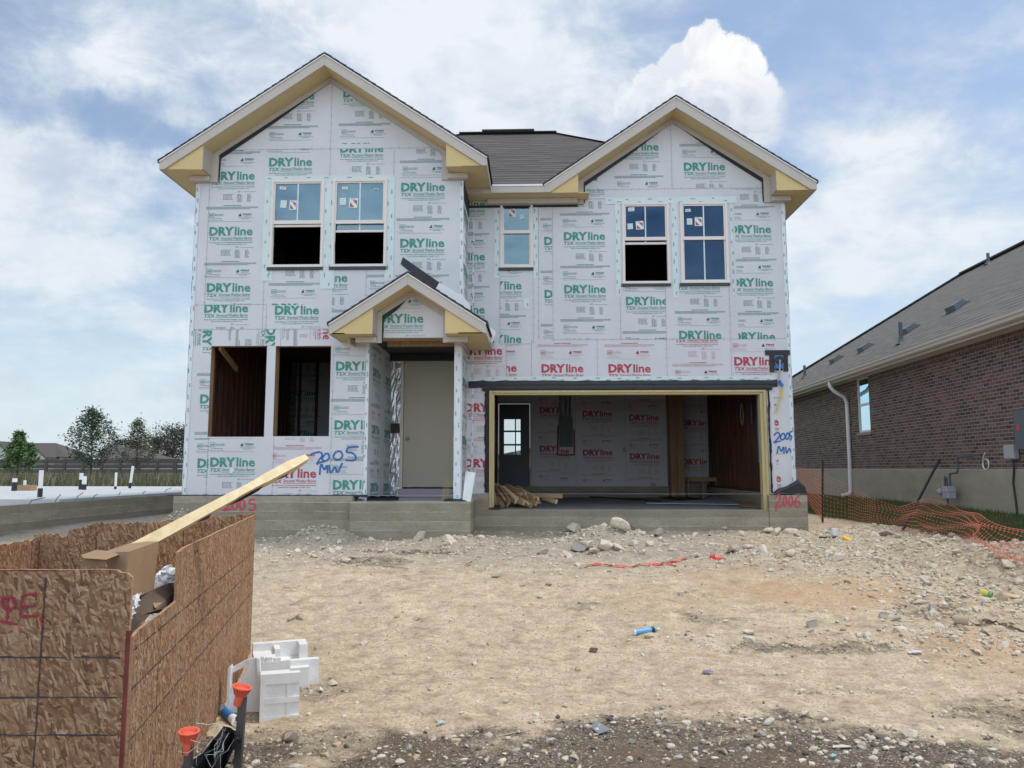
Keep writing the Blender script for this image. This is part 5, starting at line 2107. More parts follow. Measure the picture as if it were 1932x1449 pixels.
stones_px([(1062, 990, 24), (1083, 1004, 30), (1110, 1018, 34), (1090, 1040, 36), (1120, 1045, 24), (1150, 1006, 28), (1168, 1018, 30), (1140, 1035, 34), (1152, 1010, 26),
           (1180, 1005, 30), (1205, 1010, 28), (1166, 1040, 26), (1220, 1000, 24), (1240, 1012, 26), (1225, 1030, 20), (1195, 1030, 22), (1212, 1045, 18), (1105, 1006, 22), (1136, 1003, 30), (1072, 1052, 20)],
          'pale chunk of the limestone heap in front of the garage', 'limestone chunks heaped in front of the garage')
stones_px([(1023, 1044, 26), (1045, 1048, 20)], 'blocky cream stone just left of the limestone heap', 'blocky stones left of the heap')
stones_px([(575, 1020, 22), (592, 1053, 20), (621, 1025, 16), (625, 1042, 18), (665, 1010, 34), (655, 1060, 22), (668, 1055, 16), (650, 1068, 12), (700, 1020, 14), (610, 1036, 14),
           (640, 1022, 14), (560, 1040, 12), (682, 1040, 14)],
          'whitish stone in the bank below the left wall', 'stones in the bank below the left stem wall')
stones_px([(790, 1020, 32), (812, 1013, 18), (832, 1030, 22), (848, 1022, 30), (880, 1038, 16), (752, 1028, 12), (765, 1056, 8), (735, 1020, 10)],
          'tan stone beside the porch block footing', 'stones beside the porch block')
stones_px([(1010, 1080, 10), (1035, 1103, 22), (985, 1105, 14), (962, 1000, 10), (935, 1015, 12), (900, 1052, 9), (1000, 1000, 10), (1090, 1066, 12), (1150, 1078, 10), (960, 1045, 10), (920, 1075, 10)],
          'small stone between porch and limestone heap', 'small stones left of the heap')
stones_px([(1290, 998, 16), (1310, 1012, 16), (1340, 1010, 14), (1365, 1003, 22), (1400, 1010, 18), (1445, 1005, 34), (1465, 1008, 24), (1490, 1005, 26), (1505, 1012, 14), (1380, 1040, 30), (1415, 1035, 26),
           (1440, 1042, 30), (1470, 1055, 26), (1490, 1055, 22), (1455, 1065, 14), (1505, 1038, 18), (1310, 1050, 20), (1280, 1078, 12)],
          'broken pale stone by the right garage pier', 'broken stones near the right pier')
stones_px([(1565, 1000, 14), (1670, 1010, 40), (1695, 1014, 22), (1650, 1012, 20), (1755, 1022, 18), (1770, 1024, 16), (1805, 1045, 28), (1830, 1040, 14), (1880, 1045, 18), (1900, 1042, 36), (1918, 1050, 18),
           (1780, 1043, 18), (1640, 1022, 16), (1620, 1040, 18), (1580, 1052, 26), (1850, 1050, 16), (1700, 1024, 12)],
          'stone at the grass edge by the orange net', 'rubble along the edge of the grass')
stones_px([(1650, 1058, 18), (1672, 1066, 14), (1690, 1078, 18), (1705, 1064, 12), (1740, 1072, 16), (1660, 1082, 10), (1725, 1084, 12), (1680, 1056, 12), (1712, 1090, 10), (1760, 1062, 18), (1815, 1082, 26),
           (1868, 1075, 22), (1790, 1100, 16), (1750, 1104, 22), (1775, 1116, 18), (1745, 1125, 14), (1820, 1126, 14), (1890, 1128, 28), (1920, 1130, 24), (1735, 1140, 28), (1758, 1150, 18), (1812, 1152, 18), (1856, 1142, 14),
           (1900, 1095, 20), (1925, 1098, 20), (1850, 1100, 16), (1875, 1110, 14), (1730, 1096, 14), (1700, 1110, 12)],
          'stone in the rubble patch at the right', 'rubble patch at the right of the lot')
stones_px([(1530, 1182, 32), (1530, 1193, 18), (1590, 1188, 16), (1620, 1200, 20), (1665, 1165, 26), (1690, 1170, 20), (1705, 1187, 14), (1660, 1190, 18), (1700, 1200, 16), (1750, 1168, 18), (1770, 1185, 24), (1790, 1200, 22),
           (1860, 1195, 20), (1895, 1218, 22), (1920, 1212, 18), (1580, 1175, 14), (1560, 1190, 12), (1840, 1225, 16), (1915, 1235, 18), (1870, 1213, 14)],
          'stone in the strip halfway down the lot', 'stones of the strip halfway down the lot')
stones_px([(1450, 1365, 26), (1520, 1350, 24), (1495, 1365, 16), (1672, 1373, 20), (1690, 1378, 14), (1720, 1388, 26), (1730, 1412, 12), (1548, 1395, 18), (1868, 1388, 14), (1800, 1422, 18), (1830, 1440, 22),
           (1865, 1437, 16), (1900, 1440, 14), (1710, 1434, 12), (1590, 1380, 14), (1440, 1390, 18), (1925, 1380, 18), (1770, 1365, 12)],
          'pale stone in the dark gravel bottom right', 'stones in the dark gravel at the bottom right')
stones_px([(1012, 1362, 14), (1055, 1378, 12), (1250, 1336, 18), (1195, 1402, 16), (1268, 1412, 18), (1285, 1405, 14), (1085, 1432, 24), (1185, 1436, 20), (1150, 1432, 10), (1000, 1365, 10), (1360, 1345, 14), (880, 1410, 14),
           (905, 1400, 10), (830, 1380, 12), (790, 1420, 12), (755, 1442, 22), (700, 1390, 10), (1362, 1365, 12), (1330, 1420, 12), (1240, 1362, 12), (960, 1395, 12), (1040, 1360, 9)],
          'small stone in the dark gravel bottom middle', 'stones in the dark gravel at the bottom middle')
stones_px([(628, 1292, 24), (563, 1302, 14), (595, 1226, 12), (565, 1167, 18)], 'flat tan stone on the dirt near the foam blocks', 'flat stones near the foam blocks')
stones_px([(545, 1398, 44)], 'largest half buried stone, at the bottom left beside the stakes', None)
stones_px([(787, 1172, 14), (1018, 1128, 14), (1284, 1120, 12), (760, 1155, 8), (1090, 1264, 18), (1060, 1290, 12), (1358, 1290, 12), (1302, 1245, 8), (1066, 1332, 13), (680, 1140, 8), (1606, 1307, 10), (1640, 1300, 8),
           (1495, 1238, 8), (1443, 1275, 10), (1760, 1310, 8), (1180, 1150, 7), (900, 1250, 7), (970, 1190, 8)],
          'lone small stone on the bare middle dirt', 'lone stones on the bare dirt')
stones_px([(497, 1040, 16), (520, 1060, 10), (500, 1090, 9), (545, 1065, 8), (700, 1085, 8), (730, 1105, 7)], 'small pale stone on the dirt behind the bin', 'small stones behind the plywood bin')

ORD = ('leftmost', 'second from the left', 'third from the left', 'fourth from the left', 'fifth from the left', 'sixth from the left', 'seventh from the left', 'eighth from the left',
       'ninth from the left', 'tenth from the left', 'eleventh from the left', 'twelfth from the left', 'thirteenth from the left', 'fourteenth from the left', 'fifteenth from the left')
for lab in dict.fromkeys(q[4] for q in STQ):
    S_ = sorted((q for q in STQ if q[4] == lab), key=lambda q: q[0])
    n_ = len(S_)
    for i, (px, x, y, sz, _, grp) in enumerate(S_):
        o_ = '' if n_ == 1 else (ORD[i] if i <= (n_ - 1) // 2 else ORD[n_ - 1 - i].replace('left', 'right'))
        stone(x, y, sz * (1.2 if 'heap in front' in lab else 1), lab if n_ == 1 else lab + ', ' + o_, grp, sink=.22 if 'heap in front' in lab else .3)

# gravel: far too many to count -------------------------------------
def gravel(name, n, xr, yr, smin, smax, dens, label, seed):
    r = np.random.RandomState(seed)
    X = r.uniform(xr[0], xr[1], n * 3)
    Y = yr[0] + (yr[1] - yr[0]) * r.uniform(0, 1, n * 3) ** 1.25
    keep = r.uniform(0, 1, n * 3) < dens(X, Y)
    inview = np.abs((X * RIGHT.x + Y * RIGHT.y) / np.maximum(X * FWD.x + Y * FWD.y, .1)) < .70
    X, Y = X[keep & inview][:n], Y[keep & inview][:n]
    n = len(X)
    S = smin * (smax / smin) ** (r.uniform(0, 1, n) ** 3.4)
    Z = ground_z(X, Y)
    base = ICO1
    k = len(base)
    an = r.uniform(0, 6.283, n)
    jit = 1 + r.uniform(-.42, .42, (n, k, 1))
    P = base[None] * jit * np.stack([r.uniform(.8, 1.3, n), r.uniform(.6, 1.1, n), r.uniform(.45, .85, n)], 1)[:, None, :] * S[:, None, None]
    c, s = np.cos(an)[:, None], np.sin(an)[:, None]
    Q = np.stack([P[:, :, 0] * c - P[:, :, 1] * s, P[:, :, 0] * s + P[:, :, 1] * c, P[:, :, 2]], 2)
    Q += np.stack([X, Y, Z + S * .22], 1)[:, None, :]
    Fc = (ICF1[None] + (np.arange(n) * k)[:, None, None]).reshape(-1, 3)
    dd, oo, bb, gg, ss = pcm(X, Y)
    u = r.uniform(0, 1, n)
    u = np.where((S > .018) & (u > .8), u * .6, u)
    mi = np.where(u < .60 - .32 * dd, 0, np.where(u < .78 - .30 * dd, 1, np.where(u < .96 - .30 * dd, 2, 3)))
    me = np_mesh(name, Q.reshape(-1, 3), Fc, SM, np.repeat(mi, len(ICF1)), smooth=False)
    o = bpy.data.objects.new(name, me)
    COL.objects.link(o)
    return tag(o, label, 'gravel', None, 'stuff')

def dens1(X, Y):
    d, o_, b, g, s = pcm(X, Y)
    mm = 0
    for (a, b2, h, rx, ry) in MOUNDS:
        mm = mm + h * np.exp(-(((X - a) / rx) ** 2 + ((Y - b2) / ry) ** 2))
    right = sst(X, 2.6, 4.4) * sst(Y, 6.2, 7.4)
    return np.clip(.03 + .5 * d + .55 * g * .6 + np.clip(mm * 7, 0, .9) + .45 * right, 0, 1) * (1 - s) * (1 - .6 * b)
gravel('gravel', 42000, (-4.5, 6.2), (3.3, 13.3), .004, .028, dens1, 'loose crushed stone strewn over the dirt lot', 5)
def dens2(X, Y):
    d, o_, b, g, s = pcm(X, Y)
    mm = 0
    for (a, b2, h, rx, ry) in MOUNDS:
        mm = mm + h * np.exp(-(((X - a) / rx) ** 2 + ((Y - b2) / ry) ** 2))
    return np.clip(np.clip(mm * 8, 0, 1) + .5 * sst(X, 3.0, 4.6) * sst(Y, 6.6, 7.6) + .12 * g, 0, 1) * (1 - s)
gravel('rubble', 2400, (-4.5, 6.3), (6, 13.3), .018, .06, dens2, 'broken limestone pieces spread over the low banks', 6)
# coarse grey gravel heap left of the house
def dens3(X, Y):
    return np.exp(-(((X + 5.8) / .55) ** 2 + ((Y - 12.5) / .9) ** 2))
gravel('gravel_heap', 3500, (-7.4, -4.4), (11.0, 14.2), .008, .026, dens3, 'grey gravel heaped against the left end of the stem wall', 8)

# ================================================================== NEIGHBOUR'S BRICK HOUSE
UD = (CW(9.89, 30) - CW(8.457, 10)).normalized()
ND = Vector((-UD.y, UD.x, 0))
NO = CW(8.457, 10)
def nh(s, off, z):
    """s along the wall away from the camera, off outwards from the wall face"""
    p = NO + UD * s + ND * off
    return (p.x, p.y, z)
def nhit(px, py, off=0.0):
    q = hit(px, py, NO + ND * off, ND)
    return (q - NO).dot(UD), q.z
NB = thing('brick_house', 'single storey dark brick house with grey shingle roof on the right', 'house', tuple(nh(8, -5, .6)))
s0, s1 = -3.0, 21.5
zB, zT = 1.6, 4.06
ws, wz1 = nhit(1640, 712)
ws2, wz0 = nhit(1617, 815)
WZ1, WZ0 = PD(1630, 713, 20.2).z, PD(1630, 816, 20.2).z
WS0, WS1 = nhit(1640, 760)[0], nhit(1617, 760)[0]
mb = MB()
def nquad(mb_, sa, sb, za, zb, off=0.0, mi=0):
    mb_.poly([nh(sb, off, za), nh(sa, off, za), nh(sa, off, zb), nh(sb, off, zb)], mi, uv=[(-sb, za), (-sa, za), (-sa, zb), (-sb, zb)])
zS = zT - .22
for (a, b, c_, d_) in sub_rects([(s0, s1, zB, zS)], (WS0, WS1, WZ0, WZ1)):
    nquad(mb, a, b, c_, d_)
for (a, b, c_, d_) in sub_rects([(s0, s1, zS, zT)], (WS0, WS1, WZ0, WZ1)):
    nquad(mb, a, b, c_, d_, .006, 1)
for q in (((WS0, 0), (WS0, -.1)), ((WS1, 0), (WS1, -.1))):
    s_ = q[0][0]
    mb.poly([nh(s_, 0, WZ0), nh(s_, -.1, WZ0), nh(s_, -.1, WZ1), nh(s_, 0, WZ1)], 0, uv=[(0, WZ0), (.1, WZ0), (.1, WZ1), (0, WZ1)])
mb.poly([nh(WS0, 0, WZ0), nh(WS1, 0, WZ0), nh(WS1, -.1, WZ0), nh(WS0, -.1, WZ0)], 0, uv=[(0, 0), (.9, 0), (.9, .1), (0, .1)])
# ends and far side
def nwall(mb_, p, q, za, zb, mi=0):
    ln = (Vector(q) - Vector(p)).length
    mb_.poly([(p[0], p[1], za), (q[0], q[1], za), (q[0], q[1], zb), (p[0], p[1], zb)], mi, uv=[(0, za), (ln, za), (ln, zb), (0, zb)])
nwall(mb, nh(s0, 0, 0), nh(s0, -11, 0), zB, zT)
nwall(mb, nh(s1, -11, 0), nh(s1, 0, 0), zB, zT)
nwall(mb, nh(s0, -11, 0), nh(s1, -11, 0), zB, zT)
mb.build('wall', [M['brick'], M['soldier']], NB)
mb = MB()
P4 = [nh(s0 - .02, .03, .4), nh(s1 + .02, .03, .4), nh(s1 + .02, -11.02, .4), nh(s0 - .02, -11.02, .4)]
mb.prism(P4[::-1], (0, 0, zB - .4 - .003))
mb.build('foundation', M['render'], NB)
zE_, oE = 4.10, .45
Dr, zr_ = 5.5, 1.6 + 6.47
sR1 = 25.5 - 10 + .05
sa_, sb_ = s0 - 1.5, s1 + .45
mb = MB()
e = [nh(sa_, oE, zE_), nh(sb_, oE, zE_), nh(sb_, -11.45, zE_), nh(sa_, -11.45, zE_)]
rA, rB = nh(sa_ + 5.9, -Dr, zr_), nh(sR1, -Dr, zr_)
mb.poly([e[1], e[0], rA, rB], 0)
mb.poly([e[2], e[1], rB], 0)
mb.poly([e[3], e[2], rB, rA], 0)
mb.poly([e[0], e[3], rA], 0)
for k in range(4):
    a, b = Vector(e[k]), Vector(e[(k + 1) % 4])
    mb.poly([a, b, b - Vector((0, 0, .02)), a - Vector((0, 0, .02))], 1)
NSH = shingle('neighbour_shingle', (.115, .105, .098), (.18, .165, .152), (.14, .13, .12), slope=.667, along='Y')
nroof = mb.build('roof', [NSH, M['black']], NB)
mb = MB()
mb.beam(Vector(rA) + Vector((0, 0, .03)), Vector(rB) + Vector((0, 0, .03)), .25, .05)
mb.beam(Vector(rB) + Vector((0, 0, .02)), Vector(e[1]) + Vector((0, 0, .02)), .22, .04)
mb.build('ridge_cap', M['shingle'], nroof)
rn = (Vector(e[0]) - Vector(e[1])).cross(Vector(rB) - Vector(e[1])).normalized()
if rn.z < 0: rn = -rn
upv = (Vector(rB) - Vector(rA)).normalized().cross(rn)
if upv.z < 0: upv = -upv
for (px, py, w) in ((1579, 680, .42), (1634, 658, .42), (1717, 624, .45), (1807, 581, .45)):
    c_ = hit(px, py, e[0], rn)
    mb = MB()
    mb.obox(c_ + rn * .012, UD * (w * .55), upv * .2, rn * .01)
    mb.prism([c_ - UD * w * .5 - upv * .17 + rn * .022, c_ - UD * w * .5 + upv * .17 + rn * .022, c_ - UD * w * .42 + upv * .1 + rn * .13, c_ - UD * w * .42 - upv * .14 + rn * .13], UD * w)
    mb.build('roof_vent', M['dark_grey'], nroof)
for (px, py, h_) in ((1518.5, 712, .42), (1700.5, 647, .50), (1865, 497, .32)):
    c_ = hit(px, py, e[0], rn)
    mb = MB()
    mb.tube([c_ - Vector((0, 0, .05)), c_ + Vector((0, 0, h_))], .045, 10)
    mb.lathe(c_ - Vector((0, 0, .04)), (0, 0, 1), [(0, .14), (.05, .09), (.12, .06), (.13, .01)], 10)
    mb.build('vent_pipe', M['dark_grey'], nroof)
mb = MB()   # gutter
prof = [(.45, 4.09), (.455, 3.985), (.50, 3.975), (.545, 4.0), (.55, 4.05), (.575, 4.07), (.575, 4.10), (.565, 4.10), (.56, 4.075), (.46, 4.06)]
A_ = [Vector(nh(sa_, o_, z_)) for o_, z_ in prof]
mb.prism(A_, UD * (sb_ - sa_))
mb.build('gutter', M['trim'], NB)
mb = MB()
for (a, b, o0, o1, z0_, z1_) in ((sa_, sb_, .428, .449, 3.93, 4.085), (sa_, sb_, .001, .427, 4.06, 4.075), (s0, s1, .007, .03, 3.97, 4.059)):
    mb.prism([nh(a, o0, z0_), nh(a, o1, z0_), nh(a, o1, z1_), nh(a, o0, z1_)], UD * (b - a))
mb.build('soffit', M['trim_d'], NB)
ds = nhit(1599, 800, .07)[0]
mb = MB()
zt2 = 3.98
mb.tube([nh(ds, .50, zt2), nh(ds, .49, zt2 - .12), nh(ds, .40, zt2 - .24), nh(ds, .12, zt2 - .42), nh(ds, .06, zt2 - .58), nh(ds, .06, 1.9), nh(ds, .075, 1.0), nh(ds, .12, .93), nh(ds, .32, .88)], .052, 8)
mb.build('downspout', M['white_metal'], NB)
mb = MB()
for (a, b, c_, d_) in ((WS0, WS1, WZ1 - .05, WZ1), (WS0, WS1, WZ0, WZ0 + .05), (WS0, WS0 + .05, WZ0, WZ1), (WS1 - .05, WS1, WZ0, WZ1), (WS0, WS1, (WZ0 + WZ1) / 2 - .03, (WZ0 + WZ1) / 2 + .03)):
    mb.prism([nh(a, -.02, c_), nh(b, -.02, c_), nh(b, -.02, d_), nh(a, -.02, d_)], -ND * .05)
nw_ = mb.build('window', M['frame'], NB)
WM_ = (WZ0 + WZ1) / 2
for za_, zb_, mt_ in ((WM_, WZ1 - .04, 'glass'), (WZ0 + .04, WM_ - .001, 'glass_c')):
    mb = MB()
    mb.prism([nh(WS0 + .04, -.045, za_), nh(WS1 - .04, -.045, za_), nh(WS1 - .04, -.045, zb_), nh(WS0 + .04, -.045, zb_)], -ND * .004)
    mb.build('pane', M[mt_], nw_)
mb = MB()
mb.prism([nh(WS0, -.30, WZ0), nh(WS1, -.30, WZ0), nh(WS1, -.30, WM_), nh(WS0, -.30, WM_)], -ND * .01)
mb.build('lower_pane_backing', M['dark_grey'], nw_)  # opaque dark panel set behind the lower pane
mb = MB()
mb.prism([nh(WS0 - .05, .03, WZ0 - .075), nh(WS1 + .05, .03, WZ0 - .075), nh(WS1 + .05, .03, WZ0 - .004), nh(WS0 - .05, .03, WZ0 - .004)], -ND * .1)
mb.build('sill', M['soldier'], nw_)
# electrical gear
def nbox(name, sa, sb, za, zb, d, mat, parent, label=None, off=.004):
    m_ = MB()
    m_.prism([nh(sa, off, za), nh(sb, off, za), nh(sb, off, zb), nh(sa, off, zb)], ND * d)
    return m_.build(name, mat, parent, label=label)
es, ez1 = nhit(1907, 776, .2)
ez0 = PD(1907, 848, es + 10).z
eb = nbox('electrical_panel', es - .55, es, ez0, ez1, .16, M['dark_grey'], NB, 'dark grey electrical panel on the brick wall')
m_ = MB()
m_.prism([nh(es - .56, .163, ez1 - .02), nh(es + .01, .163, ez1 - .02), nh(es + .01, .163, ez1 + .005), nh(es - .56, .163, ez1 + .005)], -ND * .16)
m_.build('panel_lid', M['dark_grey'], eb)
m_ = MB()
for i in range(3):
    a = es - .16 + .0
    m_.prism([nh(a, .168, ez1 - .33 + i * .035), nh(a + .085, .168, ez1 - .33 + i * .035), nh(a + .085, .168, ez1 - .305 + i * .035), nh(a, .168, ez1 - .305 + i * .035)], -ND * .003)
m_.build('warning_label', simple('label_red', (.6, .05, .08), .6), eb)
us, uz1 = nhit(1894, 840, .1)
uz0 = PD(1894, 867, us + 10).z
ub = nbox('cable_box', us - .30, us, uz0, uz1, .12, M['grey_plastic'], NB, 'light grey cable box low on the brick wall')
ub.modifiers.new('b', 'BEVEL').width = .02
m_ = MB()
cs_ = us - .17
m_.tube([nh(cs_, .07, uz0 + .02), nh(cs_ - .02, .06, uz0 - .12), nh(cs_ + .06, .05, 1.35), nh(cs_ + .02, .05, 1.05), nh(cs_ + .0, .05, .78)], .016, 6)
m_.build('power_cable', M['black'], NB)
cs2, cz2 = nhit(1859, 876, .05)
m_ = MB()
m_.tube([nh(cs2 + .1 * math.cos(t) * (1 + .05 * math.sin(3.1 * t)), .03 + .001 * t, cz2 + .1 * math.sin(t)) for t in [i * .35 for i in range(56)]] , .006, 5)
m_.tube([nh(cs2 + .09, .05, cz2 + .04), nh(cs2, .07, cz2 + .16), nh(cs2 - .03, .05, cz2 + .22)], .007, 5)
m_.build('cable_coil', M['white'], NB)
# gas meter
gs_, gz_ = nhit(1788, 928, .22)
GM = thing('gas_meter', 'grey gas meter on a bent pipe at the foot of the brick wall', 'gas meter', nh(gs_, .22, .82))
m_ = MB()
zz0 = gz_ - .06
def gmv(s_, off, z): return nh(gs_ + s_, .22 + off, gz_ + z)
m_.tube([gmv(-.14, 0, -.13), gmv(-.14, 0, -.10)], .03, 8)
for zz_, r_ in ((-.11, .085), (0, .10), (.11, .085)):
    pass
m_.prism([gmv(-.17, .08, -.13), gmv(.06, .08, -.13), gmv(.06, .08, .11), gmv(-.17, .08, .11)], -ND * .16)
m_.prism([gmv(-.18, .09, .0), gmv(.07, .09, .0), gmv(.07, .09, .03), gmv(-.18, .09, .03)], -ND * .18)
mo = m_.build('meter_body', M['grey_plastic'], GM)
mo.modifiers.new('b', 'BEVEL').width = .015
m_ = MB()
m_.lathe(gmv(.17, .06, .0), (UD - ND * -.4).normalized(), [(-.05, .0), (-.05, .06), (-.02, .075), (0, .075), (.01, .05), (.05, .045), (.05, 0)], 14)
m_.tube([gmv(.17, .0, .05), gmv(.17, 0, .13), gmv(.15, 0, .16)], .022, 8)
m_.build('regulator', M['grey_plastic'], GM, smooth=True)
m_ = MB()
m_.tube([gmv(.02, 0, -.35), gmv(.02, 0, -.12)], .022, 8)
m_.tube([gmv(.16, 0, -.05), gmv(.1, 0, .0), gmv(.02, 0, .02)], .02, 8)
m_.tube([gmv(.0, 0, .10), gmv(.0, 0, .27), gmv(.06, 0, .30), gmv(.08, 0, .25), gmv(.09, 0, .1)], .018, 8)
m_.tube([gmv(-.12, 0, .10), gmv(-.12, 0, .33), gmv(-.14, 0, .36), gmv(-.42, 0, .38), gmv(-.45, 0, .42), gmv(-.45, 0, .66), gmv(-.47, -.02, .68), gmv(-.62, -.1, .69), gmv(-.66, -.19, .69)], .02, 8)
m_.build('pipe', M['dark_grey'], GM)

# ================================================================== THE NEXT LOT ON THE LEFT
zSl = 1.05
eA, eB = PZ(-40, 952.5, zSl), PZ(330, 930, zSl)
ed = (eB - eA).normalized()
SD = Vector((-ed.y, ed.x, 0))      # to the left of the edge direction
eA2 = eA - ed * .5
eB2 = eB + ed * 6.5
mb = MB()
q = [eA2, eB2, eB2 + SD * 11, eA2 + SD * 11]
mb.prism([(p.x, p.y, .15) for p in q][::1], (0, 0, zSl - .15 - .14), 0)
in_ = [eA2 - SD * -.13 + ed * 2.6, eB2 + SD * .13, eB2 + SD * 11, eA2 + ed * 2.6 + SD * 11]
mb.prism([(p.x, p.y, zSl - .139) for p in in_], (0, 0, .139), 1)
mb.prism([(p.x, p.y, zSl - .139) for p in (eA2, eB2, eB2 + SD * .07, eA2 + SD * .07)], (0, 0, .10), 0)
mb.build('slab_foundation', [M['concrete'], M['slab_w']], label='bare concrete house slab on the next lot at the left', cat='foundation')
def G2(px, py, z):
    p = PZ(px, py, z)
    return p
def pipe_(px, ytop, ybase, r, dark, label, lean=(0, 0)):
    p = PZ(px, ybase, zSl)
    d = Vector((p.x, p.y, 0)).dot(FWD)
    h = (ybase - ytop) / F * d
    t = thing('stub_pipe', label, 'pipe', tuple(p), 'drain and conduit stubs on the slab')
    tl = Vector((lean[0] * h, lean[1] * h, h))
    m_ = MB()
    m_.tube([p + tl * .02, p + tl * dark], r * 1.12, 12)
    m_.build('black_sleeve', M['black'], t)
    m_ = MB()
    m_.tube([p + tl * (dark + .001), p + tl], r, 12)
    m_.build('pipe', M['white'], t)
pipe_(26.5, 903, 926.5, .055, .70, 'short fat stub pipe, mostly black sleeved, leftmost on the slab')
pipe_(46, 906.5, 925, .035, .1, 'thin white stub pipe behind the cardboard box on the slab')
pipe_(75, 888, 939, .040, .34, 'tallest near stub pipe standing at the front of the slab')
pipe_(152, 893, 924, .048, .60, 'taller stub pipe of the pair in the middle of the slab')
pipe_(158, 899, 924.5, .055, .42, 'shorter stub pipe of the pair in the middle of the slab')
pipe_(217.5, 892, 923.5, .030, .18, 'slim upright stub pipe right of the middle pair')
pipe_(244.5, 880, 922, .035, .26, 'leaning tall stub pipe at the right of the slab', (.10, 0))
mb = MB()
p = PZ(50, 925.5, zSl)
d = Vector((p.x, p.y, 0)).dot(FWD)
w = 14 / F * d
hh = 10 / F * d
mb.obox(p + Vector((0, 0, hh / 2 + .002)), RIGHT * w, FWD * w * .6, (0, 0, hh / 2))
mb.build('cardboard_box', simple('cardboard', (.38, .24, .13), .85, .12, 4), label='flat cardboard box lying on the bare slab at the left', cat='box')
for i, (px, py) in enumerate(((55, 949), (104, 944), (143, 940), (175, 939), (223, 934), (268, 932), (310, 928))):
    p = PZ(px, py, zSl + .0)
    mb = MB()
    ax_ = rnd.uniform(-.05, .12)
    mb.tube([p + Vector((0, 0, -.02)), p + Vector((.02, .03, .04)), p + Vector((ax_, rnd.uniform(.10, .25), rnd.uniform(.05, .10)))], .008, 5)
    mb.build('anchor_bolt', M['dark_grey'], label='bent anchor strap on the slab edge, ' + ORD[i], cat='anchor strap', group='anchor straps along the slab edge')

# ------------------------------------------------------------------ far background
YF = 64.0
def far_w(px, py, d):
    return PD(px, py, d)
FN = thing('precast_fence', 'long grey precast panel fence behind the field at the left', 'fence', tuple(CW(-35, YF, .5)))
zf1 = far_w(200, 866, YF).z
mb = MB()
xs_ = [(-60 + i * 1.5) for i in range(0, 26)]
for i in range(5):
    h0 = .45 + (zf1 - .45) * i / 5
    h1 = .45 + (zf1 - .45) * (i + 1) / 5 - .03
    a, b = CW(-62, YF - .0, h0), CW(-22, YF, h0)
    mb.obox(((a + b) / 2) + Vector((0, 0, (h1 - h0) / 2)), (b - a) / 2, FWD * (.05 + .006 * (i % 2)), (0, 0, (h1 - h0) / 2))
FM = simple('precast_grey_brown', (.098, .083, .074), .9, .14, 2)
mb.build('fence_panel', FM, FN)
for i in range(27):
    x = -61.5 + i * 1.53
    mb = MB()
    mb.obox(CW(x, YF - .03, (.4 + zf1 + .04) / 2), RIGHT * .09, FWD * .1, (0, 0, (zf1 + .04 - .4) / 2))
    mb.build('fence_post', FM, FN)

dkroof = simple('far_dark_shingle', (.085, .075, .07), .95, .12, 1)
palew = simple('far_pale_wall', (.62, .62, .61), .8, .04, .5)
def far_house(label, d, ridge, eave_y, gables, xa, xb, depth=10):
    t = thing('distant_house', label, 'house', tuple(CW((xa + xb) / 2, d, .5)))
    zr = ridge[2]
    ze = far_w(100, eave_y, d).z
    m_ = MB()
    m_.prism([CW(xa + .5, d + .5, .4), CW(xb - .5, d + .5, .4), CW(xb - .5, d + depth, .4), CW(xa + .5, d + depth, .4)], (0, 0, ze - .4))
    m_.build('wall', palew, t)
    m_ = MB()
    A_ = [CW(xa, d, ze), CW(xb, d, ze), CW(xb, d + depth + .5, ze), CW(xa, d + depth + .5, ze)]
    R1, R2 = CW(ridge[0], d + depth / 2, zr), CW(ridge[1], d + depth / 2, zr)
    m_.poly([A_[0], A_[1], R2, R1]); m_.poly([A_[1], A_[2], R2]); m_.poly([A_[2], A_[3], R1, R2]); m_.poly([A_[3], A_[0], R1]); m_.poly(A_[::-1])
    m_.build('roof', dkroof, t)
    for (gxa, gxm, gxb, gym) in gables:
        zm = far_w(gxm, gym, d - .6).z
        pa, pm, pb = (gxa - CX) / F * (d - .6), (gxm - CX) / F * (d - .6), (gxb - CX) / F * (d - .6)
        m_ = MB()
        m_.prism([CW(pa + .2, d - 1.5, .4), CW(pb - .2, d - 1.5, .4), CW(pb - .2, d - 1.5, ze - .12), CW(pm, d - 1.5, zm - .12), CW(pa + .2, d - 1.5, ze - .12)], FWD * 3)
        m_.build('gable_wall', palew, t)
        m_ = MB()
        for (p0, p1) in ((pa, pm), (pb, pm)):
            m_.prism([CW(p0, d - 1.9, ze - .05), CW(p1, d - 1.9, zm), CW(p1, d - 1.9, zm - .13), CW(p0, d - 1.9, ze - .18)], FWD * 6)
        m_.build('gable_roof', dkroof, t)
    return t
def fx(px, d): return (px - CX) / F * d
far_house('distant house with long dark roof and two white gables behind the fence', 80, (fx(14, 85), fx(128, 85), far_w(80, 837, 85).z), 862, [(-26, 12, 42, 833), (54, 77, 104, 840)], fx(-60, 80), fx(128, 80), 6)
far_house('distant house with dark hipped roof right of the tallest young tree', 84, (fx(203, 89), fx(226, 89), far_w(215, 839, 89).z), 864, [], fx(180, 84), fx(262, 84))
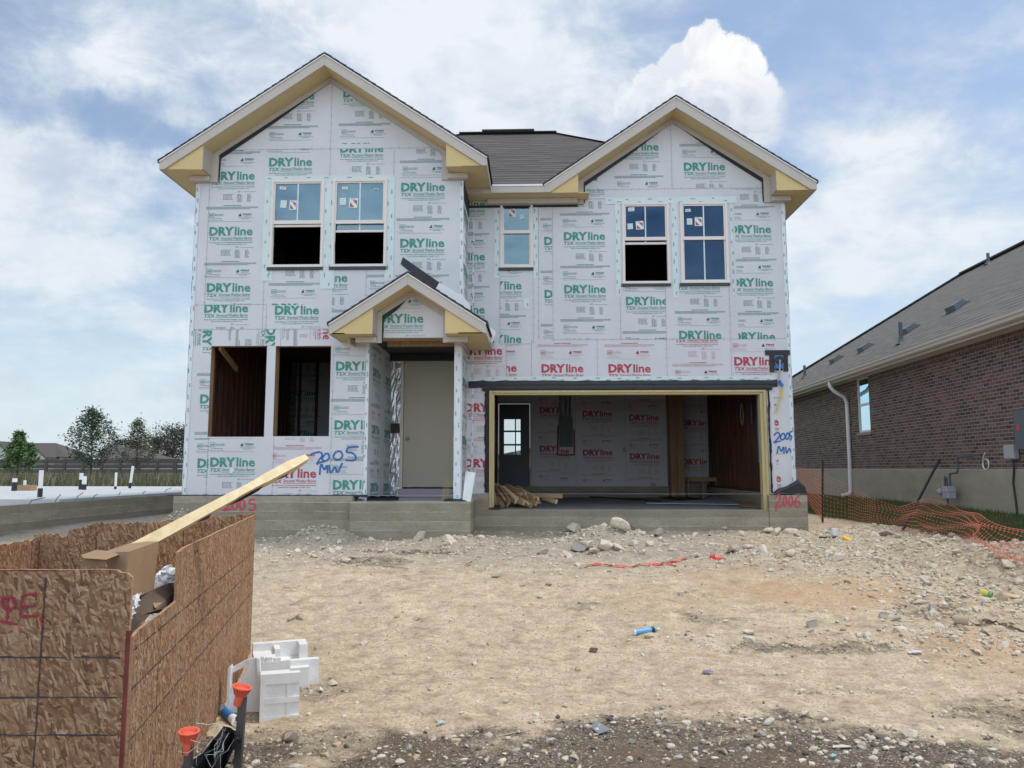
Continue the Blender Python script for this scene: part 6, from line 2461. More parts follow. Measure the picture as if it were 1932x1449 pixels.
def back_house():
    d = 45
    t = thing('distant_house', 'pale house with a sloping roof seen through the glass door of the garage', 'house', (2.5, d, .5))
    a, b = PD(948, 900, d), PD(996, 900, d)
    m_ = MB()
    zz_ = PD(960, 838, d).z
    m_.prism([CW(-3.0, d, .3), CW(4.0, d, .3), CW(4.0, d, 3.2), CW(-3.0, d, 1.7)], FWD * 8)
    m_.build('wall', palew, t)
    m_ = MB()
    m_.prism([CW(-3.6, d - .4, 1.72), CW(4.6, d - .4, 3.35), CW(4.6, d - .4, 3.5), CW(-3.6, d - .4, 1.87)], FWD * 9)
    m_.build('roof', dkroof, t)
back_house()

# trees --------------------------------------------------------------
def leaf_mat(name, a, b):
    m = NM(name)
    g = m.n('ShaderNodeNewGeometry')
    wn_ = m.n('ShaderNodeTexNoise')
    m.L.new(m.obj, wn_.inputs['Vector'])
    wn_.inputs['Scale'].default_value = 2.2
    f = m.math('ADD', m.math('MULTIPLY', g.outputs['Random Per Island'], .6), m.math('MULTIPLY', m.ramp(wn_.outputs[0], .35, .65), .4))
    col = m.mix(f, a, b)
    m.p.inputs['Base Color'].default_value = a + (1,)
    m.L.new(col, m.p.inputs['Base Color'])
    m.p.inputs['Roughness'].default_value = .6
    return m.m
bark = simple('bark', (.075, .06, .05), .95, .3, 6)
def leaves(pts, size, r, flat=.6):
    n = len(pts)
    a = r.normal(size=(n, 3)); a[:, 2] *= flat
    a /= np.linalg.norm(a, axis=1)[:, None]
    b = r.normal(size=(n, 3))
    b -= a * np.sum(a * b, 1)[:, None]
    b /= np.linalg.norm(b, axis=1)[:, None]
    s = size * r.uniform(.6, 1.3, n)[:, None]
    P = np.stack([pts - a * s, pts - b * s * .45, pts + a * s, pts + b * s * .45], 1).reshape(-1, 3)
    Fc = np.arange(n * 4).reshape(n, 4)
    return P, Fc

def tree(px, ytop, ybase, d, label, lm, prof, nbr, nleaf, lsize, seed, group=None, trunk=.05, spread=.25, ztop_bare=0.0, name='tree', lo=.22):
    r = np.random.RandomState(seed)
    base = CW(fx(px, d), d, 0)
    bz = gz(base.x, base.y)
    top = PD(px, ytop, d).z
    H = top - bz
    t = thing(name, label, 'tree', (base.x, base.y, bz), group)
    m_ = MB()
    cpts = [Vector((base.x + .03 * H * math.sin(z * 2.2 + seed) * z, base.y, bz + H * z)) for z in np.linspace(0, 1, 8)]
    m_.tube(cpts, trunk, 7, r2=.008)
    tips = []
    for i in range(nbr):
        z = lo + (1 - lo) * (i + r.uniform(0, .9)) / nbr
        rad = np.interp(z, [p[0] for p in prof], [p[1] for p in prof]) * H * r.uniform(.7, 1.12)
        an = i * 2.4 + r.uniform(-.4, .4)
        k = min(int(z * 7), 6)
        st_ = cpts[k].lerp(cpts[k + 1], z * 7 - k)
        rise = r.uniform(.1, .5) * rad + .08 * H * (1 - z)
        en = st_ + Vector((math.cos(an) * rad, math.sin(an) * rad, rise))
        md = st_.lerp(en, .5) + Vector((0, 0, -.04 * rad))
        m_.tube([st_, md, en], trunk * .32, 4, r2=.006)
        for _ in range(3):
            tt = r.uniform(.45, 1)
            q_ = md.lerp(en, (tt - .5) * 2) if tt > .5 else st_.lerp(md, tt * 2)
            tips.append(q_)
            tw = q_ + Vector((r.normal() * .12 * rad + .02, r.normal() * .12 * rad, abs(r.normal()) * .2 * rad + .04))
            m_.tube([q_, tw], .008, 3, r2=.003)
            tips.append(tw)
        tips.append(en)
    m_.build('trunk', bark, t)
    T = np.array([tuple(q) for q in tips])
    w = r.dirichlet(np.ones(len(T)) * 1.3)
    idx = r.choice(len(T), nleaf, p=w)
    P = T[idx] + r.normal(size=(nleaf, 3)) * (spread * H * .22) * r.uniform(.3, 1, (nleaf, 1))
    V, Fc = leaves(P, lsize, r)
    me = np_mesh('crown', V - np.array(ORG[t.name]), Fc, [lm], smooth=False)
    o = bpy.data.objects.new('crown', me)
    COL.objects.link(o)
    o.parent = t
    return t
LMa = leaf_mat('bright_leaves', (.035, .085, .018), (.10, .19, .045))
LMb = leaf_mat('deep_leaves', (.028, .052, .022), (.085, .125, .055))
LMc = leaf_mat('olive_leaves', (.045, .058, .025), (.12, .135, .065))
LMd = leaf_mat('dark_oak_leaves', (.02, .032, .016), (.06, .078, .038))
tree(38, 818, 905, 44, 'small bright green young tree at the far left', LMa, [(0, .1), (.22, .38), (.4, .35), (.7, .17), (1, .03)], 46, 3200, .08, 1, 'young trees planted in the field', .05, .22)
tree(176, 776, 906, 48, 'tallest young tree, dark and loosely branched, in the middle of the field', LMb, [(0, .1), (.2, .26), (.45, .34), (.7, .24), (.9, .12), (1, .03)], 60, 3800, .085, 2, 'young trees planted in the field', .06, .26)
tree(263, 797, 906, 52, 'thin olive young tree with a wispy top, nearest the house', LMc, [(0, .1), (.2, .33), (.45, .30), (.7, .16), (1, .04)], 46, 2300, .075, 3, 'young trees planted in the field', .045, .26)
for (px, yt, d, s, sd, lab) in ((330, 813, 105, 5.5, 11, 'spreading dark oak behind the fence, right beside the house corner'), (293, 832, 108, 4.5, 12, 'round dark oak behind the fence left of the spreading one'),
                            (236, 832, 112, 3.5, 13, 'dark treetop showing above the hipped roof'), (352, 818, 110, 4.5, 14, 'dark oak behind the fence, partly hidden by the house wall')):
    tree(px, yt, 900, d, lab, LMd, [(0, .1), (.25, .55), (.5, .62), (.8, .45), (1, .2)], 50, 2900, .14, sd, 'oaks beyond the fence', .22, .38, name='oak_tree', lo=.3)
# small planting stakes
for i, (px, y0, y1, lean) in enumerate(((124, 891, 915, -.2), (181, 888, 917, .1), (195, 885, 915, .12), (234, 889, 912, -.15), (275, 892, 912, .1), (290, 886, 910, .1), (22, 888, 905, 0), (56, 890, 908, .15))):
    d = 40
    p = PD(px, y1, d)
    q_ = PD(px + lean * 30, y0, d)
    mb = MB()
    mb.tube([Vector((p.x, p.y, gz(p.x, p.y) - .05)), q_], .028, 5)
    mb.build('planting_stake', bark, label='thin dark stake in the weeds, ' + ('sixth', 'third', 'fourth', 'fifth', 'seventh', 'eighth', 'first', 'second')[i] + ' from the left', cat='stake', group='stakes in the weeds')

# weeds and lawn -------------------------------------------------------
def blades(name, n, region, hmin, hmax, w, mats, label, seed, lean=.35):
    r = np.random.RandomState(seed)
    X, Y = region(r, n)
    n = len(X)
    Z = ground_z(X, Y)
    h = r.uniform(hmin, hmax, n) * (.5 + fbm(X, Y, 1.2, 3, 5))
    an = r.uniform(0, 6.283, n)
    la = r.uniform(0, 6.283, n)
    lx, ly = np.cos(la) * h * lean * r.uniform(0, 1, n), np.sin(la) * h * lean * r.uniform(0, 1, n)
    wx, wy = np.cos(an) * w, np.sin(an) * w
    A = np.stack([X - wx, Y - wy, Z - .01], 1); B = np.stack([X + wx, Y + wy, Z - .01], 1); C_ = np.stack([X + lx, Y + ly, Z + h], 1)
    V = np.stack([A, B, C_], 1).reshape(-1, 3)
    Fc = np.arange(n * 3).reshape(n, 3)
    mi = r.choice(len(mats), n)
    me = np_mesh(name, V, Fc, mats, mi, smooth=False)
    o = bpy.data.objects.new(name, me)
    COL.objects.link(o)
    return tag(o, label, 'grass', None, 'stuff')
def gm(name, a, b):
    return leaf_mat(name, a, b)
GA, GB, GC, GD = gm('lawn_green', (.05, .085, .018), (.11, .155, .045)), gm('lawn_olive', (.06, .065, .02), (.12, .11, .045)), gm('weed_straw', (.20, .17, .10), (.36, .31, .20)), gm('weed_green', (.06, .075, .03), (.15, .16, .075))
def reg_lawn(r, n):
    Y = 5.5 + 16 * r.uniform(0, 1, n) ** 1.4
    X = r.uniform(5.95, 9.2, n)
    wall = 8.6 + (Y - 13.4) * .0413
    k = (X < wall + .15) & (X > 6.1 + .15 * np.sin(Y * 3))
    return X[k], Y[k]
blades('lawn', 42000, reg_lawn, .03, .085, .006, [GA, GA, GB], 'thin mown grass between the orange net and the brick house', 3)
def reg_weed(r, n):
    d = 30 + 33 * r.uniform(0, 1, n)
    x = (r.uniform(-40, 370, n) - CX) / F * d
    v = np.outer(x, [RIGHT.x, RIGHT.y]) + np.outer(d, [FWD.x, FWD.y])
    return v[:, 0], v[:, 1]
blades('weeds', 26000, reg_weed, .25, .85, .03, [GC, GD, GD, GB], 'tall dry weeds filling the field before the fence', 4, .5)

# ================================================================== ORANGE SAFETY NET
NET = thing('safety_fence', 'sagging orange plastic net fence on two thin black posts at the lot line', 'fence', tuple(G(1552, 985)))
def post_line(b, t): return (b, t)
pb1 = G(1552, 986)
d1 = Vector((pb1.x, pb1.y, 0)).dot(FWD)
pt1 = PD(1552, 867, d1)
pb2 = G(1699, 1003)
d2 = Vector((pb2.x, pb2.y, 0)).dot(FWD)
pt2 = PD(1773, 866, d2 + .1)
for a, b in ((pb1, pt1), (pb2, pt2)):
    m_ = MB()
    m_.beam(a - Vector((0, 0, .05)), b, .032, .028)
    nn = int((b - a).length / .09)
    for i in range(2, nn):
        c_ = a.lerp(b, i / nn)
        m_.obox(c_ + RIGHT * .018, RIGHT * .005, FWD * .008, (0, 0, .012))
    m_.build('fence_post', M['black'], NET)
def gdep(px, py, dd):
    return PD(px, py, dd)
dR = 8.6
# control rows (top to bottom) at stations along the net: each (px list, depth)
ST = [  # px, ytop, ybot, depth
    (1496, 881, 925, 22.0), (1520, 884, 940, 18.0), (1552, 893, 984, d1), (1600, 915, 990, d1 - .5), (1650, 943, 1000, d2 + .6), (1700, 956, 1006, d2), (1745, 941, 1018, d2 - .6),
    (1800, 958, 1030, d2 - 1.5), (1865, 978, 1046, 9.6), (1940, 1003, 1066, 8.6), (2060, 1030, 1110, 7.6)]
def interp_st(t):
    k = min(int(t), len(ST) - 2)
    f_ = t - k
    f_ = f_
    a, b = ST[k], ST[k + 1]
    return [a[i] + (b[i] - a[i]) * f_ for i in range(4)]
tot = []
Ls = [0]
top_pts = [PD(s_[0], s_[1], s_[3]) for s_ in ST]
for i in range(len(ST) - 1):
    Ls.append(Ls[-1] + (top_pts[i + 1] - top_pts[i]).length)
def t_at(L_):
    for i in range(len(Ls) - 1):
        if L_ <= Ls[i + 1]:
            return i + (L_ - Ls[i]) / (Ls[i + 1] - Ls[i])
    return len(Ls) - 1
NR = 11
ncol = int(Ls[-1] / .085)
grid_ = []
for c_ in range(ncol + 1):
    px, yt, yb, dd = interp_st(t_at(Ls[-1] * c_ / ncol))
    tp_, bt_ = PD(px, yt, dd), PD(px, yb, dd - .05)
    bt_.z = max(bt_.z, gz(bt_.x, bt_.y) + .015)
    row = []
    amp = .10 * sst(np.array(px), 1600, 1760)
    for r_ in range(NR + 1):
        f_ = r_ / NR
        q_ = tp_.lerp(bt_, f_)
        bulge = float(amp) * math.sin(f_ * 3.14) * (1 + .8 * math.sin(c_ * .21)) + float(amp) * .4 * math.sin(f_ * 9 + c_ * .13)
        fold = float(amp) * .35 * math.sin(f_ * 14 + c_ * .31)
        q_ = q_ - RIGHT * bulge * 1.2 + Vector((0, 0, fold * .5)) - FWD * fold
        q_.z = max(q_.z, gz(q_.x, q_.y) + .01)
        row.append(q_)
    grid_.append(row)
m_ = MB()
def strand(a, b, w):
    w *= max(.35, min(1.0, 11.0 / max(1, (a - O0).length)) ** 1.6)
    dv = (b - a)
    if dv.length < 1e-5: return
    side = dv.cross(Vector((.6, -1, .3))).normalized() * w
    oth = dv.cross(side).normalized() * w * .5
    m_.poly([a - side, b - side, b + oth, a + oth]); m_.poly([a + oth, b + oth, b + side, a + side])
for c_ in range(ncol + 1):
    for r_ in range(NR + 1):
        if c_ < ncol: strand(grid_[c_][r_], grid_[c_ + 1][r_], .0024 if r_ not in (0, NR) else .0045)
        if r_ < NR: strand(grid_[c_][r_], grid_[c_][r_ + 1], .0020)
        q_ = grid_[c_][r_]
        m_.poly([q_ + Vector((-.007, 0, -.006)), q_ + Vector((.007, 0, -.006)), q_ + Vector((.007, -.002, .006)), q_ + Vector((-.007, -.002, .006))])
m_.build('net', simple('faded_orange_net', (.68, .16, .10), .6, .15, 4, c2=(.80, .33, .23)), NET)

# ================================================================== PLYWOOD BIN IN THE FOREGROUND
BIN = thing('trash_bin', 'large open bin of strand board sheets full of building waste at the lower left', 'waste bin', tuple(CW(-2.3, 5, 0)))
class PFace:
    """vertical board face from A to B seen from outside; u runs A to B"""
    def __init__(s, A_, B_, n_out):
        s.A, s.U = A_, (B_ - A_).normalized()
        s.n = n_out.normalized()
        s.L = (B_ - A_).length
    def w(s, u, z, d=0.0):
        p = s.A + s.U * u + s.n * d
        return (p.x, p.y, z)
    def px(s, x, y):
        q_ = hit(x, y, s.A, s.n)
        return ((q_ - s.A).dot(s.U), q_.z)
def board(face, prof, th, z0, mats, name, label=None, lines_h=(), lines_v=(), seed=0, uoff=0.0, parent=BIN):
    """prof: top outline [(u, z)...]; printed lines in metres"""
    m_ = MB()
    n = len(prof)
    for i in range(n - 1):
        (ua, za), (ub, zb) = prof[i], prof[i + 1]
        if ub - ua < 1e-4:
            m_.poly([face.w(ua, za, 0), face.w(ua, za, -th), face.w(ub, zb, -th), face.w(ub, zb, 0)], 1)
            continue
        F1 = [(ua, z0), (ub, z0), (ub, zb), (ua, za)]
        m_.poly([face.w(u, z, 0) for u, z in F1], 0, uv=[(u + uoff, z) for u, z in F1])
        m_.poly([face.w(u, z, -th) for u, z in F1][::-1], 0, uv=[(u + uoff + 3.3, z + 1.7) for u, z in F1][::-1])
        m_.poly([face.w(ua, za, 0), face.w(ub, zb, 0), face.w(ub, zb, -th), face.w(ua, za, -th)], 1)
    for (u, za) in (prof[0], prof[-1]):
        m_.poly([face.w(u, z0, 0), face.w(u, z0, -th), face.w(u, za, -th), face.w(u, za, 0)], 1)
    r = random.Random(seed)
    def topz(u):
        for i in range(n - 1):
            if prof[i][0] <= u <= prof[i + 1][0] and prof[i + 1][0] - prof[i][0] > 1e-4:
                f_ = (u - prof[i][0]) / (prof[i + 1][0] - prof[i][0])
                return prof[i][1] + (prof[i + 1][1] - prof[i][1]) * f_
        return prof[-1][1]
    for (z, sd) in lines_h:
        st_ = .03
        u = prof[0][0]
        while u < prof[-1][0] - st_:
            if z < min(topz(u), topz(u + st_)) - .01 and r.random() > .06:
                w = .0028 * r.uniform(.6, 1.5)
                o_ = r.uniform(-.0015, .0015)
                d_ = .0015 if sd > 0 else -th - .0015
                m_.poly([face.w(u, z - w + o_, d_), face.w(u + st_, z - w + o_, d_), face.w(u + st_, z + w + o_, d_), face.w(u, z + w + o_, d_)], 2)
            u += st_
    for (u, sd) in lines_v:
        z = z0
        while z < topz(u) - .04:
            if r.random() > .06:
                w = .0028 * r.uniform(.6, 1.5)
                o_ = r.uniform(-.0015, .0015)
                d_ = .0019 if sd > 0 else -th - .0019
                m_.poly([face.w(u - w + o_, z, d_), face.w(u + w + o_, z, d_), face.w(u + w + o_, z + .03, d_), face.w(u - w + o_, z + .03, d_)], 2)
            z += .03
    return m_.build(name, mats, parent, label=label)
def ragged(u0, u1, z, amp, n, seed):
    r = random.Random(seed)
    return [(u0 + (u1 - u0) * i / n, z + r.uniform(-amp, amp)) for i in range(n + 1)]
BM = [M['osb'], M['osb_edge'], M['line']]
zTop = 1.205
# front sheet
fl0 = lambda v: Vector((v.x, v.y, 0))
fa, fb_ = fl0(CW(-3.3, 3.1, 0)), fl0(PD(249, 1090, 3.1))
FF = PFace(fa, fb_, -FWD)
ux = lambda px, py: FF.px(px, py)[0]
prof = ragged(0, FF.L - .10, zTop, .0018, 50, 3)
prof = prof[:-1] + [(FF.L - .06, zTop - .002), (FF.L - .045, zTop - .012), (FF.L - .02, zTop - .014), (FF.L, zTop - .03)]
zl = [FF.px(120, y)[1] for y in (1240, 1316, 1387)]
board(FF, prof, .014, 0.0, BM, 'front_sheet', 'front strand board sheet with red sprayed letters', [(z, 1) for z in zl], [(ux(76, 1250), 1)], 2)
m_ = MB()
m_.poly([FF.w(0, zTop - .002, .0012), FF.w(FF.L - .3, zTop - .002, .0012), FF.w(FF.L - .3, zTop - .006, .0012), FF.w(0, zTop - .006, .0012)])
m_.build('painted_edge', M['red_edge'], BIN)
sp = MB()
for st in ([(3, 1128), (14, 1128), (24, 1126)], [(14, 1130), (15, 1150), (14, 1172)], [(4, 1132), (10, 1148), (22, 1150), (30, 1140), (24, 1128)], [(2, 1172), (18, 1175), (34, 1178)],
           [(44, 1124), (40, 1145), (40, 1160)], [(42, 1124), (56, 1121), (70, 1120)], [(40, 1143), (54, 1144), (68, 1142)], [(38, 1163), (55, 1162), (73, 1162)], [(76, 1165), (79, 1172), (82, 1180)]):
    stroke(sp, FF, st, .013, d=.004)
sp.build('spray_lettering', M['spray_d'], BIN, label='dark red sprayed letters PE')
# side sheet, cut down at its near end
sa_p, sb_p = fl0(PD(253, 1190, 3.115)), fl0(PD(481, 1000, 6.8))
FSd = PFace(sa_p, sb_p, Vector(((sb_p - sa_p).y, -(sb_p - sa_p).x, 0)))
us_ = FSd.px(335, 1100)[0]
zlow = .955
r_ = random.Random(5)
prof = [(0, zlow - .01)] + [(us_ * i / 12, zlow + r_.uniform(-.003, .003)) for i in range(1, 12)] + [(us_ - .0005, zlow + .003), (us_, zTop - .01)] + [(us_ + (FSd.L - us_) * i / 24, zTop + r_.uniform(-.0025, .0025)) for i in range(1, 25)]
z3 = [FSd.px(440, y)[1] for y in (1072, 1110, 1160)]
board(FSd, prof, .014, -.02, [M['osb_pale'], M['osb_edge'], M['line']], 'side_sheet', 'weathered side sheet with its near top cut down', [(z3[0], 1), (z3[1], 1), (z3[2], 1)], [(FSd.px(296, 1300)[0], 1)], 7, .4)
m_ = MB()
m_.obox(Vector((sa_p.x, sa_p.y, .47)) - RIGHT * .018 + FWD * -.004, RIGHT * .006, FWD * .012, (0, 0, .50))
m_.build('painted_edge', M['red_edge'], BIN)
# back sheets
bpts = [fl0(PD(478, 985, 6.83)), fl0(PD(277, 985, 5.75)), fl0(PD(66, 1000, 5.55)), fl0(PD(-120, 1020, 4.5))]
def back(a, b, prof, seed, lv, label=None, nm='back_sheet'):
    f_ = PFace(a, b, (b - a).cross(Vector((0, 0, 1))) * -1)
    if f_.n.dot(-FWD) > 0:
        pass
    board(f_, prof(f_.L), .013, -.02, BM, nm, label, [], [(u, sgn) for u in lv(f_.L) for sgn in (1, -1)], seed, seed * .7)
def pr1(L_): return ragged(0, L_, zTop + .005, .006, 40, 4)
back(bpts[1], bpts[0], pr1, 4, lambda L_: [.35, .76, 1.16])
r_ = random.Random(9)
Lb = (bpts[1] - bpts[2]).length
def pr2(L_):
    out = []
    for i in range(61):
        t = i / 60
        z = zTop + .005 + r_.uniform(-.010, .010)
        if t < .22: z -= .07
        elif t < .52: z -= .07 * (1 - (t - .22) / .30) + (.03 if t < .30 else 0)
        out.append((L_ * t, z))
    return out
back(bpts[2], bpts[1], pr2, 6, lambda L_: [.04, L_ * .55, L_ - .02], 'ragged broken back sheet')
def pr3(L_):
    return [(L_ * i / 30, zTop - .10 + r_.uniform(-.008, .008)) for i in range(31)]
back(bpts[3], bpts[2], pr3, 8, lambda L_: [L_ - .05, L_ - .45])

# waste in and round the bin ---------------------------------------------
card = simple('brown_cardboard', (.30, .19, .105), .85, .1, 3)
card_d = simple('dark_wet_cardboard', (.10, .065, .045), .85, .2, 4)
def pxprism(name, pts, d, depth, mats, label, cat, mi=0, group=None):
    m_ = MB()
    A_ = [PD(x, y, dd) for x, y, dd in pts]
    m_.prism(A_, Vector(depth), mi)
    return m_.build(name, mats, label=label, cat=cat, group=group)
# open carton standing up
CB = thing('cardboard_box', 'open brown cardboard carton sticking up out of the bin', 'box', tuple(PD(235, 1110, 3.7)))
m_ = MB()
a = [PD(196, 1041, 3.65), PD(243, 1041, 3.60), PD(232, 1140, 3.55), PD(200, 1140, 3.6)]
b = [PD(243, 1041, 3.60), PD(283, 1055, 3.85), PD(272, 1130, 3.85), PD(234, 1142, 3.55)]
m_.prism(a, FWD * .3 + Vector((0, 0, .02)))
m_.prism([p + RIGHT * .001 for p in b], -RIGHT * .01)
c_ = [PD(196, 1041, 3.65) + Vector((0, 0, .004)), PD(243, 1041, 3.6) + Vector((0, 0, .004)), PD(283, 1053, 3.86), PD(240, 1036, 3.95)]
m_.build('carton_side', card, CB)
m_ = MB()
m_.prism([PD(153, 1047, 3.5), PD(193, 1050, 3.52), PD(200, 1056, 3.50), PD(158, 1053, 3.48)], FWD * .12 + Vector((0, 0, .01)))
m_.prism([PD(155, 1054, 3.52), PD(198, 1056, 3.52), PD(200, 1070, 3.52), PD(155, 1068, 3.52)], FWD * .01)
m_.prism([PD(238, 1084, 3.595), PD(277, 1077, 3.84), PD(276, 1081, 3.84), PD(238, 1092, 3.595)], RIGHT * .006)
m_.build('flap', card, CB)
def crumpled(name, pts, mats, label, cat, amp=.03, n=14, seed=1, group=None):
    """crushed sheet: 4 corners, wrinkled"""
    r = random.Random(seed)
    m_ = MB()
    A_, B_, C_, D_ = pts
    g = []
    for j in range(n + 1):
        row = []
        for i in range(n + 1):
            u, v = i / n, j / n
            p = A_ * (1 - u) * (1 - v) + B_ * u * (1 - v) + C_ * u * v + D_ * (1 - u) * v
            e_ = min(u, 1 - u, v, 1 - v)
            k = amp * (.5 + 1.5 * e_)
            p = p + Vector((r.uniform(-k, k), r.uniform(-k, k), r.uniform(-k, k) + k * 1.2 * math.sin(u * 3.1) * math.sin(v * 3.1)))
            row.append(p)
        g.append(row)
    for j in range(n):
        for i in range(n):
            m_.poly([g[j][i], g[j][i + 1], g[j + 1][i + 1]]); m_.poly([g[j][i], g[j + 1][i + 1], g[j + 1][i]])
    return m_.build(name, mats, label=label, cat=cat, group=group)
film = simple('white_film', (.70, .71, .73), .35, .08, 8, .4)
filmg = simple('grey_printed_film', (.42, .43, .45), .4, .35, 22)
crumpled('plastic_wrap', [PD(268, 1100, 4.1), PD(336, 1078, 4.4), PD(334, 1104, 4.0), PD(266, 1122, 3.85)], filmg, 'crumpled grey printed wrapping behind the cut side sheet', 'wrapping', .022, 12, 4)
crumpled('plastic_bag', [PD(236, 1128, 3.45), PD(268, 1120, 3.55), PD(252, 1160, 3.42), PD(238, 1176, 3.38)], film, 'white torn plastic scrap hanging at the corner of the bin', 'plastic sheet', .016, 10, 6)
crumpled('plastic_bag', [PD(300, 1078, 4.5), PD(336, 1072, 4.7), PD(336, 1086, 4.5), PD(290, 1092, 4.4)], film, 'white wrapping at the back of the waste heap', 'plastic sheet', .02, 10, 8)
pxprism('cardboard_scrap', [(266, 1122, 3.75), (318, 1100, 3.95), (322, 1122, 3.9), (300, 1150, 3.75), (268, 1160, 3.65)], 0, FWD * .15 - Vector((0, 0, .02)), card_d, 'dark folded cardboard lying in the bin', 'cardboard')
pxprism('cardboard_scrap', [(284, 1128, 3.8), (334, 1098, 4.02), (336, 1116, 3.99), (292, 1147, 3.72)], 0, FWD * .05 - Vector((0, 0, .02)), card, 'tan cardboard flap at the cut edge of the side sheet', 'cardboard')
# heap of rubbish that fills the bin below the rim
def heap_fn():
    r = np.random.RandomState(4)
    n = 26
    V = []
    c = [fa + RIGHT * .1 + FWD * .05, fb_ + FWD * .08 - RIGHT * .05, bpts[0] - FWD * .12 - RIGHT * .06, bpts[1] - FWD * .08, bpts[2] - FWD * .1 + RIGHT * .1, bpts[3] + RIGHT * .15]
    A0, A1, A2, A3 = c[0], c[1], c[2], c[3] - RIGHT * .9
    for j in range(n + 1):
        for i in range(n + 1):
            u, v = i / n, j / n
            p = A0 * (1 - u) * (1 - v) + A1 * u * (1 - v) + A2 * u * v + A3 * (1 - u) * v
            z = .62 + r.uniform(-.05, .06) + .12 * math.sin(u * 3.14) * math.sin(v * 3.14)
            V.append((p.x, p.y, z))
    V = np.array(V)
    ii_ = np.arange((n + 1) ** 2).reshape(n + 1, n + 1)
    Fc = np.stack([ii_[:-1, :-1].ravel(), ii_[:-1, 1:].ravel(), ii_[1:, 1:].ravel(), ii_[1:, :-1].ravel()], 1)
    me = np_mesh('rubbish', V, Fc, [card_d, card, filmg], r.choice([0, 0, 1, 2], len(Fc)), smooth=False)
    o = bpy.data.objects.new('rubbish', me)
    COL.objects.link(o)
    tag(o, 'mixed building rubbish filling the bin below its rim', 'rubbish', None, 'stuff')
heap_fn()
# the long pale timber resting in the bin
ba, bb = PD(226, 1051, 3.85), PD(577, 865, 4.75)
pine = wood('fresh_pine', (.62, .47, .25), (.80, .66, .42), grain=(6, 6, 6), sc_=1.5)
BMo = thing('timber_beam', 'long pale split timber leaning out of the bin towards the house', 'timber', tuple(ba))
m_ = MB()
dv = (bb - ba).normalized()
up_ = Vector((0, 0, 1)); sdv = dv.cross(up_).normalized(); u3 = sdv.cross(dv)
nseg = 26
ring = []
for i in range(nseg + 1):
    t = i / nseg
    c_ = ba.lerp(bb, t)
    w = .030 + .002 * math.sin(t * 9)
    h = .027 + .002 * math.sin(t * 7 + 1)
    if t > .9: w *= 1 - (t - .9) * 3; h *= 1 - (t - .9) * 3.4
    if .56 < t < .70: h *= .86
    tw = .45 + .25 * t
    rr = []
    for (a_, b_) in ((-1, -1), (1, -1), (1, 1), (-1, 1)):
        x_, y_ = a_ * w, b_ * h
        rr.append(c_ + sdv * (x_ * math.cos(tw) - y_ * math.sin(tw)) + u3 * (x_ * math.sin(tw) + y_ * math.cos(tw)))
    ring.append(rr)
for i in range(nseg):
    for k in range(4):
        k2 = (k + 1) % 4
        m_.poly([ring[i][k], ring[i + 1][k], ring[i + 1][k2], ring[i][k2]], 0)
m_.poly(ring[0][::-1], 0); m_.poly(ring[-1], 0)
m_.build('plank', pine, BMo)
m_ = MB()
for t in (.60, .63, .66, .40, .85):
    c_ = ba.lerp(bb, t) - u3 * .030 - FWD * .012
    L_ = .10 if .55 < t < .7 else .05
    m_.prism([c_ - dv * L_ - u3 * .002, c_ + dv * L_ + u3 * .006, c_ + dv * L_ * .4 - u3 * .012, c_ - dv * L_ * .3 - u3 * .012], -FWD * .006)
m_.build('bark_strip', simple('dark_bark', (.09, .035, .03), .9, .3, 20), BMo)

# white foam blocks --------------------------------------------------------
foam = simple('white_foam', (.70, .69, .66), .8, .1, 9, .3, c2=(.82, .82, .82), bscale=190)
def foam_box(mb_, o, ax, ay, x0, x1, y0, y1, z0, z1):
    mb_.obox(o + ax * (x0 + x1) / 2 + ay * (y0 + y1) / 2 + Vector((0, 0, (z0 + z1) / 2)), ax * (x1 - x0) / 2, ay * (y1 - y0) / 2, (0, 0, (z1 - z0) / 2))
p1 = G(489, 1365)
ax1 = (RIGHT * .96 + FWD * .28).normalized()
ay1 = Vector((-ax1.y, ax1.x, 0))
m_ = MB()
Wf, Hf, Df = .245, .30, .05
foam_box(m_, p1, ax1, ay1, 0, Wf, .012, Df, .0, Hf)
foam_box(m_, p1, ax1, ay1, 0, Wf, 0, .0119, .0, .035)
foam_box(m_, p1, ax1, ay1, 0, Wf, 0, .0119, .115, .150)
foam_box(m_, p1, ax1, ay1, 0, Wf, 0, .0119, .235, Hf)
foam_box(m_, p1, ax1, ay1, 0, .030, .0005, .0118, .0351, .1149)
foam_box(m_, p1, ax1, ay1, 0, .030, .0005, .0118, .1501, .2349)
foam_box(m_, p1, ax1, ay1, .165, .18, .004, .0118, .0351, .1149)
foam_box(m_, p1, ax1, ay1, .165, .18, .004, .0118, .1501, .2349)
foam_box(m_, p1, ax1, ay1, 0, .18, Df, .16, .20, .285)
foam_box(m_, p1, ax1, ay1, .0, .04, Df, .20, .02, .1999)
m_.build('foam_block', foam, label='upright white foam packing tray with ribbed front, nearest the stakes', cat='foam packing', group='white foam packing')
p2 = G(492, 1312)
ax2 = (RIGHT * .93 + FWD * .36).normalized()
ay2 = Vector((-ax2.y, ax2.x, 0))
m_ = MB()
foam_box(m_, p2, ax2, ay2, -.05, .34, .04, .34, 0, .16)
foam_box(m_, p2, ax2, ay2, -.05, .20, .0, .04, 0, .23)
foam_box(m_, p2, ax2, ay2, .20, .42, .10, .16, .0, .20)
foam_box(m_, p2, ax2, ay2, -.05, .34, .30, .36, .1605, .30)
foam_box(m_, p2, ax2, ay2, .28, .34, .16, .30, .1605, .30)
foam_box(m_, p2, ax2, ay2, .10, .14, .16, .30, .1605, .28)
foam_box(m_, p2, ax2, ay2, -.05, .10, .04, .30, .1605, .245)
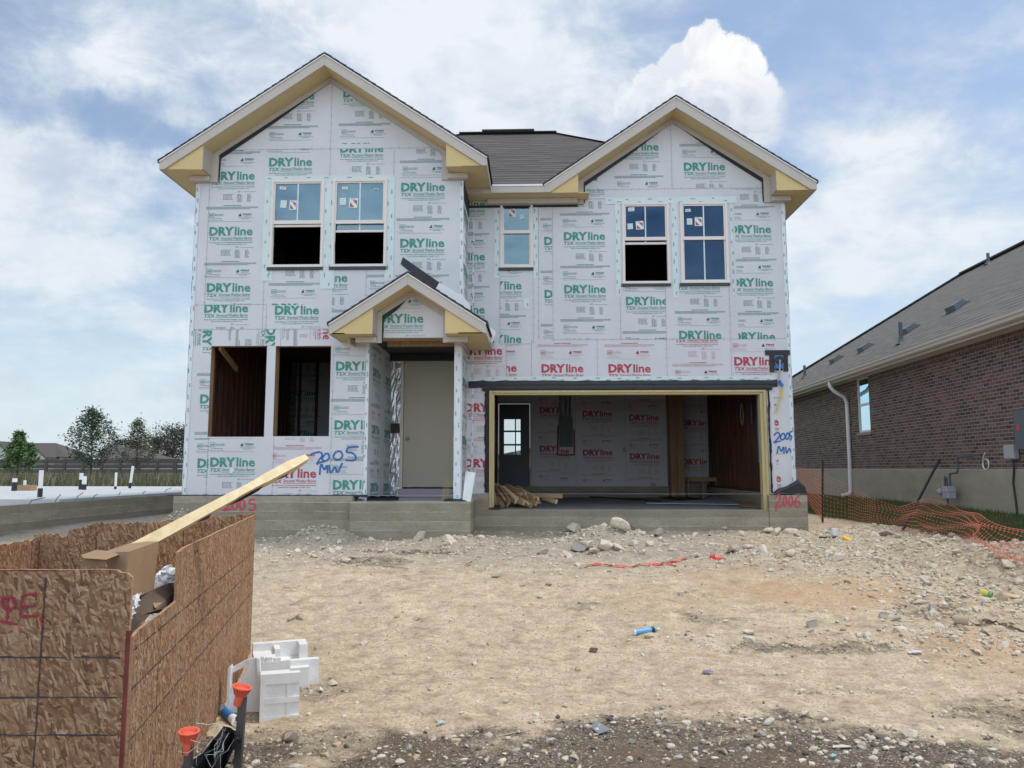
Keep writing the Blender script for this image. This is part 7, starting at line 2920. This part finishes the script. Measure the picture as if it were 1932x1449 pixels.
foam_box(m_, p2, ax2, ay2, .1405, .2795, .161, .299, .1605, .19)
for i, (x, w, h) in enumerate(((-.03, .05, .26), (.03, .05, .25), (.09, .05, .24))):
    foam_box(m_, p2, ax2, ay2, x, x + w - .008, .003, .05 + .02 * (i % 2), .2301, h + .01)
m_.build('foam_block', foam, label='large stepped white foam packing piece lying behind the upright tray', cat='foam packing', group='white foam packing')
p3 = G(430, 1345)
ax3 = (RIGHT * .98 + FWD * .2).normalized()
ay3 = Vector((-ax3.y, ax3.x, 0))
m_ = MB()
t_ = Vector((0, 0, 1))
def f3(x, z, y=0): return p3 + ax3 * x + ay3 * y + t_ * z
m_.prism([f3(0, 0), f3(.21, 0), f3(.215, .20), f3(.17, .345), f3(.13, .34), f3(.115, .27), f3(.07, .20), f3(.02, .17)], ay3 * .02)
m_.prism([f3(-.005, .0, -.04), f3(.012, 0, -.04), f3(.012, .30, -.04), f3(-.005, .29, -.04)], ay3 * .10)
m_.prism([f3(.205, 0, -.03), f3(.222, 0, -.03), f3(.19, .345, -.03), f3(.172, .345, -.03)], ay3 * .06)
m_.prism([f3(.0, .275, .021), f3(.12, .335, .021), f3(.12, .30, .021), f3(.0, .24, .021)], ay3 * .03)
m_.build('foam_block', foam, label='broken jagged white foam piece propped against the side sheet', cat='foam packing', group='white foam packing')

def caulk_tube(a, b, r, col, label, band):
    t = thing('caulk_tube', label, 'caulk tube', tuple(a))
    dv_ = (b - a)
    L_ = dv_.length
    m_ = MB()
    m_.lathe(a, dv_, [(0, r * .92), (.004, r * 1.04), (.012, r * 1.04), (.013, r), (L_ * .80, r), (L_ * .80 + .003, r * 1.04), (L_ * .80 + .008, r * 1.04), (L_ * .80 + .009, r * .5), (L_ * .8 + .01, 0)], 18)
    m_.build('cartridge', col, t, smooth=False)
    m_ = MB()
    m_.lathe(a + dv_ * .81, dv_, [(0, r * .45), (.012, r * .35), (L_ * .19, r * .13), (L_ * .19, 0)], 10)
    m_.build('nozzle', M['white'], t)
    m_ = MB()
    m_.lathe(a, dv_, [(L_ * band[0], r * 1.012), (L_ * band[1], r * 1.012)], 18)
    m_.build('label_band', M['black'] if band[2] else M['blue'], t)
    m_ = MB()
    m_.lathe(a, dv_, [(-.001, 0), (-.001, r * .9), (.003, r * 1.05), (.010, r * 1.05), (.011, r * .9)], 18)
    m_.build('end_cap', M['white'] if band[2] else M['dark_grey'], t)
ca = G(1196, 1199); cb = G(1245, 1190)
cyan = simple('bright_blue_paper', (.10, .36, .62), .45, .06, 8)
caulk_tube(ca + Vector((0, 0, .026)), cb + Vector((0, 0, .022)), .026, cyan, 'bright blue caulking tube lying on the bare dirt', (.64, .76, 1))
ca = G(417, 1344); cb = G(452, 1376)
caulk_tube(ca + Vector((0, 0, .026)), cb + Vector((0, 0, .026)), .028, M['white'], 'white caulking tube with a blue label beside the bin', (.22, .62, 0))

# capped stakes and torn silt fence at the very front ------------------------
capm = simple('orange_cap_plastic', (.66, .105, .055), .5, .22, 14)
stakem = simple('dark_steel_stake', (.075, .068, .062), .55, .25, 14, .2, metal=.3)
def stake(px, ycap0, ycap1, zc_, tilt, label, pxb):
    top = PD(px, ycap0, zc_)
    base = PD(pxb, ycap0, zc_ - .02)
    base.z = gz(base.x, base.y)
    t = thing('capped_stake', label, 'stake', tuple(base), 'steel stakes with orange caps')
    hcap = (ycap1 - ycap0) / F * zc_
    m_ = MB()
    dv_ = (top - base).normalized()
    tp_ = top - dv_ * hcap * .6
    m_.obox((base + tp_) / 2, (tp_ - base) / 2, RIGHT * .013, FWD * .003)
    m_.obox((base + tp_) / 2 + RIGHT * .011 + FWD * .010, (tp_ - base) / 2, RIGHT * .002, FWD * .012)
    nn = int((tp_ - base).length / .05)
    for i in range(nn):
        c_ = base.lerp(tp_, (i + .5) / nn)
        m_.obox(c_ - RIGHT * .015, dv_ * .008, RIGHT * .003, FWD * .004)
    m_.build('steel_post', stakem, t)
    ax_ = (dv_ + RIGHT * tilt[0] - FWD * tilt[1]).normalized()
    m_ = MB()
    m_.lathe(top - ax_ * hcap, ax_, [(0, .012), (0, .016), (hcap * .42, .0175), (hcap * .50, .0185), (hcap * .54, .021), (hcap * .88, .031), (hcap * .885, .037), (hcap * .94, .038), (hcap * .945, .030), (hcap * .80, .024), (hcap * .78, 0)], 20)
    s_ = ax_.cross(FWD).normalized(); t2 = s_.cross(ax_)
    for k in range(10):
        an = k * .628
        e_ = s_ * math.cos(an) + t2 * math.sin(an)
        pp = top - ax_ * hcap
        m_.prism([pp + ax_ * hcap * .5 + e_ * .018, pp + ax_ * hcap * .88 + e_ * .030, pp + ax_ * hcap * .88 + e_ * .036, pp + ax_ * hcap * .55 + e_ * .025], ax_.cross(e_) * .003)
    m_.build('safety_cap', capm, t)
stake(458, 1293, 1329, 3.02, (.22, .05), 'taller steel stake with a tilted orange cap in front of the foam blocks', 444)
stake(357, 1376, 1420, 2.92, (.06, .12), 'shorter steel stake with an orange cap beside the front corner of the bin', 350)
r_ = random.Random(12)
cl = simple('black_fabric', (.010, .010, .014), .85, .3, 10, .5, bscale=25)
cols_ = [(338, 1452, 1500), (352, 1440, 1500), (372, 1428, 1500), (390, 1412, 1500), (402, 1396, 1500), (412, 1385, 1470), (422, 1370, 1452), (434, 1372, 1430), (446, 1381, 1402), (455, 1388, 1404)]
m_ = MB()
prev = None
NRr = 8
for i, (px, yt, yb) in enumerate(cols_):
    cur = []
    for k in range(NRr + 1):
        f_ = k / NRr
        p = PD(px + r_.uniform(-1, 1), yt + (yb - yt) * f_, 2.98 + .05 * math.sin(i * 1.7 + f_ * 5) + r_.uniform(-.008, .008))
        p.z = max(p.z, gz(p.x, p.y) + .01)
        cur.append(p)
    if prev:
        for k in range(NRr):
            m_.poly([prev[k], cur[k], cur[k + 1], prev[k + 1]])
    prev = cur
m_.build('silt_fence_fabric', cl, label='black torn silt fence cloth slung between the two capped stakes', cat='fabric')
m_ = MB()
for k in range(10):
    px0 = r_.uniform(372, 450); y0_ = r_.uniform(1370, 1400)
    pts = []
    for j in range(6):
        pts.append(PD(px0 - j * r_.uniform(2, 9) + r_.uniform(-3, 3), y0_ + j * r_.uniform(9, 17), 2.93 + r_.uniform(-.02, .02)))
    m_.tube(pts, .0005, 3)
for (x0, y0_, x1, y1_) in ((370, 1364, 412, 1364), (336, 1418, 372, 1408), (355, 1395, 380, 1402)):
    m_.tube([PD(x0, y0_, 2.9), PD((x0 + x1) / 2, y0_ + 3, 2.9), PD(x1, y1_, 2.93)], .0006, 3)
m_.build('frayed_threads', M['sticker'], label='pale frayed threads hanging over the black cloth', cat='thread', kind='stuff')

# small litter on the lot ---------------------------------------------------
tape_r = simple('red_barrier_tape', (.75, .07, .05), .45, .1, 8)
def ribbon(name, pts, w, mat, label, cat, lift_=.012, tw=.6, seed=1, group=None):
    r = random.Random(seed)
    m_ = MB()
    prev = None
    P = [G(x, y) for x, y in pts]
    Q = []
    for i in range(len(P) - 1):
        for k in range(5):
            Q.append(P[i].lerp(P[i + 1], k / 5))
    Q.append(P[-1])
    for i, p in enumerate(Q):
        p = p.copy()
        p.z = gz(p.x, p.y) + lift_ + r.uniform(0, .012)
        a, b = Q[max(i - 1, 0)], Q[min(i + 1, len(Q) - 1)]
        s_ = (b - a).cross(Vector((0, 0, 1))).normalized()
        an = tw * math.sin(i * .9 + seed)
        s_ = s_ * math.cos(an) + Vector((0, 0, 1)) * math.sin(an)
        cur = (p + s_ * w / 2, p - s_ * w / 2)
        if prev:
            m_.prism([prev[0], prev[1], cur[1], cur[0]], (0, 0, .0015))
        prev = cur
    return m_.build(name, mat, label=label, cat=cat, group=group)
ribbon('barrier_tape', [(1103, 1071), (1130, 1067), (1165, 1070), (1205, 1068), (1250, 1066), (1280, 1060), (1297, 1055)], .036, tape_r, 'long strip of red barrier tape lying in front of the limestone heap', 'barrier tape')
ribbon('barrier_tape', [(1225, 1067), (1250, 1064), (1277, 1069)], .03, tape_r, 'short red tape tail under the long red strip', 'barrier tape', seed=4)
ribbon('barrier_tape', [(1340, 1053), (1350, 1052), (1360, 1059)], .07, tape_r, 'crumpled red tape scrap right of the long red strip', 'barrier tape', tw=1, seed=3)
cpap = simple('tan_paper_strip', (.42, .33, .23), .85, .08, 4)
ribbon('paper_strip', [(1800, 1168), (1820, 1172), (1842, 1180), (1860, 1178), (1878, 1172), (1900, 1180), (1932, 1192), (1960, 1196)], .085, cpap, 'curled tan strip of paper lying at the right edge of the lot', 'paper strip', .03, .5, 2)
pr_ = G(1800, 1178)
m_ = MB()
c_ax = (RIGHT * .8 - FWD * .5).normalized()
pts_in = []
for i in range(14):
    an = i * .42
    pts_in.append((math.cos(an) * (.045 - .0006 * i), math.sin(an) * (.045 - .0006 * i) + .045))
sd_ = Vector((0, 0, 1)).cross(c_ax)
for i in range(13):
    a_, b_ = pts_in[i], pts_in[i + 1]
    q_ = [pr_ + sd_ * a_[0] + Vector((0, 0, a_[1])), pr_ + sd_ * b_[0] + Vector((0, 0, b_[1]))]
    m_.prism([q_[0], q_[1], q_[1] * .94 + (pr_ + Vector((0, 0, .045))) * .06, q_[0] * .94 + (pr_ + Vector((0, 0, .045))) * .06], c_ax * .12)
m_.build('paper_roll', cpap, label='rolled end of the tan paper strip at the right', cat='paper roll')
pxp = G(1362, 1045)
def cup(px, py, r, h, mat, name, label, cat, lid=None):
    p = G(px, py)
    m_ = MB()
    m_.lathe(p, (0, 0, 1), [(0, 0), (0, r * .85), (h, r), (h + .004, r * 1.06), (h + .008, r), (h, r * .93), (.01, r * .8), (.01, 0)], 16)
    return m_.build(name, mat, label=label, cat=cat)
cup(1576, 1012, .055, .10, M['white'], 'plastic_cup', 'white plastic cup standing near the grass edge', 'cup')
yel = simple('yellow_plastic', (.80, .45, .02), .5, .08)
p = G(1598, 1018)
m_ = MB()
m_.lathe(p, (.2, -.3, 1), [(0, 0), (0, .07), (.045, .075), (.05, .06), (.05, 0)], 14)
m_.build('yellow_lid', yel, label='yellow plastic lid right of the white cup', cat='lid')
m_ = MB()
pp = G(1560, 1016)
m_.tube([pp + Vector((x * .001, y * .001, .02)) for x, y in ((-120, 0), (-60, -50), (0, 30), (70, -20), (150, 40))], .012, 5)
m_.build('rubber_strap', M['black'], label='black rubber strap lying left of the white cup', cat='strap')
# drinks can
p = G(1862, 1127)
CN = thing('drink_can', 'crushed green and yellow drinks can in the rubble at the right', 'can', tuple(p))
axc = (RIGHT * .6 - FWD * .7 + Vector((0, 0, -.15))).normalized()
m_ = MB()
m_.lathe(p - axc * .06 + Vector((0, 0, .04)), axc, [(0, 0), (0, .024), (.006, .031), (.075, .033), (.08, .032)], 16)
m_.build('can_body', simple('yellow_can', (.62, .55, .10), .35, .2, 20), CN)
m_ = MB()
m_.lathe(p - axc * .06 + Vector((0, 0, .04)), axc, [(.0801, .0325), (.10, .0325), (.112, .026), (.110, 0)], 16)
m_.build('can_lid', simple('green_can', (.10, .35, .12), .35, .2, 20), CN)
def flat_scrap(name, px, py, w, l, mat, label, cat, rot=0.3, th=.004, tilt=.08, up=.012):
    p = G(px, py)
    a_ = RIGHT * math.cos(rot) + FWD * math.sin(rot) + Vector((0, 0, tilt))
    b_ = RIGHT * -math.sin(rot) + FWD * math.cos(rot)
    m_ = MB()
    V = []
    m_.prism([p + a_ * x + b_ * y + Vector((0, 0, up + z)) for x, y, z in ((-w, -l, 0), (w * .95, -l * .9, .004), (w, l, .0), (w * .1, l * 1.08, .008), (-w * .9, l * .92, .002))], (0, 0, th))
    return m_.build(name, mat, label=label, cat=cat)
slate = simple('grey_shingle_scrap', (.20, .215, .22), .85, .15, 20)
flat_scrap('shingle_scrap', 1130, 1378, .045, .085, slate, 'grey square scrap of shingle in the dark gravel', 'scrap', .35)
flat_scrap('candy_wrapper', 1336, 1271, .045, .02, simple('silver_purple_foil', (.30, .28, .45), .3, .5, 40, metal=.4), 'silver and purple wrapper on the bare dirt', 'wrapper', -.15)
flat_scrap('candy_wrapper', 1120, 1231, .022, .035, simple('dark_pink_foil', (.16, .06, .07), .4, .6, 50), 'small dark pink wrapper left below the blue tube', 'wrapper', .9, .012, .5)
flat_scrap('foil_scrap', 1727, 1234, .055, .022, simple('pale_foil', (.62, .64, .68), .4, .3, 40), 'crumpled pale foil on the dirt at the right', 'foil', -.2, .008, .1)
flat_scrap('plastic_scrap', 1573, 1431, .016, .01, simple('sky_blue_plastic', (.25, .48, .60), .5), 'tiny light blue plastic scrap at the bottom right', 'scrap', .1)
flat_scrap('plastic_scrap', 832, 1367, .022, .014, simple('turquoise_plastic', (.38, .56, .58), .5), 'small turquoise plastic scrap in the gravel at the bottom middle', 'scrap', .4)
flat_scrap('plastic_scrap', 935, 1089, .05, .03, simple('grey_blue_film', (.32, .36, .43), .5), 'grey blue film scrap before the porch', 'scrap', -.3)
flat_scrap('metal_scrap', 1385, 1042, .12, .05, simple('rusty_bent_metal', (.24, .20, .16), .7, .2, 9), 'bent grey metal flap half buried near the red tape scrap', 'metal sheet', -.6, .006, .35, .03)
flat_scrap('paper_scrap', 1588, 1414, .05, .012, simple('cream_paper', (.62, .56, .46), .8), 'cream paper scrap in the dark gravel at the bottom right', 'paper', -.25)
flat_scrap('board_scrap', 1912, 1137, .05, .07, simple('yellowish_board', (.55, .43, .24), .8), 'yellowish board scrap at the right edge above the paper strip', 'board', .7, .012, .2)
stick_m = simple('weathered_stick', (.42, .33, .22), .9, .15, 15)
for (x0, y0_, x1, y1_, r, lab) in ((880, 1066, 909, 1046, .016, 'short tan lath leaning in the gravel right of the porch block'), (712, 1068, 770, 1077, .010, 'thin dark stick lying in front of the porch block'),
                            (544, 1172, 566, 1160, .014, 'flat splinter of wood on the dirt behind the foam blocks'), (548, 1142, 570, 1132, .008, 'thin twig on the dirt right of the plywood bin'),
                            (935, 1392, 1000, 1381, .006, 'pale crooked twig in the dark gravel at the bottom middle'), (1356, 1408, 1361, 1390, .006, 'pale straw standing out of the dark gravel'),
                            (1355, 1418, 1372, 1427, .012, 'short pale wood chip at the bottom right of the middle'), (678, 1062, 702, 1052, .010, 'yellow splinter in the bank below the left stem wall')):
    a_, b_ = G(x0, y0_), G(x1, y1_)
    m_ = MB()
    m_.tube([a_ + Vector((0, 0, r)), a_.lerp(b_, .5) + Vector((.01, .01, r * 1.6)), b_ + Vector((0, 0, r))], [r, r * .9, r * .5], 5)
    m_.build('stick', stick_m, label=lab, cat='stick')
flat_scrap('wood_chip', 565, 1302, .02, .01, stick_m, 'small wood chip right of the foam tray', 'wood chip', .2)

# inside the garage: off-cuts, sheets, tarp ----------------------------------
gr = random.Random(21)
PW = [wood('offcut_timber_%s' % n_, a_, b_, grain=(8, 3, 8)) for n_, a_, b_ in (('pale', (.46, .32, .18), (.66, .50, .31)), ('tan', (.34, .22, .12), (.52, .37, .21)), ('brown', (.22, .13, .07), (.38, .25, .14)))]
pile = []
Lp = [(948, 935, 13.75), (960, 938, 13.8), (975, 940, 13.8), (990, 946, 13.75), (1003, 944, 13.8), (1010, 936, 13.9)]
PILE = [(930, 916, 933, 941), (931, 925, 937, 953), (932, 930, 944, 957), (936, 914, 969, 939), (938, 920, 955, 946), (941, 918, 962, 950), (948, 918, 975, 943), (955, 916, 984, 935), (944, 928, 958, 954),
        (946, 930, 973, 948), (960, 918, 992, 933), (962, 926, 1003, 949), (970, 930, 1000, 955), (975, 920, 1008, 941), (972, 948, 1002, 959), (958, 938, 988, 951), (952, 952, 975, 944),
        (940, 936, 948, 958), (985, 930, 1016, 944), (980, 938, 1012, 952), (968, 922, 996, 943), (1018, 938, 1050, 948), (1005, 935, 1060, 938), (990, 941, 1017, 950)]
for i, (sx, sy, ex, ey) in enumerate(PILE):
    yb_ = 13.78 + (960 - ey) * .022
    b_ = PY(ex, ey - 1.5, yb_)
    a_ = PY(sx, sy, yb_ + gr.uniform(.5, .8))
    b_.z = max(b_.z, zGar + .035); a_.z = max(a_.z, zGar + .04)
    m_ = MB()
    m_.beam(a_, b_, .036, .078, gr.choice((.1, .3, 1.2, -.3, 1.5)))
    m_.build('timber_offcut', PW[i % 3], label=('pale', 'tan', 'brown')[i % 3] + ' sawn timber off-cut in the pile just inside the garage', cat='timber', group=('pale', 'tan', 'brown')[i % 3] + ' timber off-cuts piled in the garage')
def slab_sheet(pts, mat, name, label, cat, th=.012):
    m_ = MB()
    m_.prism([PZ(x, y, zGar + .004 + i * .0) + Vector((0, 0, z)) for i, (x, y, z) in enumerate(pts)], (0, 0, th))
    m_.build(name, mat, label=label, cat=cat)
slab_sheet([(1220, 951, .01), (1330, 946, .03), (1345, 942, .05), (1400, 947, .02), (1440, 951, .03), (1438, 956, .02), (1350, 953, .01)], M['grey_plastic'], 'board_sheet', 'grey board sheet lying on the garage floor', 'board')
slab_sheet([(1385, 950, .03), (1442, 953, .03), (1441, 959, .01), (1400, 957, .01)], card, 'cardboard_sheet', 'brown cardboard sheet lying by the right jamb of the garage', 'cardboard')
slab_sheet([(1243, 939, .02), (1300, 941, .04), (1325, 945, .02), (1290, 945, .01)], M['black'], 'dark_sheet', 'black sheet lying deep in the garage', 'sheet')
m_ = MB()
m_.tube([PZ(x, y, zGar + .015) for x, y in ((1090, 936), (1130, 938), (1180, 941), (1230, 944), (1262, 949), (1310, 946))], .012, 5)
m_.build('extension_cord', M['black'], label='dark cord trailing across the garage floor', cat='cord')
m_ = MB()
q_ = PZ(928, 961, zGar)
m_.prism([q_ + Vector((-.08, -.04, .002)), q_ + Vector((.15, -.02, .002)), q_ + Vector((.15, .08, .05)), q_ + Vector((-.06, .1, .06))], (0, 0, .02))
m_.build('plastic_strap', M['black'], label='black plastic scrap at the left jamb of the garage', cat='scrap')
# white board leaning beside the porch
m_ = MB()
pl = [PY(876, 934, 12.75), PY(889, 934, 12.65), PY(896, 883, 12.95), PY(878, 881, 13.0)]
xa_ = XP2 + .03
m_.prism([Vector((xa_, 12.42, zPorch + .003)), Vector((xa_ + .14, 12.30, zPorch + .003)), Vector((xa_ + .20, 12.50, zPorch + .46)), Vector((xa_ + .03, 12.62, zPorch + .48))], (.004, .012, 0))
m_.build('leaning_board', M['white'], label='small white board leaning beside the right porch wall', cat='board')
m_ = MB()
c0 = Vector((XP1 - .02, YL + .1, zPorch))
for k in range(5):
    m_.tube([c0 + Vector((-.04 * k, .1, .35)), c0 + Vector((-.09 - .02 * k, .12, .18)), c0 + Vector((-.06 - .03 * k, .05, .02))], .0025, 4)
m_.build('loose_cable', M['wire_y'], label='yellow cable ends hanging inside the right porch wall', cat='cable')
# folded black tarp on the right pier
r = random.Random(5)
base_ = PY(1490, 930, 13.45)
pts_ = [(1462, 930), (1470, 924), (1488, 916), (1506, 906), (1516, 914), (1521, 930)]
m_ = MB()
n_ = 5
L2 = []
for k in range(n_ + 1):
    Yk = 13.36 + .26 * k / n_
    L2.append([PY(x, y, 13.4) + Vector((r.uniform(-.01, .01), Yk - 13.4, (r.uniform(-.015, .015) - (.04 if k in (0, n_) else 0) * (1 if 0 < i < 5 else 0)))) for i, (x, y) in enumerate(pts_)])
for k in range(n_):
    for i in range(len(pts_) - 1):
        m_.poly([L2[k][i], L2[k][i + 1], L2[k + 1][i + 1], L2[k + 1][i]])
m_.poly(L2[0][::-1]); m_.poly(L2[-1])
m_.build('folded_tarp', M['black'], label='folded black tarp lying on top of the right concrete pier', cat='tarp')
print('STONES', nstone)
